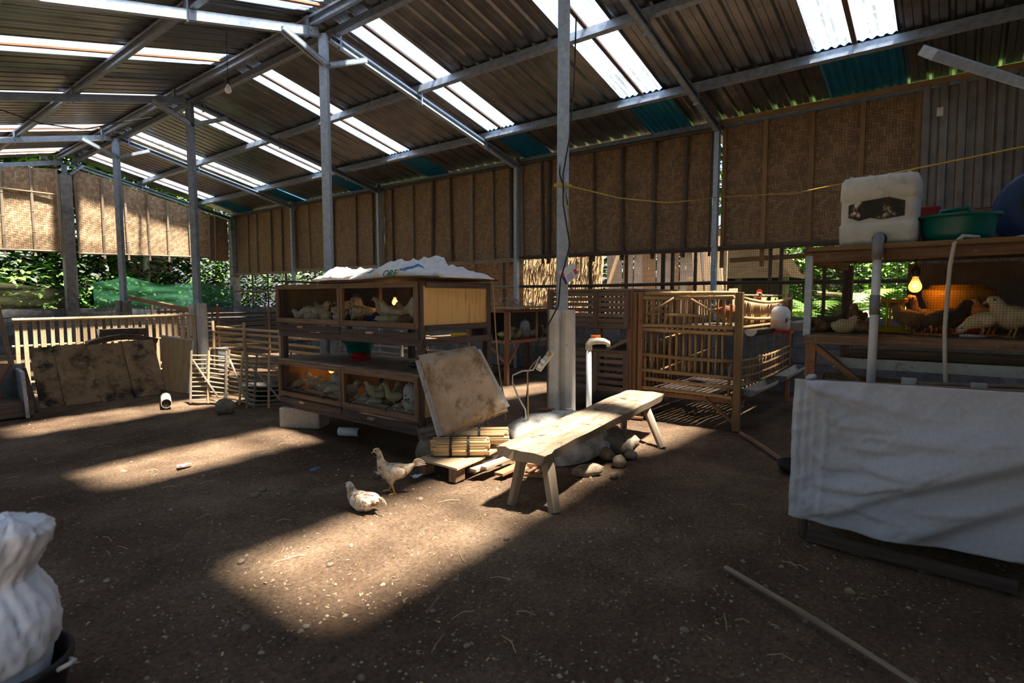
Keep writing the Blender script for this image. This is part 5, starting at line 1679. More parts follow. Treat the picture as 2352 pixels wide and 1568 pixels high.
for k in range(16):
    x = BX + 0.08 + (BXB - BX - 0.12) * k / 15
    pole((x, BY0 + 0.015, 0.29), (x, BY0 + 0.015, 0.62), 0.008, name='upright', bend=0.004)
# rear side, back end, floors, inner rails
for k in range(20):
    x = BX + 0.06 + (BXB - BX - 0.10) * k / 19
    pole((x, BY1, 0.29), (x, BY1, 1.20), 0.010, name='upright', bend=0.004)
for k in range(10):
    y = BY0 + 0.06 + (BY1 - BY0 - .1) * k / 9
    pole((BXB - 0.02, y, 0.29), (BXB - 0.02, y, 1.20), 0.010, name='upright', bend=0.004)
for z0 in (0.912, 0.282):
    for k in range(16):
        y = BY0 + 0.04 + (BY1 - BY0 - .08) * k / 15
        MB().beam((BX, y, z0), (BXB, y, z0), 0.038, 0.010).build('floor_slat', 'wood_dark', bc)
    for x in (BX + 0.03, 6.2, BXB - 0.04):
        MB().beam((x, BY0, z0 - 0.03), (x, BY1, z0 - 0.03), 0.04, 0.04).build('floor_joist', 'wood_red', bc)
for k in range(10):
    x = BX + 0.15 + 0.18 * k
    MB().bamboo((x, BY0 + 0.02, 1.225), (x + 0.02, BY1, 1.23), 0.011, 6, 0.3).build('roof_pole', 'bamboo_grey', bc)
for z in (0.90, 0.60):
    pole((BX + 0.1, BY1 - 0.15, z - 0.12), (BXB - 0.1, BY1 - 0.12, z), 0.014, name='inner_pole')
for a, b in (((BX + 0.01, BY0 + 0.02, 0.06), (BX + 0.01, BY0 + 0.28, 0.26)), ((BX + 0.01, BY0, 0.10), (BX + 0.24, BY0, 0.27))):
    MB().beam(a, b, 0.026, 0.026).build('brace', 'wood_red', bc)
MB().box((BX - 0.01, BY1 + 0.05, 0.008), (0.26, 0.16, 0.02), 0.3).build('foot_board', 'wood_red', bc)


def half_pipe(label, a, b, r, m, cap=None):
    """gutter-like trough, open at the top, with end caps."""
    a, b = Vector(a), Vector(b)
    d = (b - a).normalized()
    s = d.cross(Vector((0, 0, 1))).normalized()
    u = s.cross(d)
    t = thing('feed_trough', label, 'trough', tuple((a + b) / 2 - Vector((0, 0, r))), 'half-pipe troughs on the cages')
    MB().sheet(4, 14, lambda p, q: a.lerp(b, p) + s * (r * math.cos(PI + PI * q)) + u * (r * math.sin(PI + PI * q)), 0.005, ((b - a).length, r * 3)).build('shell', m, t, smooth=True)
    for e, sg in ((a, -1), (b, 1)):
        mb = MB()
        ring = [e + s * (r * math.cos(PI + PI * q / 12)) + u * (r * math.sin(PI + PI * q / 12)) for q in range(13)]
        n0 = len(mb.v)
        mb.v += ring + [p + d * 0.005 * sg for p in ring]
        mb.face(list(range(13)) if sg < 0 else list(reversed(range(13))))
        mb.face(list(reversed(range(13, 26))) if sg < 0 else list(range(13, 26)))
        mb.build('end_cap', cap or m, t)
    for q in (0.15, 0.85):
        p = a.lerp(b, q)
        MB().tube([p + s * (r if s.y > 0 else -r), Vector((p.x, 1.585, p.z + 0.01))], 0.004, 5).build('hook', 'wire_dark', t)
    return t


half_pipe('dirty grey half-pipe trough low on the near side of bamboo cage', (5.32, 1.50, 0.37), (5.92, 1.46, 0.40), 0.062, 'pvc_dirty', 'pvc_grey')
half_pipe('grey half-pipe trough farther along the bamboo cage low side', (6.25, 1.46, 0.40), (7.0, 1.42, 0.45), 0.062, 'pvc_dirty', 'pvc_grey')
half_pipe('dark half-pipe trough with pale end under upper bamboo tier', (5.30, 1.50, 0.915), (6.05, 1.50, 0.905), 0.058, 'pipe_inside', 'concrete_lit_pale')
half_pipe('grey half-pipe trough end hung beyond the white drinker', (6.15, 1.30, 0.955), (6.65, 1.24, 0.975), 0.085, 'zinc', 'concrete')
drinker('white bell drinker with red rim hung on the bamboo cage', (5.95, 1.41, 0.86), 0.088, 0.26, water=1, mark=4.2)
hen('chicken', 'reddish brown hen behind the upper bars of bamboo cage', (6.10, 2.02, 0.918), -160, HEN_STAND, 'hen_red', 1.25, comb=0.02, tail=(0.11, 0.7, 'feather_black'), wing=(-0.03, 0.142))
hen('chicken', 'dark brown hen with lowered head near the cage corner post', (5.85, 1.86, 0.918), -80, [(-.145, .150, .005), (-.125, .146, .017), (-.095, .140, .030), (-.058, .134, .046), (-.012, .130, .056), (.034, .140, .050), (.065, .158, .036), (.090, .172, .024), (.110, .176, .021), (.126, .172, .020), (.140, .164, .016), (.150, .155, .008)], 'hen_red', 1.1, comb=0.012, tail=(0.10, 0.5, 'feather_black'))
ROO = [(-.150, .190, .005), (-.125, .176, .017), (-.095, .158, .030), (-.058, .142, .046), (-.012, .136, .056), (.030, .150, .050), (.058, .180, .036), (.072, .215, .026), (.082, .250, .020), (.092, .275, .018), (.104, .288, .019), (.118, .288, .015), (.130, .281, .008)]
hen('rooster', 'rooster with a bright red comb craning over the cage side', (6.03, 1.76, 0.918), -72, ROO, 'rooster', 1.12, comb=0.036, tail=(0.17, 0.9, 'feather_black'))

# ================================================================ duckling hutch
dk = thing('duckling_hutch', 'reddish wooden hutch on legs with ducklings behind wire', 'cage', (6.7, 5.6, 0))
DX0, DX1, DY0, DY1 = 6.05, 7.45, 4.92, 6.5
for x in (DX0, DX1):
    for y in (DY0, 5.62, DY1):
        MB().beam((x, y, 0), (x, y, 1.03 if y < 6 else 0.62), 0.055, 0.055, (1, 0, 0)).build('post', 'wood_red', dk, bevel=0.003)
for z, h in ((1.02, 0.045), (0.59, 0.045)):
    MB().beam((DX0, DY0 - 0.02, z), (DX1, DY0 - 0.02, z), 0.025, h).build('rail', 'wood_red', dk)
    MB().beam((DX0 - 0.02, DY0, z), (DX0 - 0.02, 5.62 if z > 0.8 else DY1, z), 0.025, h).build('rail', 'wood_red', dk)
MB().beam((6.72, DY0 - 0.02, 0.59), (6.72, DY0 - 0.02, 1.02), 0.03, 0.025, (0, 1, 0)).build('stile', 'wood_red', dk)
MB().beam((DX0 + 0.03, DY0 - 0.02, 0.59), (DX0 + 0.03, DY0 - 0.02, 1.02), 0.03, 0.025, (0, 1, 0)).build('stile', 'wood_pale', dk)
MB().box(((DX0 + DX1) / 2, (DY0 + DY1) / 2, 0.60), (DX1 - DX0, DY1 - DY0, 0.016)).build('floor_board', 'litter_floor', dk)
MB().box((DX1, 5.27, 0.8), (0.012, 0.7, 0.42)).build('back_panel', 'wood_slat', dk)
MB().box((6.75, 5.62, 0.8), (1.4, 0.012, 0.42)).build('end_panel', 'wood_dark', dk)
tag(MB().wires((DX0 + 0.04, DY0 - 0.006, 0.61), (DX1 - DX0 - 0.05, 0, 0), (0, 0, 0.39), 0.022, 0.016, 0.0008).build('wire_mesh', 'wire', dk), kind='stuff')
for k in range(7):
    MB().beam((DX0 - 0.08 + 0.02 * (k % 3), DY0 - 0.05 + 0.115 * k, 1.062 + 0.006 * (k % 2)), (DX1, DY0 - 0.05 + 0.115 * k, 1.062), 0.11, 0.018).build('roof_board', 'wood_pale' if k < 3 else 'wood_slat', dk)
for a, b in (((DX0, DY0 - 0.03, 0.30), (DX0 + 0.22, DY0 - 0.03, 0.56)), ((DX0 - 0.03, DY0 + 0.02, 0.32), (DX0 - 0.03, DY0 + 0.32, 0.56))):
    MB().beam(a, b, 0.03, 0.03).build('brace', 'wood_red', dk)


def duck_mesh():
    mb = MB()
    sp = [(-.10, .060, .004), (-.085, .058, .020), (-.05, .052, .040), (0, .050, .046), (.045, .060, .040), (.066, .085, .026), (.074, .112, .020), (.082, .132, .024), (.096, .138, .023), (.110, .134, .014)]
    mb.tube([(x, 0, z) for x, z, r in sp], [r for x, z, r in sp], 12, True, (1, .92), up=(0, 1, 0))
    mb.m = 1
    mb.tube([(.106, 0, .132), (.124, 0, .126), (.140, 0, .123)], [.010, .010, .008], 8, True, (0.45, 1.0), up=(0, 1, 0))
    mb.m = 2
    for s in (-1, 1):
        mb.blob((.098, s * .021, .142), (.004, .002, .004), 6, 4, 0)
    return mb.mesh('duckling', ['duck_yellow', 'duck_bill', 'eye'], smooth=True)


dm = duck_mesh()
for x, y, a, lab in ((6.22, 5.06, -40, 'yellow duckling resting at left front of the hutch'), (6.36, 5.02, -25, 'yellow duckling looking up beside the white drinker'), (6.95, 5.16, 150, 'yellow duckling standing right of the white drinker'), (7.22, 5.05, 120, 'duckling at the far right of the hutch'), (6.34, 5.20, -30, 'duckling half hidden behind the front pair')):
    o = inst(dm, 'duckling', (x, y, 0.610), math.radians(a), 1.15)
    tag(o, lab, 'duckling', 'ducklings in the hutch')
drinker('white drinker with bright red base among the ducklings', (6.62, 5.04, 0.612), 0.072, 0.26, water=1, mark=4.4)
basin('yellow plastic basin on the hutch shelf', (6.18, 5.86, 0.612), 0.20, 0.055, 'plastic_yellow', 'basin', 0.85, False)
o = MB().box((6.12, 5.15 + 0.55, 0.655), (0.10, 0.05, 0.06), 0.3).build('yellow_box', 'plastic_yellow', bevel=0.008, origin=(6.12, 5.70, 0.62))
tag(o, 'small yellow plastic box on the shelf beside hutch post', 'box')
t = thing('twig_tangle', 'tangle of dry wire and twigs on the hutch roof', 'twigs', (6.4, 5.2, 1.08))
for k in range(14):
    a = random.uniform(0, 6.28)
    c = Vector((6.4 + random.uniform(-.3, .3), 5.15 + random.uniform(-.2, .3), 1.085))
    d = Vector((math.cos(a), math.sin(a), 0)) * random.uniform(.12, .3)
    MB().tube([c - d, c + Vector((0, 0, random.uniform(.03, .16))), c + d], 0.004, 4).build('twig', 'bamboo_grey', t)

# ================================================================ large brooder on the right
rc = thing('raised_brooder', 'large raised wooden brooder with wire front beneath a white jerrican', 'cage', (4.1, -0.1, 0))
GX, GXB, GY1, GY0 = 3.50, 4.75, 0.70, -1.05
MB().beam((GX, GY1 - 0.03, 1.420), (GX, GY0, 1.430), 0.035, 0.052).build('rail', 'wood_frame', rc, bevel=0.003)
MB().beam((GX - 0.004, GY1, 0.972), (GX - 0.004, GY0, 0.985), 0.035, 0.050).build('rail', 'wood_frame', rc, bevel=0.003)
for y, dz in ((0.60, 0), (0.36, 0), (0.13, 0), (-0.02, 0), (-0.2, 0)):
    MB().tube([(GX - 0.022, y, 1.422), (GX - 0.016, y, 1.422)], 0.009, 8).build('bolt', 'rusty_metal', rc)
for y in (0.64, 0.18, -0.12):
    MB().tube([(GX - 0.026, y, 0.975), (GX - 0.02, y, 0.975)], 0.009, 8).build('bolt', 'rusty_metal', rc)
MB().beam((GX + 0.005, GY1 - 0.01, 0.99), (GX + 0.005, GY1 - 0.01, 1.43), 0.035, 0.03, (1, 0, 0)).build('corner_post', 'steel_light', rc)
MB().beam((GX + 0.03, GY1 - 0.03, 0.0), (GX + 0.03, GY1 - 0.03, 0.97), 0.05, 0.045, (1, 0, 0)).build('leg', 'wood_red', rc)
for x, y in ((GXB, GY1 - 0.02), (GX + 0.03, GY0), (GXB, GY0)):
    MB().beam((x, y, 0.0), (x, y, 1.43), 0.06, 0.06, (1, 0, 0)).build('leg', 'wood_dark', rc)
MB().beam((GX + 0.03, 0.66, 0.94), (GX + 0.06, 0.38, 0.70), 0.03, 0.04, (1, 0, 0)).build('brace', 'wood_red', rc)
for z in (1.42, 0.975):
    MB().beam((GX, GY1 - 0.01, z), (GXB, GY1 - 0.01, z), 0.035, 0.05).build('side_rail', 'wood_red' if z > 1.2 else 'wood_dark', rc)
MB().beam((GX, GY1 + 0.005, 1.045), (GXB, GY1 + 0.005, 1.06), 0.02, 0.04).build('side_slat', 'wood_slat', rc)
MB().box(((GX + GXB) / 2, (GY0 + GY1) / 2, 0.998), (GXB - GX, GY1 - GY0, 0.016)).build('floor_board', 'litter_floor', rc)
MB().box(((GX + GXB) / 2 + 0.01, (GY0 + GY1) / 2 - 0.01, 1.458), (GXB - GX + 0.10, GY1 - GY0 + 0.06, 0.022)).build('roof_board', 'wood_dark', rc)
MB().beam((GX - 0.045, GY1 - 0.01, 1.462), (GX - 0.045, GY0, 1.470), 0.02, 0.022).build('roof_edge', 'wood_timber', rc)
MB().box((GXB, -0.35, 1.21), (0.012, 1.35, 0.44)).build('back_panel', 'rusty_metal', rc)
tag(MB().wires((GX + 0.02, GY1 - 0.02, 1.0), (0, GY0 - GY1 + 0.02, 0), (0, 0, 0.40), 0.0125, 0.0125, 0.0006).build('wire_mesh', 'wire_dark', rc), kind='stuff')
tag(MB().wires((GX + 0.03, GY1 - 0.012, 1.0), (GXB - GX - 0.05, 0, 0), (0, 0, 0.40), 0.0125, 0.0125, 0.0006).build('wire_mesh', 'wire_dark', rc), kind='stuff')
# droppings pan and the lower shelf
MB().box((4.15, -0.22, 0.845), (1.1, 1.58, 0.012)).build('pan', 'rusty_metal', rc)
MB().beam((3.60, 0.57, 0.842), (3.60, -1.0, 0.852), 0.010, 0.055).build('pan_lip', 'zinc', rc)
MB().beam((3.66, 0.50, 0.895), (3.66, -1.0, 0.905), 0.03, 0.04).build('rail', 'wood_dark', rc)
MB().beam((3.62, 0.62, 0.765), (3.62, -0.1, 0.735), 0.03, 0.03).build('rail', 'wood_slat', rc)
MB().beam((3.9, 0.62, 0.60), (3.9, -1.0, 0.60), 0.9, 0.02).build('lower_shelf', 'wood_dark', rc)

# chicks in it
for pose, col, x, y, a, k, lab in (
        ('sit', 'brown', 3.64, 0.645, 30, 0.95, 'small brown chick in the left corner of right-hand brooder'),
        ('doze', 'dark', 3.72, 0.60, 100, 1.0, 'dark chick huddled behind the small brown chick'),
        ('sit', 'yellow', 3.60, 0.525, -60, 1.05, 'yellow-headed chick lying at the wire near the white pipe'),
        ('doze', 'brown', 3.66, 0.47, 60, 1.05, 'brown chick lying next to the yellow-headed chick'),
        ('stand', 'brown', 3.85, 0.50, 170, 1.15, 'tan chick standing behind the white pipe'),
        ('stand', 'brown', 3.72, 0.245, 70, 1.2, 'grey-brown chick standing beside the yellow feeder'),
        ('alert', 'brown', 3.86, 0.185, 120, 1.25, 'tall brown chick standing under the glowing bulb'),
        ('peck', 'dark', 3.62, 0.13, 60, 1.1, 'dark brown chick pecking below the bulb'),
        ('stand', 'dark', 3.70, 0.06, -120, 1.3, 'blackish chick bending down behind the white hose'),
        ('peck', 'yellow', 3.62, -0.06, 100, 1.15, 'yellow chick pecking at the wire right of the hose'),
        ('stand', 'brown', 3.76, -0.10, 60, 1.35, 'russet chick with lowered tail in right-hand brooder'),
        ('stand', 'yellow', 3.64, -0.175, 110, 1.45, 'large yellow-necked chick at the right edge of brooder')):
    chick(pose, col, (x, y, 1.007), a, lab, 'chicks in the right-hand brooder', k)
lamp('glowing clear bulb in black holder inside right-hand brooder', (3.80, 0.225, 1.265), 0.12, 1.05, energy=0.9)
t = thing('hanging_feeder', 'yellow tray feeder on struts inside the right-hand brooder', 'feeder', (3.80, 0.34, 1.006))
MB().lathe([(0.085, 0.0), (0.10, 0.004), (0.105, 0.03), (0.098, 0.03), (0.09, 0.008), (0.03, 0.008)], 24, Matrix.Translation((3.80, 0.34, 1.008))).build('dish', 'plastic_yellow', t)
MB().lathe([(0.07, 0.165), (0.085, 0.168), (0.09, 0.185), (0.06, 0.185)], 24, Matrix.Translation((3.80, 0.34, 1.008))).build('collar', 'plastic_orange', t)
for k in range(6):
    a = k * PI / 3
    MB().tube([(3.80 + 0.085 * math.cos(a), 0.34 + 0.085 * math.sin(a), 1.03), (3.80 + 0.075 * math.cos(a), 0.34 + 0.075 * math.sin(a), 1.18)], 0.0055, 6).build('strut', 'plastic_yellow', t)
t = thing('orange_drinker', 'big orange tub drinker glowing by bulb in right-hand brooder', 'drinker', (4.06, 0.04, 1.006))
M_ = Matrix.Translation((4.06, 0.04, 1.006))
MB().lathe([(0.17, 0.0), (0.175, 0.02), (0.16, 0.022), (0.15, 0.008)], 28, M_).build('dish', 'plastic_red', t)
MB().lathe([(0.10, 0.02), (0.115, 0.05), (0.13, 0.11), (0.165, 0.20), (0.17, 0.235), (0.162, 0.24), (0.14, 0.245), (0.13, 0.265), (0.02, 0.27)], 28, M_).build('tub', 'plastic_orange', t, smooth=True)
o = MB().tube([(3.57, 0.02, 1.012), (3.56, -0.02, 1.014), (3.58, -0.08, 1.012)], [0.012, 0.010, 0.004], 8).build('litter_scrap', 'paper_white', smooth=True, origin=(3.57, 0.0, 1.007))
tag(o, 'white scrap on the litter by the brooder wire', 'scrap')

# jerrican with its pipe
t = thing('jerrican', 'dirty white square jerrican with a torn black label', 'jerrican', (3.68, 0.385, 1.470))
JX0, JX1, JY0, JY1, JZ = 3.54, 3.80, 0.21, 0.565, 1.470


def can_ring(z, ins):
    x0, x1, y0, y1, c = JX0 + ins, JX1 - ins, JY0 + ins, JY1 - ins, 0.035
    P = []
    for cx, cy, a0 in ((x1 - c, y1 - c, 0), (x0 + c, y1 - c, 90), (x0 + c, y0 + c, 180), (x1 - c, y0 + c, 270)):
        for k in range(4):
            a = math.radians(a0 + 30 * k)
            P.append(Vector((cx + c * math.cos(a), cy + c * math.sin(a), z)))
    return P


mb = MB()
levels = [(0.0, 0.03), (0.012, 0.008), (0.03, 0.002), (0.10, 0.0), (0.118, 0.0), (0.122, 0.006), (0.135, 0.007), (0.140, 0.006), (0.235, 0.006), (0.245, 0.006), (0.250, 0.0), (0.30, 0.0), (0.345, 0.003), (0.365, 0.014), (0.372, 0.04)]
for z, i in levels:
    mb.v += can_ring(JZ + z, i)
for l in range(len(levels) - 1):
    for k in range(16):
        k2 = (k + 1) % 16
        mb.face([l * 16 + k, l * 16 + k2, (l + 1) * 16 + k2, (l + 1) * 16 + k])
mb.face(list(reversed(range(16))))
mb.face([(len(levels) - 1) * 16 + k for k in range(16)])
mb.build('body', 'jerrican', t, smooth=True, bevel=0.0)
for k in range(4):
    y = JY0 + 0.05 + 0.085 * k
    MB().tube([(JX0 + 0.03, y, JZ + 0.366), ((JX0 + JX1) / 2, y, JZ + 0.376), (JX1 - 0.03, y, JZ + 0.366)], 0.011, 8).build('rib', 'jerrican', t, smooth=True)
pl = [(0.00, 0.02), (0.0, 0.085), (0.20, 0.10), (0.72, 0.112), (1.0, 0.088), (1.0, 0.012), (0.6, 0.0), (0.4, 0.012), (0.2, 0.0)]
mb = MB()
mb.v += [Vector((JX0 + 0.002, JY1 - 0.045 - 0.25 * u, JZ + 0.137 + v)) for u, v in pl] + [Vector((JX0 + 0.006, JY1 - 0.045 - 0.25 * u, JZ + 0.137 + v)) for u, v in pl]
n_ = len(pl)
mb.face(list(range(n_)))
mb.face(list(reversed(range(n_, 2 * n_))))
for k in range(n_):
    mb.face([k, k + n_, (k + 1) % n_ + n_, (k + 1) % n_])
mb.build('label', 'label_torn', t)
MB().tube([(JX0 + 0.01, 0.372, JZ + 0.035), (JX0 - 0.012, 0.372, JZ + 0.035)], 0.034, 16).build('pipe_gasket', 'plastic_black', t)
t = thing('water_pipe', 'white plastic pipe with grey sleeve running down from jerrican', 'pipe', (3.45, 0.37, 0.55))
MB().tube([(JX0 - 0.005, 0.372, JZ + 0.035), (3.49, 0.370, JZ + 0.040), (3.462, 0.369, JZ + 0.030), (3.45, 0.368, JZ - 0.01), (3.45, 0.368, 1.395)], [0.024, 0.026, 0.027, 0.026, 0.026], 14).build('elbow', 'pvc_grey', t, smooth=True)
MB().tube([(3.45, 0.368, 1.40), (3.45, 0.370, 1.0), (3.448, 0.372, 0.50)], 0.0205, 14).build('pipe', 'pvc_white', t, smooth=True)
MB().tube([(3.45, 0.369, 1.215), (3.45, 0.370, 1.115)], 0.0245, 14).build('sleeve', 'pvc_grey', t, smooth=True)
o = MB().tube([(3.52, -0.03, 1.487), (3.50, 0.00, 1.49), (3.465, 0.03, 1.492), (3.45, 0.06, 1.46), (3.45, 0.072, 1.35), (3.45, 0.075, 1.21), (3.45, 0.078, 1.04), (3.45, 0.07, 0.89), (3.45, 0.062, 0.79), (3.45, 0.06, 0.74)], 0.0095, 8).build('white_hose', 'cable_white', smooth=True)
tag(o, 'thin white hose hanging down in front of right-hand brooder', 'hose')
basin('dark green oblong tub with a handle beside the jerrican', (3.68, 0.055, 1.470), 0.165, 0.145, 'plastic_green', 'tub', 0.80, False, name='plastic_tub', ell=(0.75, 1.0))
o = MB().tube([(3.80, 0.15, 1.60), (3.815, 0.13, 1.655), (3.82, 0.02, 1.665), (3.805, -0.01, 1.61)], 0.012, 8).build('handle', 'plastic_green', None, smooth=True)
o.parent = bpy.data.objects['plastic_tub']
o.matrix_parent_inverse = Matrix.Translation((-3.68, -0.055, -1.470))
for x, y, z, s, r, m, lab in ((4.42, 0.26, 1.612, (0.20, 0.20, 0.28), 0.1, 'carton_red', 'red carton behind the green tub'), (4.35, 0.52, 1.55, (0.2, 0.2, 0.16), 0.2, 'carton', 'brown carton behind the jerrican'), (4.62, -0.10, 1.605, (0.20, 0.36, 0.27), -0.05, 'carton', 'brown carton with red edge behind green tub')):
    t = thing('carton', lab, 'box', (x, y, 1.470))
    MB().box((x, y, z), s, r).build('box', m, t, bevel=0.003)
    MB().box((x, y, z + s[2] / 2 + 0.004), (s[0] * 0.96, s[1] * 0.5, 0.006), r).build('flap', 'carton_red' if m == 'carton' else 'carton', t)
t = thing('plastic_barrel', 'dark blue plastic barrel lying on the right-hand brooder', 'barrel', (4.22, -0.29, 1.470))
MB().lathe([(0.02, -0.02), (0.13, -0.02), (0.185, 0.0), (0.20, 0.03), (0.20, 0.12), (0.208, 0.13), (0.208, 0.15), (0.20, 0.16), (0.20, 0.40), (0.19, 0.46), (0.02, 0.48)], 28, Matrix.Translation((4.02, -0.29, 1.672)) @ Matrix.Rotation(PI / 2, 4, 'Y')).build('shell', 'barrel_blue', t, smooth=True)
MB().tube([(3.99, -0.25, 1.70), (4.01, -0.25, 1.70)], 0.055, 18).build('bung', 'plastic_black', t)
o = MB().sheet(14, 12, lambda u, v: (3.50 + 0.34 * v, -0.14 - 0.6 * u, 1.474 + 0.05 * (math.sin(PI * v) ** 0.6) * (0.6 + 0.5 * nz(u * 4, v * 3, 3)) * (0.3 + 0.7 * min(1, u * 5))), 0.003).build('plastic_sheet', 'card_white', smooth=True, origin=(3.66, -0.4, 1.472))
tag(o, 'folded white plastic sack with blue scrawl beside the green tub', 'sack')
mb = MB()
for k in range(7):
    y = -0.19 - 0.045 * k
    z = 1.505 + 0.01 * (k % 2)
    mb.beam((3.515, y, z - 0.02), (3.535, y - 0.03 + 0.05 * (k % 3), z + 0.012), 0.008, 0.003, (-1, 0, 0.6))
o2 = mb.build('blue_print', 'print_blue', None)
o2.parent = o
o2.matrix_parent_inverse = Matrix.Translation((-3.66, 0.4, -1.472))

# cloth curtain on its own frame in front
cf = thing('wooden_stand', 'low wooden stand behind the hanging white cloth', 'stand', (3.2, -0.3, 0))
MB().beam((3.13, 0.66, 0.775), (3.13, -1.1, 0.83), 0.035, 0.035).build('rail', 'wood_slat', cf)
for x, y in ((3.13, 0.60), (3.13, -1.05), (3.42, 0.60), (3.42, -1.05)):
    MB().beam((x, y, -0.01), (x, y, 0.79), 0.035, 0.035, (1, 0, 0)).build('leg', 'wood_dark', cf)
MB().beam((3.13, 0.60, 0.74), (3.42, 0.60, 0.74), 0.03, 0.03).build('rail', 'wood_dark', cf)
MB().box((3.30, -0.25, 0.22), (0.24, 1.6, 0.02)).build('shelf', 'wood_dark', cf)


CREASE = [(0.10, 0.90, 0.30, 0.60, 0.030, 0.030), (0.28, 0.62, 0.60, 0.28, 0.055, 0.045), (0.26, 0.99, 0.55, 0.55, 0.040, 0.040), (0.50, 0.98, 0.75, 0.5, 0.05, 0.05),
          (0.04, 0.03, 0.17, 0.45, 0.018, 0.014), (0.04, 0.03, 0.12, 0.42, 0.014, 0.010), (0.04, 0.03, 0.20, 0.22, 0.014, 0.014), (0.05, 0.04, 0.30, 0.20, 0.012, 0.018),
          (0.17, 0.44, 0.26, 0.42, 0.014, 0.014), (0.10, 0.60, 0.19, 0.56, 0.012, 0.012), (0.08, 0.74, 0.20, 0.70, 0.012, 0.012), (0.19, 0.56, 0.27, 0.58, 0.014, 0.012),
          (0.13, 0.30, 0.24, 0.30, 0.010, 0.012), (0.06, 0.52, 0.11, 0.64, 0.010, 0.008), (0.16, 0.84, 0.26, 0.88, 0.012, 0.012), (0.24, 0.36, 0.42, 0.33, 0.016, 0.03),
          (0.30, 0.78, 0.44, 0.74, 0.012, 0.02), (0.015, 0.0, 0.012, 1.0, 0.012, 0.005), (0.034, 0.05, 0.032, 1.0, 0.012, 0.006), (0.055, 0.08, 0.052, 0.9, 0.008, 0.005), (0.085, 0.2, 0.078, 1.0, 0.010, 0.005)]


def ridged(x, y, s, f):
    return 1.0 - 2.0 * abs(noise.noise(Vector((x * f, y * f, s))))


def curtain(u, v):
    y = 0.655 - 1.75 * u
    ztop = 0.80 + 0.035 * u
    zb = 0.105 - 0.02 * math.sin(PI * min(1, u * 2.2)) + 0.06 * u
    z = ztop + (zb - ztop) * v
    d = 0.0
    U, W = u * 1.75, v * 0.7
    for (a, b, c, e, dep, wid) in CREASE:
        ax, ay, bx, by = a * 1.75, b * 0.7, c * 1.75, e * 0.7
        L2 = (bx - ax) ** 2 + (by - ay) ** 2
        t = max(0.0, min(1.0, ((U - ax) * (bx - ax) + (W - ay) * (by - ay)) / L2))
        px_, py_ = U - ax - t * (bx - ax), W - ay - t * (by - ay)
        dd = math.hypot(px_, py_)
        sd = (px_ * (by - ay) - py_ * (bx - ax)) / math.sqrt(L2)
        k = math.exp(-(dd / wid) ** 2) if sd * 1 < 0 else math.exp(-(dd / (wid * 3.2)) ** 2)
        d += 1.45 * dep * k * (0.35 + 0.65 * math.sin(PI * min(1, 0.25 + t * 0.75)))
    near = max(0.25, 1.15 - 1.7 * u)
    d += 0.010 * ridged(y + z * .4, z * 1.5, 4, 6.0) * near + 0.005 * ridged(y, z * 1.3 + y * .5, 8, 14.0) * near
    sag = -0.03 * v * math.sin(PI * min(1, u * 1.2))
    return (3.085 - d + sag, y + 0.010 * nz(z * 3, u, 5) * (1 if u < 0.04 else 0.3), z + (0.008 * nz(y, 3, 3, 7) if v > 0.98 else 0))


o = MB().sheet(210, 84, curtain, 0.003, (1.75, 0.7)).build('cloth_curtain', 'cloth_white', smooth=True, origin=(3.1, -0.2, 0.1))
tag(o, 'creased white cloth hanging like a curtain over low stand', 'cloth')
o2 = MB().tube([(3.09, 0.60, 0.80), (3.07, 0.585, 0.812), (3.09, 0.57, 0.815), (3.11, 0.58, 0.805)], [0.010, 0.016, 0.014, 0.008], 8).build('tied_corner', 'cloth_white', None, smooth=True)
o2.parent = o
o2.matrix_parent_inverse = Matrix.Translation((-3.1, 0.2, -0.1))
o = MB().beam((3.08, 0.57, 0.018), (3.03, -0.22, 0.022), 0.05, 0.045).build('wooden_beam', 'wood_dark', bevel=0.004, origin=(3.06, 0.2, 0))
tag(o, 'dark wooden beam on the ground below the hanging cloth', 'beam')
t = thing('metal_rod', 'rusty metal rod with clamps lying behind the cloth top', 'rod', (3.3, 0.0, 0.80))
MB().tube([(3.30, 0.22, 0.79), (3.30, -0.5, 0.83)], 0.010, 8).build('rod', 'rusty_metal', t)
for y in (0.20, -0.06):
    MB().box((3.30, y, 0.80), (0.03, 0.06, 0.035)).build('clamp', 'zinc', t, bevel=0.004)
MB().beam((3.30, -0.5, 0.81), (3.42, -0.5, 0.80), 0.02, 0.02).build('bracket', 'rusty_metal', t)
o = MB().lathe([(0.07, 0.0), (0.11, 0.02), (0.125, 0.075), (0.118, 0.075), (0.10, 0.02)], 20, Matrix.Translation((4.22, 0.86, 0.0))).build('black_pan', 'bucket_black', smooth=True, origin=(4.22, 0.86, 0))
tag(o, 'black rubber pan on the ground left of the cloth', 'pan')

# steel bar jutting in at the top right
o = MB().beam((3.53, 0.21, 2.40), (4.80, -0.40, 2.40), 0.05, 0.085, (0.35, 0.7, 0.6)).build('steel_bar', 'steel_light', bevel=0.004, origin=(3.53, 0.21, 2.4))
tag(o, 'speckled grey steel bar jutting across the upper right corner', 'bar')

# sticks on the open ground
for a, b, r, m, lab in (((2.49, 0.78, 0.012), (2.02, -0.03, 0.012), 0.011, 'wood_leg', 'long thin stick lying in the right foreground'), ((5.10, 1.50, 0.015), (4.30, 0.92, 0.012), 0.018, 'wood_frame', 'stick lying between bamboo cage and the cloth'),
                        ((1.42, 1.55, 0.008), (1.60, 1.62, 0.010), 0.004, 'wood_chip', 'thin pale twig in the open foreground')):
    o = MB().tube([a, ((a[0] + b[0]) / 2 + 0.01, (a[1] + b[1]) / 2, a[2] + 0.004), b], [r, r * 1.05, r * 0.8], 6).build('stick', m, origin=a)
    tag(o, lab, 'stick')

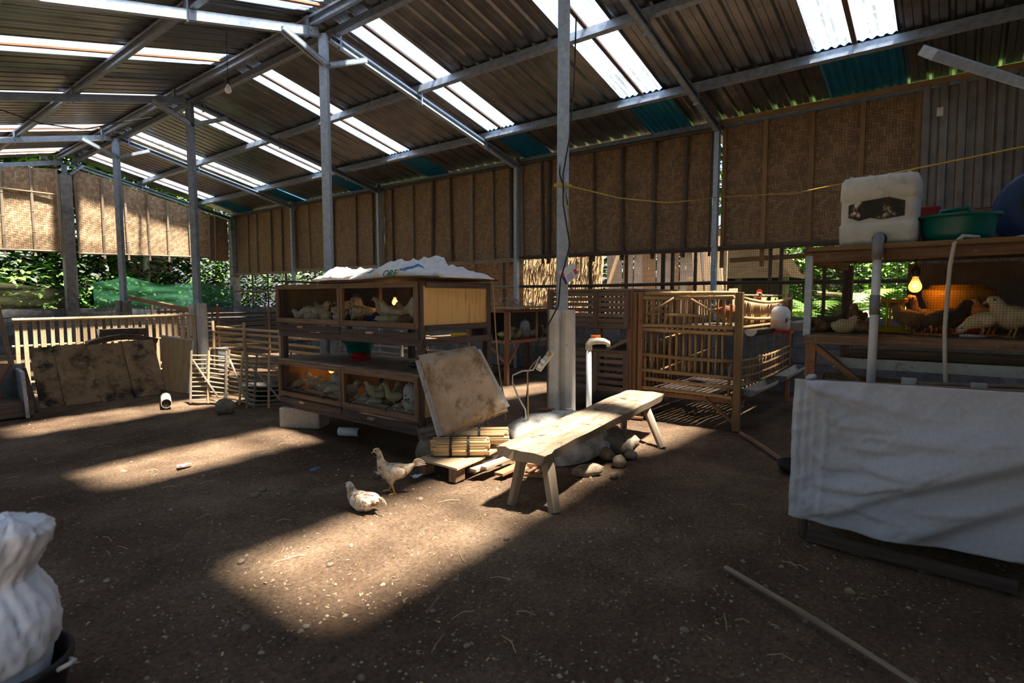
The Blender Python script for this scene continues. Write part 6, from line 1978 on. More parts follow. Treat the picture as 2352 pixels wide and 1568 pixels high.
# ================================================================ foreground sack in a bucket
t = thing('black_bucket', 'black rubber bucket holding the white sack in the near corner', 'bucket', (0.29, 2.06, 0.0))
MB().lathe([(0.13, 0.0), (0.145, 0.08), (0.158, 0.165), (0.168, 0.168), (0.168, 0.185), (0.160, 0.19), (0.153, 0.18), (0.140, 0.08), (0.12, 0.012)], 36, Matrix.Translation((0.29, 2.06, 0.0))).build('bowl', 'bucket_black', t, smooth=True)
MB().tube([(0.39, 1.925, 0.17), (0.415, 1.905, 0.185), (0.43, 1.93, 0.175), (0.425, 1.96, 0.17)], 0.007, 6).build('handle', 'cable_white', t, smooth=True)
mb = MB()
rings = [(0.014, 0.085, 0), (0.05, 0.115, 0), (0.14, 0.132, 0.0), (0.20, 0.142, 0.0), (0.26, 0.146, 0.004), (0.32, 0.140, 0.006), (0.36, 0.126, 0.006), (0.395, 0.104, 0.004), (0.415, 0.088, 0.004), (0.432, 0.084, 0.008), (0.455, 0.092, 0.016), (0.49, 0.100, 0.026), (0.53, 0.100, 0.042), (0.565, 0.088, 0.062), (0.59, 0.064, 0.074), (0.600, 0.030, 0.080), (0.598, 0.008, 0.082)]
SG = 110
_R = rings
rings = []
for _i in range(len(_R) - 1):
    _n = 2 if _i < 2 else 5
    for _q in range(_n):
        _t = _q / _n
        _t = _t * _t * (3 - 2 * _t) * 0.35 + _t * 0.65
        rings.append(tuple(_R[_i][_c] + (_R[_i + 1][_c] - _R[_i][_c]) * _t for _c in range(3)))
rings.append(_R[-1])
sc_ = Vector((0.275, 2.085, 0))
lean = Vector((0.62, -0.78, 0))
for i, (z, r, l) in enumerate(rings):
    for k in range(SG):
        a = 2 * PI * k / SG
        ca, sa = math.cos(a), math.sin(a)
        big = 0.07 * nz(ca * 1.6, sa * 1.6, z * 5)
        crease = 0.085 * math.exp(-((z - 0.425) / 0.035) ** 2) * math.sin(a * 9 + 2 * math.sin(a * 2))
        crease += 0.05 * abs(nz(ca * 2.4 + z * 4, sa * 2.4 - z * 6, 7, 2.0)) if z > 0.43 else 0.028 * abs(nz(ca * 2 + z * 7, sa * 2, 3, 3.0)) * (1 if z > 0.2 else 0)
        top = 0.14 * (0.5 + 0.5 * math.cos(a + 0.9)) * max(0, (z - 0.45) / 0.15) * (1 if z < 0.57 else 0.5)
        fine = 0.016 * ridged(ca * 1.2 + z * 1.5, sa * 1.2 - z * 2.2, 5, 3.0) + 0.006 * ridged(ca * 1.4, sa * 1.4 + z * 3, 9, 7.0)
        rr_ = r * (1 + big + crease + top) + fine * (1 if z > 0.2 else 0.3) * min(1, r / 0.05)
        dz = 0.022 * nz(ca * 1.5, sa * 1.5, z * 4 + 3) * (1 if z > 0.1 else 0)
        mb.v.append(sc_ + lean * l + Vector((ca * rr_, sa * rr_ * 0.95, max(0.014, z + dz))))
for i in range(len(rings) - 1):
    for k in range(SG):
        k2 = (k + 1) % SG
        mb.face([i * SG + k, i * SG + k2, (i + 1) * SG + k2, (i + 1) * SG + k])
mb.face(list(reversed(range(SG))))
mb.face([(len(rings) - 1) * SG + k for k in range(SG)])
o = mb.build('feed_sack', 'sack_white', smooth=True, origin=(0.275, 2.085, 0.014))
tag(o, 'full white woven sack standing in the black bucket', 'sack')

# ================================================================ left side
pb = thing('plywood_board', 'large stained brown plywood sheet leaning in four strips', 'board', (2.2, 7.95, 0))
for k, (x0, x1, dz) in enumerate(((1.58, 1.80, 0.0), (1.795, 2.125, 0.010), (2.12, 2.485, -0.004), (2.48, 2.83, 0.012))):
    def bfn(u, v, x0=x0, x1=x1, dz=dz, k=k):
        x = x0 + (x1 - x0) * u
        return (x + 0.02 * v, 7.82 + 0.44 * v + 0.006 * nz(x * 2, v * 2, k) - 0.014 * (k % 2), -0.01 + (0.645 + 0.012 * (x - 1.58)) * v + dz)
    MB().sheet(5, 8, bfn, 0.014, (x1 - x0, 0.75)).build('strip', 'ply_stained', pb)
p2 = thing('plywood_sheet', 'tan plywood sheet with metal edge leaning behind the stained board', 'board', (3.05, 7.9, 0))
A0, A1, B0, B1 = Vector((2.92, 8.18, 0.0)), Vector((3.00, 7.60, 0.0)), Vector((2.98, 8.34, 0.70)), Vector((3.24, 7.98, 0.64))
MB().sheet(4, 6, lambda u, v: A0.lerp(A1, u).lerp(B0.lerp(B1, u), v), 0.012, (0.6, 0.7)).build('sheet', 'ply_tan', p2)
MB().beam(B0, B1, 0.02, 0.02).build('metal_edge', 'zinc', p2)
MB().beam(A1, B1, 0.02, 0.02).build('metal_edge', 'zinc', p2)
t = thing('bent_gutter', 'rusty bent metal gutter piece lying behind the stained board', 'gutter', (2.62, 8.6, 0.6))
MB().sheet(8, 6, lambda u, v: (2.38 + 0.55 * u, 8.62 + 0.12 * v, 0.80 - 0.10 * math.sin(PI * v) + 0.02 * nz(u * 3, v, 2)), 0.004).build('upper_piece', 'rusty_metal', t)
MB().sheet(8, 6, lambda u, v: (2.22 + 0.78 * u, 8.48 + 0.16 * v, 0.655 + 0.075 * math.sin(PI * u) - 0.07 * math.sin(PI * v)), 0.004).build('lower_piece', 'rusty_metal', t)
for x in (2.42, 2.90):
    MB().beam((x, 8.65, 0.0), (x, 8.65, 0.72), 0.03, 0.03, (1, 0, 0)).build('prop', 'wood_dark', t)

t = thing('concrete_trough', 'grey concrete trough with a metal sheet at the left edge', 'trough', (1.25, 7.5, 0))
MB().box((1.20, 7.60, 0.075), (0.46, 0.42, 0.16), 0.1).build('base', 'wood_slat', t, bevel=0.01)
MB().sheet(4, 6, lambda u, v: (1.40 + 0.05 * u - 0.02 * v, 7.36 + 0.55 * u, -0.01 + 0.47 * v), 0.03, (.5, .5)).build('metal_sheet', 'zinc', t)
MB().box((1.24, 7.86, 0.25), (0.44, 0.06, 0.5), 0.1).build('back', 'concrete', t, bevel=0.01)
for k, (a, b, w, m, lab) in enumerate((((1.05, 7.45, 0.16), (1.30, 7.70, 0.52), 0.10, 'wood_red', 'brown plank leaning in the concrete trough'), ((1.50, 7.62, 0.0), (1.47, 7.90, 0.44), 0.05, 'wood_dark', 'dark plank end between trough and stained board'))):
    o = MB().beam(a, b, w, 0.025).build('plank', m, origin=a)
    tag(o, lab, 'plank')
o = MB().lathe([(0.06, 0), (0.075, 0.05), (0.085, 0.12), (0.078, 0.12), (0.05, 0.01)], 18, Matrix.Translation((1.12, 7.42, 0.16))).build('clay_pot', 'wood_red', smooth=True, origin=(1.12, 7.42, 0.16))
tag(o, 'dull red pot at the left edge in front of trough', 'pot')
t = thing('pipe_offcut', 'pale offcut of plastic pipe lying with its open end forward', 'pipe', (2.52, 7.0, 0.05))
MB().tube([(2.447, 6.78, 0.050), (2.60, 7.22, 0.052)], 0.052, 20, False).build('shell', 'pvc_dirty', t, smooth=True)
MB().tube([(2.452, 6.795, 0.050), (2.60, 7.22, 0.052)], 0.046, 20, True).build('bore_shade', 'pipe_inside', t, smooth=True)  # dark capped plug stands for the shade inside the pipe
MB().sheet(20, 1, lambda u, v: Vector((2.447, 6.78, 0.050)) + (Vector((0.945, -0.328, 0)) * math.cos(2 * PI * u) + Vector((0, 0, 1)) * math.sin(2 * PI * u)) * (0.052 - 0.007 * v), 0.0).build('lip', 'pvc_dirty', t)
t = thing('pipe_offcut', 'short grey pipe offcut lying under the brooder edge', 'pipe', (2.98, 4.15, 0.035))
MB().tube([(2.885, 4.235, 0.038), (2.975, 4.075, 0.036)], 0.038, 18).build('shell', 'pvc_white', t, smooth=True)
MB().tube([(2.972, 4.08, 0.036), (2.978, 4.069, 0.036)], 0.033, 18).build('bore_shade', 'pipe_inside', t)  # dark end disc painted for the shade of the hollow
o = MB().blob((2.71, 5.98, 0.07), (0.10, 0.09, 0.085), 18, 12, 0.16, 3, 5.0, flat=-0.01).build('stone', 'rock', smooth=True, origin=(2.71, 5.98, 0))
tag(o, 'rough brown lump of earth before the folded lattice panels', 'stone')

# pale bamboo fence
bf = thing('bamboo_fence', 'pale upright bamboo slat fence left of the square concrete stub', 'fence', (2.75, 9.28, 0))
F0, F1 = Vector((1.66, 9.14, 0)), Vector((3.84, 9.42, 0))
FD = (F1 - F0).normalized()
nf = 25
for k in range(nf):
    q = F0.lerp(F1, k / (nf - 1))
    w = random.uniform(0.040, 0.055)
    MB().beam(q + Vector((0, 0, 0.02)), q + Vector((random.uniform(-.008, .008), 0, 0.925)), w, 0.012, (FD.y, -FD.x, 0)).build('slat', 'bamboo_slat', bf)
for z, r in ((0.93, 0.022), (0.60, 0.016), (0.14, 0.016)):
    off = Vector((FD.y, -FD.x, 0)) * 0.028 * (1 if z > 0.8 else -1)
    MB().bamboo(F0 + off + Vector((0, 0, z)) - FD * 0.04, F1 + off + Vector((0, 0, z + (0.01 if z > .8 else 0))), r, 8, 0.3, 0.006).build('rail_pole', 'bamboo_slat', bf, smooth=True)
o = MB().tube([(1.82, 10.2, 0.0), (1.80, 10.7, 0.75), (1.80, 11.2, 1.5)], [0.035, 0.032, 0.024], 8).build('wooden_pole', 'wood_frame', origin=(1.82, 10.6, 0))
tag(o, 'brown pole leaning behind the left end of bamboo fence', 'pole')
# horizontal pole fence along the ridge line
for i, (ya, yb, m, lab) in enumerate(((9.35, 6.15, 'bamboo_light', 'fence of horizontal golden bamboo poles left of the brooder'), (5.85, 3.75, 'bamboo_grey', 'weathered horizontal bamboo pole fence seen through the brooder'))):
    t = thing('pole_fence', lab, 'fence', (4.12, (ya + yb) / 2, 0))
    for k in range(8):
        z = 0.10 + 0.092 * k
        MB().bamboo((4.12, ya + random.uniform(-.1, .05), z + random.uniform(-.01, .02)), (4.12, yb + random.uniform(-.05, .1), z + random.uniform(-.01, .02)), 0.020, 7, 0.33, 0.015).build('rail_pole', m, t, smooth=True)
    yy = ya - 0.08
    while yy > yb:
        MB().bamboo((4.07, yy, 0.0), (4.07, yy + 0.02, 0.84), 0.022, 7, 0.3).build('post', m, t, smooth=True)
        yy -= 1.0
for i, (x0, x1, y, lab) in enumerate(((4.6, 7.5, 13.6, 'dark bamboo rail fence before the far block wall'), (5.2, 7.55, 11.9, 'dark bamboo rail fence nearer the brooder'))):
    t = thing('pole_fence', lab, 'fence', ((x0 + x1) / 2, y, 0))
    for k in range(7):
        z = 0.22 + 0.105 * k
        MB().bamboo((x0, y, z + random.uniform(-.02, .02)), (x1, y, z + random.uniform(-.02, .02)), 0.024, 6, 0.4, 0.015).build('rail_pole', 'bamboo_dark', t)
    for x in (x0 + 0.1, (x0 + x1) / 2, x1 - 0.3):
        MB().beam((x, y - 0.04, 0), (x, y - 0.04, 1.05), 0.05, 0.03, (1, 0, 0)).build('post', 'wood_frame', t)
t = thing('lattice_gate', 'small weathered lattice gate behind the pale bamboo fence', 'gate', (4.5, 12.2, 0))
for k in range(11):
    MB().beam((4.35 + 0.11 * k, 12.2, -0.01), (4.35 + 0.11 * k, 12.2, 1.0), 0.035, 0.012, (0, 1, 0)).build('slat', 'bamboo_grey', t)
for z in (0.3, 0.93):
    MB().beam((4.3, 12.18, z), (5.6, 12.18, z), 0.02, 0.05).build('rail', 'wood_frame', t)
o = MB().beam((4.17, 13.40, 1.22), (4.17, 9.75, 0.94), 0.04, 0.075).build('leaning_plank', 'wood_red', origin=(4.02, 9.82, 0.9))
tag(o, 'reddish plank slanting between the two concrete stubs', 'plank')
t = thing('bamboo_stand', 'small thin bamboo stake frame left of the far concrete stub', 'stakes', (3.75, 12.6, 0))
for k in range(4):
    MB().tube([(3.66 + 0.06 * k, 12.7, 0), (3.66 + 0.06 * k, 12.7, 1.15)], 0.008, 5).build('stake', 'bamboo_grey', t)
MB().tube([(3.6, 12.68, 0.9), (3.95, 12.68, 0.92)], 0.008, 5).build('crossbar', 'bamboo_grey', t)

# folded lattice panels
FP = [Vector((2.74, 6.92, 0)), Vector((3.00, 6.55, 0)), Vector((3.06, 6.72, 0)), Vector((3.06, 6.02, 0)), Vector((2.98, 6.10, 0)), Vector((3.32, 5.72, 0))]
FL = ['weathered bamboo lattice panel at left of the folded row', 'middle weathered bamboo lattice panel with crossing stiles', 'weathered bamboo lattice panel next to the brooder']
for i in range(3):
    a, b = FP[2 * i], FP[2 * i + 1]
    t = thing('folding_lattice', FL[i], 'panel', tuple((a + b) / 2), 'folded bamboo lattice panels')
    d = (b - a).normalized()
    nrm = Vector((d.y, -d.x, 0))
    tilt = nrm * -0.06
    H = 0.56
    for k in range(11):
        z = 0.03 + (H - 0.05) * k / 10
        MB().tube([a + tilt * (z / H) + Vector((0, 0, z)), a.lerp(b, 0.5) + tilt * (z / H) + Vector((0, 0, z + random.uniform(-.01, .012))), b + tilt * (z / H) + Vector((0, 0, z + 0.02 * (i - 1)))], 0.0085, 6).build('rail_pole', 'bamboo_slat' if i != 2 else 'bamboo_grey', t)
    for q in (0.04, 0.5, 0.96):
        p = a.lerp(b, q) + nrm * 0.014
        MB().tube([p, p + tilt + Vector((0, 0, H + 0.04))], 0.013, 7).build('stile', 'bamboo_grey' if q != 0.5 else 'bamboo_slat', t)
    p, r_ = a.lerp(b, 0.10) + nrm * 0.03, a.lerp(b, 0.80) + nrm * 0.03
    MB().tube([p + tilt + Vector((0, 0, H * 0.86)), r_ + Vector((0, 0, H * 0.12))], 0.011, 7).build('brace', 'bamboo_grey', t)
t = thing('rubber_tub', 'shallow black tub behind the folded lattice panels', 'tub', (3.35, 6.45, 0))
MB().lathe([(0.18, 0.0), (0.23, 0.10), (0.25, 0.16), (0.24, 0.16), (0.20, 0.02)], 26, Matrix.Translation((3.35, 6.45, 0.03))).build('bowl', 'plastic_black', t, smooth=True)
# block prop by the concrete stub
for k, (x, y, z, lab) in enumerate(((4.22, 9.40, 0.10, 'lower grey block stacked beside the square concrete stub'), (4.22, 9.42, 0.30, 'upper grey block stacked beside the square concrete stub'))):
    o = MB().box((x, y, z), (0.20, 0.16, 0.19), 0.2 + 0.1 * k).build('concrete_block', 'block', bevel=0.008, origin=(x, y, z - 0.1))
    tag(o, lab, 'block')
lamp('unlit white bulb hanging below the ridge beam', (3.28, 6.85, 3.62), 0.62, 1.3, lit=False)
o = MB().tube([(0.6, 9.3, 3.45), (1.6, 9.75, 3.62), (2.2, 9.9, 3.55), (2.7, 10.0, 3.60), (3.2, 10.2, 3.85), (3.75, 10.4, 4.10)], 0.008, 5).build('power_cable', 'cable_black', smooth=True)
tag(o, 'black cable sagging under the left roof slope', 'cable')
# litter on the ground
for x, y, s, m, lab in ((2.17, 3.49, 0.05, 'paper_blue', 'torn scrap of deep blue plastic on the earth'), (2.51, 2.82, 0.055, 'paper_sky', 'torn light blue plastic scrap right of the standing chicken'),
                        (2.42, 3.07, 0.07, 'paper_white', 'white triangular scrap behind the standing chicken'), (1.64, 4.30, 0.06, 'paper_white', 'white scrap in the far sunlit earth')):
    o = MB().sheet(5, 4, lambda u, v: (x + s * (u - .5) * 1.6 + s * 0.3 * v, y + s * (v - .5) * (1.2 - u * .8), 0.012 + 0.022 * abs(nz(u * 3, v * 3, x * 9))), 0.002).build('litter_scrap', m, smooth=True, origin=(x, y, 0))
    tag(o, lab, 'litter')

# ================================================================ outside
mb = MB()
mb.sheet(30, 30, lambda u, v: (-30 + 75 * u, -30 + 80 * v, -0.06 + (0.0 if -4 < -30 + 75 * u < 9.6 and -4 < -30 + 80 * v < 18.6 else 0.05 * nz(u * 30, v * 30, 2))), 0.0, (75, 80))
tag(mb.build('ground_outside', 'outdoor_soil', smooth=True), 'bare earth and undergrowth outside the shed', 'ground', kind='structure')


def leaf_cloud(parent, name, c, s, n, leaf, mats, seed, wide=0.55, shell=0.55, droop=0.3):
    rnd = random.Random(seed)
    mb = MB()
    c = Vector(c)
    for i in range(n):
        while True:
            d = Vector((rnd.uniform(-1, 1), rnd.uniform(-1, 1), rnd.uniform(-1, 1)))
            if shell < d.length < 1.0:
                break
        k = 1 + 0.35 * noise.noise(d * 2.2 + Vector((seed, 0, 0)))
        p = c + Vector((d.x * s[0] * k, d.y * s[1] * k, d.z * s[2] * k))
        L = leaf * rnd.uniform(0.6, 1.3)
        a = rnd.uniform(0, 2 * PI)
        tip = Vector((math.cos(a), math.sin(a), rnd.uniform(-droop - 0.5, 0.35))).normalized()
        sd = tip.cross(Vector((rnd.uniform(-.4, .4), rnd.uniform(-.4, .4), 1))).normalized()
        up = sd.cross(tip)
        b = len(mb.v)
        mb.v += [p, p + tip * L * .45 + sd * L * wide * .5 + up * L * 0.08, p + tip * L, p + tip * L * .45 - sd * L * wide * .5 + up * L * 0.08]
        mb.m = rnd.choices(range(len(mats)), [3, 3, 2][:len(mats)])[0]
        mb.face([b, b + 1, b + 2])
        mb.face([b, b + 2, b + 3])
    return tag(mb.build(name, list(mats), parent), kind='stuff')


def tree(label, x, y, h, crown, n, leaf, mats, seed, trunk=0.14, lean=(0, 0), cat='tree', group=None, zc=None):
    t = thing('tree', label, cat, (x, y, 0), group)
    zc = zc if zc is not None else h
    MB().tube([(x, y, -0.1), (x + lean[0] * .5, y + lean[1] * .5, h * 0.5), (x + lean[0], y + lean[1], h)], [trunk * 1.15, trunk, trunk * 0.7], 10).build('trunk', 'bark', t, smooth=True)
    leaf_cloud(t, 'foliage', (x + lean[0], y + lean[1], zc), crown, n, leaf, mats, seed)
    return t


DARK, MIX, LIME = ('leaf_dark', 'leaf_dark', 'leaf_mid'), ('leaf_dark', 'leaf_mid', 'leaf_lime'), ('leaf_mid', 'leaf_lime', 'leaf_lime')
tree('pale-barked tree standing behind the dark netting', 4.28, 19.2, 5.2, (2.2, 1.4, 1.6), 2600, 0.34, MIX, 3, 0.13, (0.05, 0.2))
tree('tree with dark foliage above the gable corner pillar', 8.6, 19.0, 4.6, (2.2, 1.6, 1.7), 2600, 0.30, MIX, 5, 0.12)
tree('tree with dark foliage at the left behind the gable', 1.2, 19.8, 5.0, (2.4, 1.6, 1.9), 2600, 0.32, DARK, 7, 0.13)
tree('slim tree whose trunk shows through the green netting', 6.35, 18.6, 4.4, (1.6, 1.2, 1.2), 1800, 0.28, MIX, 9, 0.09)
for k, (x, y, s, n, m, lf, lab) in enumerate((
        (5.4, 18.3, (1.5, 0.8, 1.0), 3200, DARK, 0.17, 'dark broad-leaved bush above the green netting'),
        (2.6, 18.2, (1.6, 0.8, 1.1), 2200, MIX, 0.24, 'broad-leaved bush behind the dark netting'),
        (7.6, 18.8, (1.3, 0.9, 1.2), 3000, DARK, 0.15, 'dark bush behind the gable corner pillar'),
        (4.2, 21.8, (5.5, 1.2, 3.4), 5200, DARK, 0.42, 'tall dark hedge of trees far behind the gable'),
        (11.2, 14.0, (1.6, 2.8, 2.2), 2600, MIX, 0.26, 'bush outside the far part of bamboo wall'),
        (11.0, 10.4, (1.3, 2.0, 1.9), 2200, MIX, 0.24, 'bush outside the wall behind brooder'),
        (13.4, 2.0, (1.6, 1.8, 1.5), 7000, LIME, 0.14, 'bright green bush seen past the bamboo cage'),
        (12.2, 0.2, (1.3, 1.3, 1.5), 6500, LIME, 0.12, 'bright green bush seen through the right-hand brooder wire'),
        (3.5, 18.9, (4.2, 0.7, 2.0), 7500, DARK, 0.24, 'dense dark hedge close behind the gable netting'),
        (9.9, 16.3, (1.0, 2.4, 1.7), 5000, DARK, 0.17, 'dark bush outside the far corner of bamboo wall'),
        (-7.5, 3.0, (1.8, 7.5, 3.4), 4500, MIX, 0.45, 'unseen tree belt added outside the open eave to dim the side light'),  # out-of-view trees added to lower the ambient light from the open side
        (-3.0, -9.0, (6.0, 1.8, 3.6), 4000, MIX, 0.45, 'unseen trees added behind the end wall to cut sky light'),  # out-of-view trees added to hold back light from the sky
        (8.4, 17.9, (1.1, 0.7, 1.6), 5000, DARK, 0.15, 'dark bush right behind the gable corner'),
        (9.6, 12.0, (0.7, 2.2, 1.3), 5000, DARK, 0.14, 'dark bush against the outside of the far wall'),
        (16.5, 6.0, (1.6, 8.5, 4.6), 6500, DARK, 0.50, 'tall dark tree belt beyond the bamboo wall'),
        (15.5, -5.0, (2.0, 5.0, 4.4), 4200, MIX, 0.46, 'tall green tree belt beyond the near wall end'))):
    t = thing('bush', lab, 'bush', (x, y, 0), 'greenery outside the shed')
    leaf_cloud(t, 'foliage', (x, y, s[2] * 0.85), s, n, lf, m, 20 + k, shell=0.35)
    for q in range(3):
        a = q * 2.1
        MB().tube([(x, y, -0.1), (x + .2 * s[0] * math.cos(a), y + .2 * s[1] * math.sin(a), s[2] * .5), (x + .4 * s[0] * math.cos(a), y + .4 * s[1] * math.sin(a), s[2])], [0.05, 0.04, 0.02], 6).build('stem', 'bark', t)


def fern(label, x, y, n, L, seed):
    rnd = random.Random(seed)
    t = thing('fern', label, 'fern', (x, y, 0), 'ferns outside the wall')
    for k in range(n):
        a = 2 * PI * k / n + rnd.uniform(-.2, .2)
        h = rnd.uniform(0.75, 1.2) * L
        mb = MB()
        pts = [Vector((x + math.cos(a) * L * 0.75 * q, y + math.sin(a) * L * 0.75 * q, h * (1.9 * q - 1.25 * q * q))) for q in [i / 24 for i in range(25)]]
        for i in range(1, 25):
            d = (pts[i] - pts[i - 1]).normalized()
            sd = d.cross(Vector((0, 0, 1))).normalized()
            w = L * 0.20 * math.sin(PI * min(1, (i + 2) / 27)) ** 0.7
            for s in (-1, 1):
                b = len(mb.v)
                mb.v += [pts[i - 1], pts[i], pts[i] + sd * s * w + d * w * 0.3 - Vector((0, 0, 0.15 * w)), pts[i - 1].lerp(pts[i], .5) + sd * s * w * 0.55]
                mb.face([b, b + 1, b + 2, b + 3])
        mb.build('frond', 'leaf_lime' if k % 3 else 'leaf_mid', t)


fern('tall bright fern clump behind the right-hand brooder', 10.2, 1.55, 14, 1.5, 1)
fern('bright fern clump beside the dark hut', 11.0, 2.7, 14, 1.4, 2)
fern('fern clump low behind wire at the brooder corner', 9.8, 0.5, 13, 1.3, 3)
fern('fern clump farthest along the outside path', 12.0, 1.0, 14, 1.6, 4)
fern('fern clump outside the near end of wall', 10.4, -0.9, 13, 1.4, 5)

# screens, straw, boards and hut along the outside of the wall
o = MB().sheet(8, 6, lambda u, v: (8.75 + 0.02 * nz(u * 5, v * 4, 1), 9.4 - 2.7 * u, 0.0 + 2.4 * v), 0.015, (2.7, 2.4)).build('woven_screen', 'weave_brown', origin=(8.75, 8, 0))
tag(o, 'dark plaited screen standing outside behind the duckling hutch', 'screen')


def straw_wall(label, x, y0, y1, z0, z1, n, seed, m='thatch', slope=0.35):
    rnd = random.Random(seed)
    t = thing('straw_thatch', label, 'thatch', (x, (y0 + y1) / 2, 0))
    MB().sheet(8, 8, lambda u, v: (x + 0.06 + slope * v, y0 + (y1 - y0) * u, z0 + (z1 - z0) * v), 0.05, (3, 2)).build('backing', m, t)
    mb = MB()
    for i in range(n):
        y = rnd.uniform(y0, y1)
        v = rnd.uniform(0.25, 1.0)
        z = z0 + (z1 - z0) * v
        L = rnd.uniform(0.25, 0.6)
        xx = x + slope * v
        dy = rnd.uniform(-.10, .10)
        q = [Vector((xx + 0.01, y, z)), Vector((xx - slope * 0.3 * L - rnd.uniform(.01, .07), y + dy, z - L))]
        mb.beam(q[0], q[1], 0.010, 0.004, (rnd.uniform(-1, 1), rnd.uniform(-1, 1), 0.2))
    tag(mb.build('straw', m, t), kind='stuff')
    if z0 > 1:
        for y in (y0, y1):
            MB().tube([(x + slope * .5, y, -0.05), (x + slope * .5, y, z0 + 0.3)], 0.04, 7).build('post', 'wood_dark', t)


straw_wall('sunlit straw thatch outside left of the middle post', 9.3, 5.45, 7.3, -0.08, 2.5, 1500, 3)
straw_wall('shaded thatch eave hanging over the white boards', 10.2, 3.9, 5.6, 2.12, 2.8, 400, 4, 'thatch', 0.5)
t = thing('board_screen', 'row of upright white and tan boards outside the wall', 'boards', (10.3, 4.7, 0))
y = 5.75
k = 0
while y > 3.55:
    w = random.choice((0.20, 0.28, 0.34, 0.12))
    MB().beam((10.3 + 0.03 * (k % 2), y - w / 2, 0.0), (10.3 + 0.03 * (k % 2), y - w / 2, 2.15), w - 0.015, 0.02, (1, 0, 0)).build('board', ('board_white', 'board_tan', 'board_white', 'concrete_lit_pale', 'board_tan')[k % 5], t)
    y -= w
    k += 1
o = MB().beam((9.7, 5.55, 1.0), (9.85, 5.15, 2.3), 0.07, 0.03, (1, 0, 0)).build('slanting_prop', 'wood_pale', origin=(9.7, 5.5, 1))
tag(o, 'pale slanting prop against the straw outside', 'prop')
for k, (y0_, y1_, h, w) in enumerate(((3.30, 3.62, 2.1, 0.14), (3.15, 3.45, 2.2, 0.12), (3.02, 3.28, 2.2, 0.15), (3.55, 3.70, 1.55, 0.13), (3.36, 3.52, 1.5, 0.16), (2.90, 2.98, 1.35, 0.13))):
    o = MB().beam((9.2, y0_, 0), (9.5, y1_, h), w, 0.03, (1, 0, 0)).build('outside_plank', 'wood_pale' if k != 4 else 'wood_slat', origin=(9.2, y0_, 0))
    tag(o, ('tall leaning plank at left of the outside stack', 'tall leaning plank in the middle of the outside stack', 'widest tall plank at right of the outside stack', 'short plank leaning at left foot of the outside stack', 'short weathered plank before the outside stack', 'short plank set apart beside the wall post')[k], 'plank', 'planks leaning outside')
t = thing('thatched_hut', 'dark thatched hut on posts outside beyond the wire', 'hut', (11.6, 3.0, 0))
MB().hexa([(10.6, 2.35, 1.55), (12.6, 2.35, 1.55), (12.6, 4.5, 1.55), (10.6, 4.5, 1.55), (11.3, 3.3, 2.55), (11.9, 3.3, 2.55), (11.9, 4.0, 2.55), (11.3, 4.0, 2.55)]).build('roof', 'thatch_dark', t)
for x, y in ((10.8, 2.5), (12.4, 2.5), (10.8, 3.3), (12.4, 4.3)):
    MB().tube([(x, y, 0), (x, y, 1.6)], 0.06, 8).build('post', 'wood_dark', t)
MB().box((11.9, 3.6, 0.9), (0.05, 1.6, 1.2)).build('wall', 'wood_dark', t)
for k, (a, b, r) in enumerate((((10.2, 1.9, 1.28), (10.9, 1.35, 1.22), 0.035), ((10.4, 1.6, 1.08), (10.9, 1.2, 1.12), 0.03))):
    o = MB().tube([a, b], r, 8).build('cut_log', 'wood_pale', origin=(a[0], a[1], a[2] - r))
    tag(o, ('pale cut bamboo end lying on the outside heap', 'second cut branch on the outside heap')[k], 'log')
o = MB().blob((11.2, 1.3, 0.45), (0.9, 0.9, 0.62), 18, 12, 0.2, 2.5, 3.0, flat=-0.05).build('brush_heap', 'bark', smooth=False, origin=(11.2, 1.3, 0))
tag(o, 'heap of dry brush and stones outside the wire', 'heap')
t = thing('plank_shed', 'weathered plank shed wall beyond the green netting', 'shed', (6.6, 20.0, 0))
for k in range(6):
    MB().beam((5.9, 20.0, 1.2 + 0.24 * k), (7.6, 20.0, 1.2 + 0.24 * k), 0.03, 0.22).build('plank', 'wood_pale', t)
for x in (5.9, 7.5):
    MB().tube([(x, 20.05, 0), (x, 20.05, 2.8)], 0.05, 8).build('post', 'wood_dark', t)

# ================================================================ small stuff on the floor
def clear_of(x, y):
    for (a, b, c, d) in ((2.75, 3.62, 3.0, 5.1), (3.3, 4.3, 2.15, 2.9), (5.2, 7.2, 1.55, 2.6)):
        if a < x < b and c < y < d:
            return False
    return True


rnd = random.Random(42)
mbp, mbc, mbs = MB(), MB(), MB()
for i in range(4200):
    q = rnd.random() ** 1.5
    ang = math.radians(rnd.uniform(5, 95))
    R_ = 1.0 + 6.5 * q
    x, y = R_ * math.sin(ang), R_ * math.cos(ang)
    if not clear_of(x, y) or x < 0.3:
        continue
    z = ground_h(x, y)
    s = rnd.uniform(0.0025, 0.008) * (1 if rnd.random() < 0.93 else 2.0)
    b = len(mbp.v)
    a = rnd.uniform(0, 6.28)
    for p in ((1, 0, .2), (0, 1, 0), (-1, .2, .1), (.1, -1, .1), (.1, 0, .8), (0, 0, -.6)):
        mbp.v.append(Vector((x + s * (p[0] * math.cos(a) - p[1] * math.sin(a)) * rnd.uniform(.7, 1.3), y + s * (p[0] * math.sin(a) + p[1] * math.cos(a)), z + s * p[2] * 1.1)))
    for f in ((0, 1, 4), (1, 2, 4), (2, 3, 4), (3, 0, 4), (1, 0, 5), (2, 1, 5), (3, 2, 5), (0, 3, 5)):
        mbp.face([b + k for k in f])
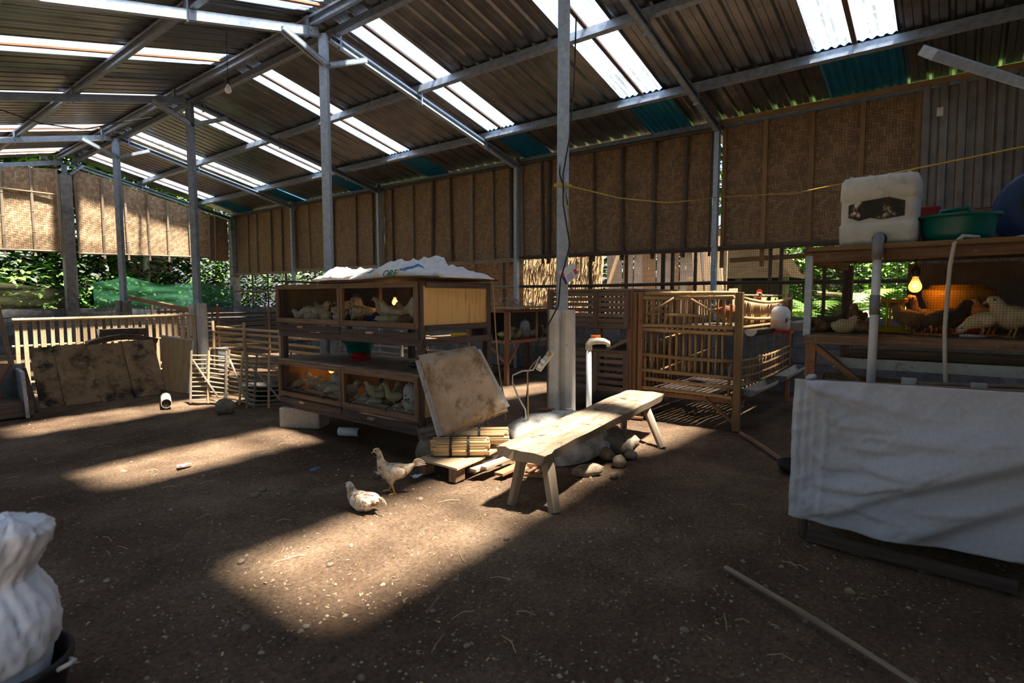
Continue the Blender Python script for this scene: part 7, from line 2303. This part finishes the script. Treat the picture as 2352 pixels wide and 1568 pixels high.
for i in range(3400):
    q = rnd.random() ** 1.4
    ang = math.radians(rnd.uniform(5, 95))
    R_ = 1.0 + 7.0 * q
    x, y = R_ * math.sin(ang), R_ * math.cos(ang)
    if not clear_of(x, y) or x < 0.3:
        continue
    z = ground_h(x, y) + 0.003
    a = rnd.uniform(0, PI)
    L = rnd.uniform(0.005, 0.018)
    d = Vector((math.cos(a), math.sin(a), rnd.uniform(-.15, .25))) * L
    (mbc if rnd.random() < 0.8 else mbs).beam(Vector((x, y, z)) - d * .5, Vector((x, y, z)) + d * .5, L * rnd.uniform(.25, .5), 0.0015)
for i in range(130):
    x, y = rnd.uniform(0.8, 5.0), rnd.uniform(0.2, 6.5)
    if not clear_of(x, y):
        continue
    a = rnd.uniform(0, PI)
    L = rnd.uniform(0.04, 0.12)
    d = Vector((math.cos(a), math.sin(a), 0)) * L
    c = Vector((x, y, ground_h(x, y) + 0.004))
    mbs.tube([c - d * .5, c + Vector((0, 0, rnd.uniform(.002, .012))), c + d * .5 + Vector((rnd.uniform(-.02, .02), rnd.uniform(-.02, .02), 0))], 0.0014, 4, False)
tag(mbp.build('gravel', 'pebble'), 'fine grit and gravel scattered over the earth floor', 'gravel', kind='stuff')
tag(mbc.build('wood_chips', 'wood_chip'), 'pale wood chips scattered over the earth floor', 'debris', kind='stuff')
tag(mbs.build('straw_litter', 'bamboo_light'), 'straw and splinters scattered over the earth floor', 'straw', kind='stuff')
PB = [(1.45, 2.22), (1.36, 2.05), (1.62, 2.30), (1.20, 2.55), (1.10, 1.85), (0.95, 2.0), (1.05, 1.45), (1.38, 1.30), (1.75, 1.20), (2.05, 1.05), (1.55, 0.80), (1.95, 0.75), (2.30, 0.42), (1.80, 3.30), (1.86, 3.38), (1.76, 3.42), (1.90, 3.28), (1.68, 3.36), (2.28, 2.53), (2.02, 3.05), (1.50, 3.60), (1.30, 3.30), (2.60, 1.15), (2.85, 1.35), (2.48, 1.52), (2.62, 0.32), (2.70, 0.20), (1.25, 0.95), (0.98, 1.15), (2.15, 1.75)]
pbm = [MB().blob((0, 0, 0.35), (1, 0.75, 0.6), 8, 6, 0.22, 2, 3.3 * k).mesh('pebble', 'stone', smooth=True) for k in range(4)]
for k, (x, y) in enumerate(PB):
    o = inst(pbm[k % 4], 'pebble', (x, y, ground_h(x, y) - 0.002), k * 1.3, random.uniform(0.010, 0.024) * (1.5 if 13 <= k <= 17 else 1))
    tag(o, 'clod in the cluster of tan clods left of the sitting chicken' if 13 <= k <= 17 else 'tan pebble lying loose on the open earth floor', 'pebble', 'clods left of sitting chicken' if 13 <= k <= 17 else 'pebbles on the open earth')
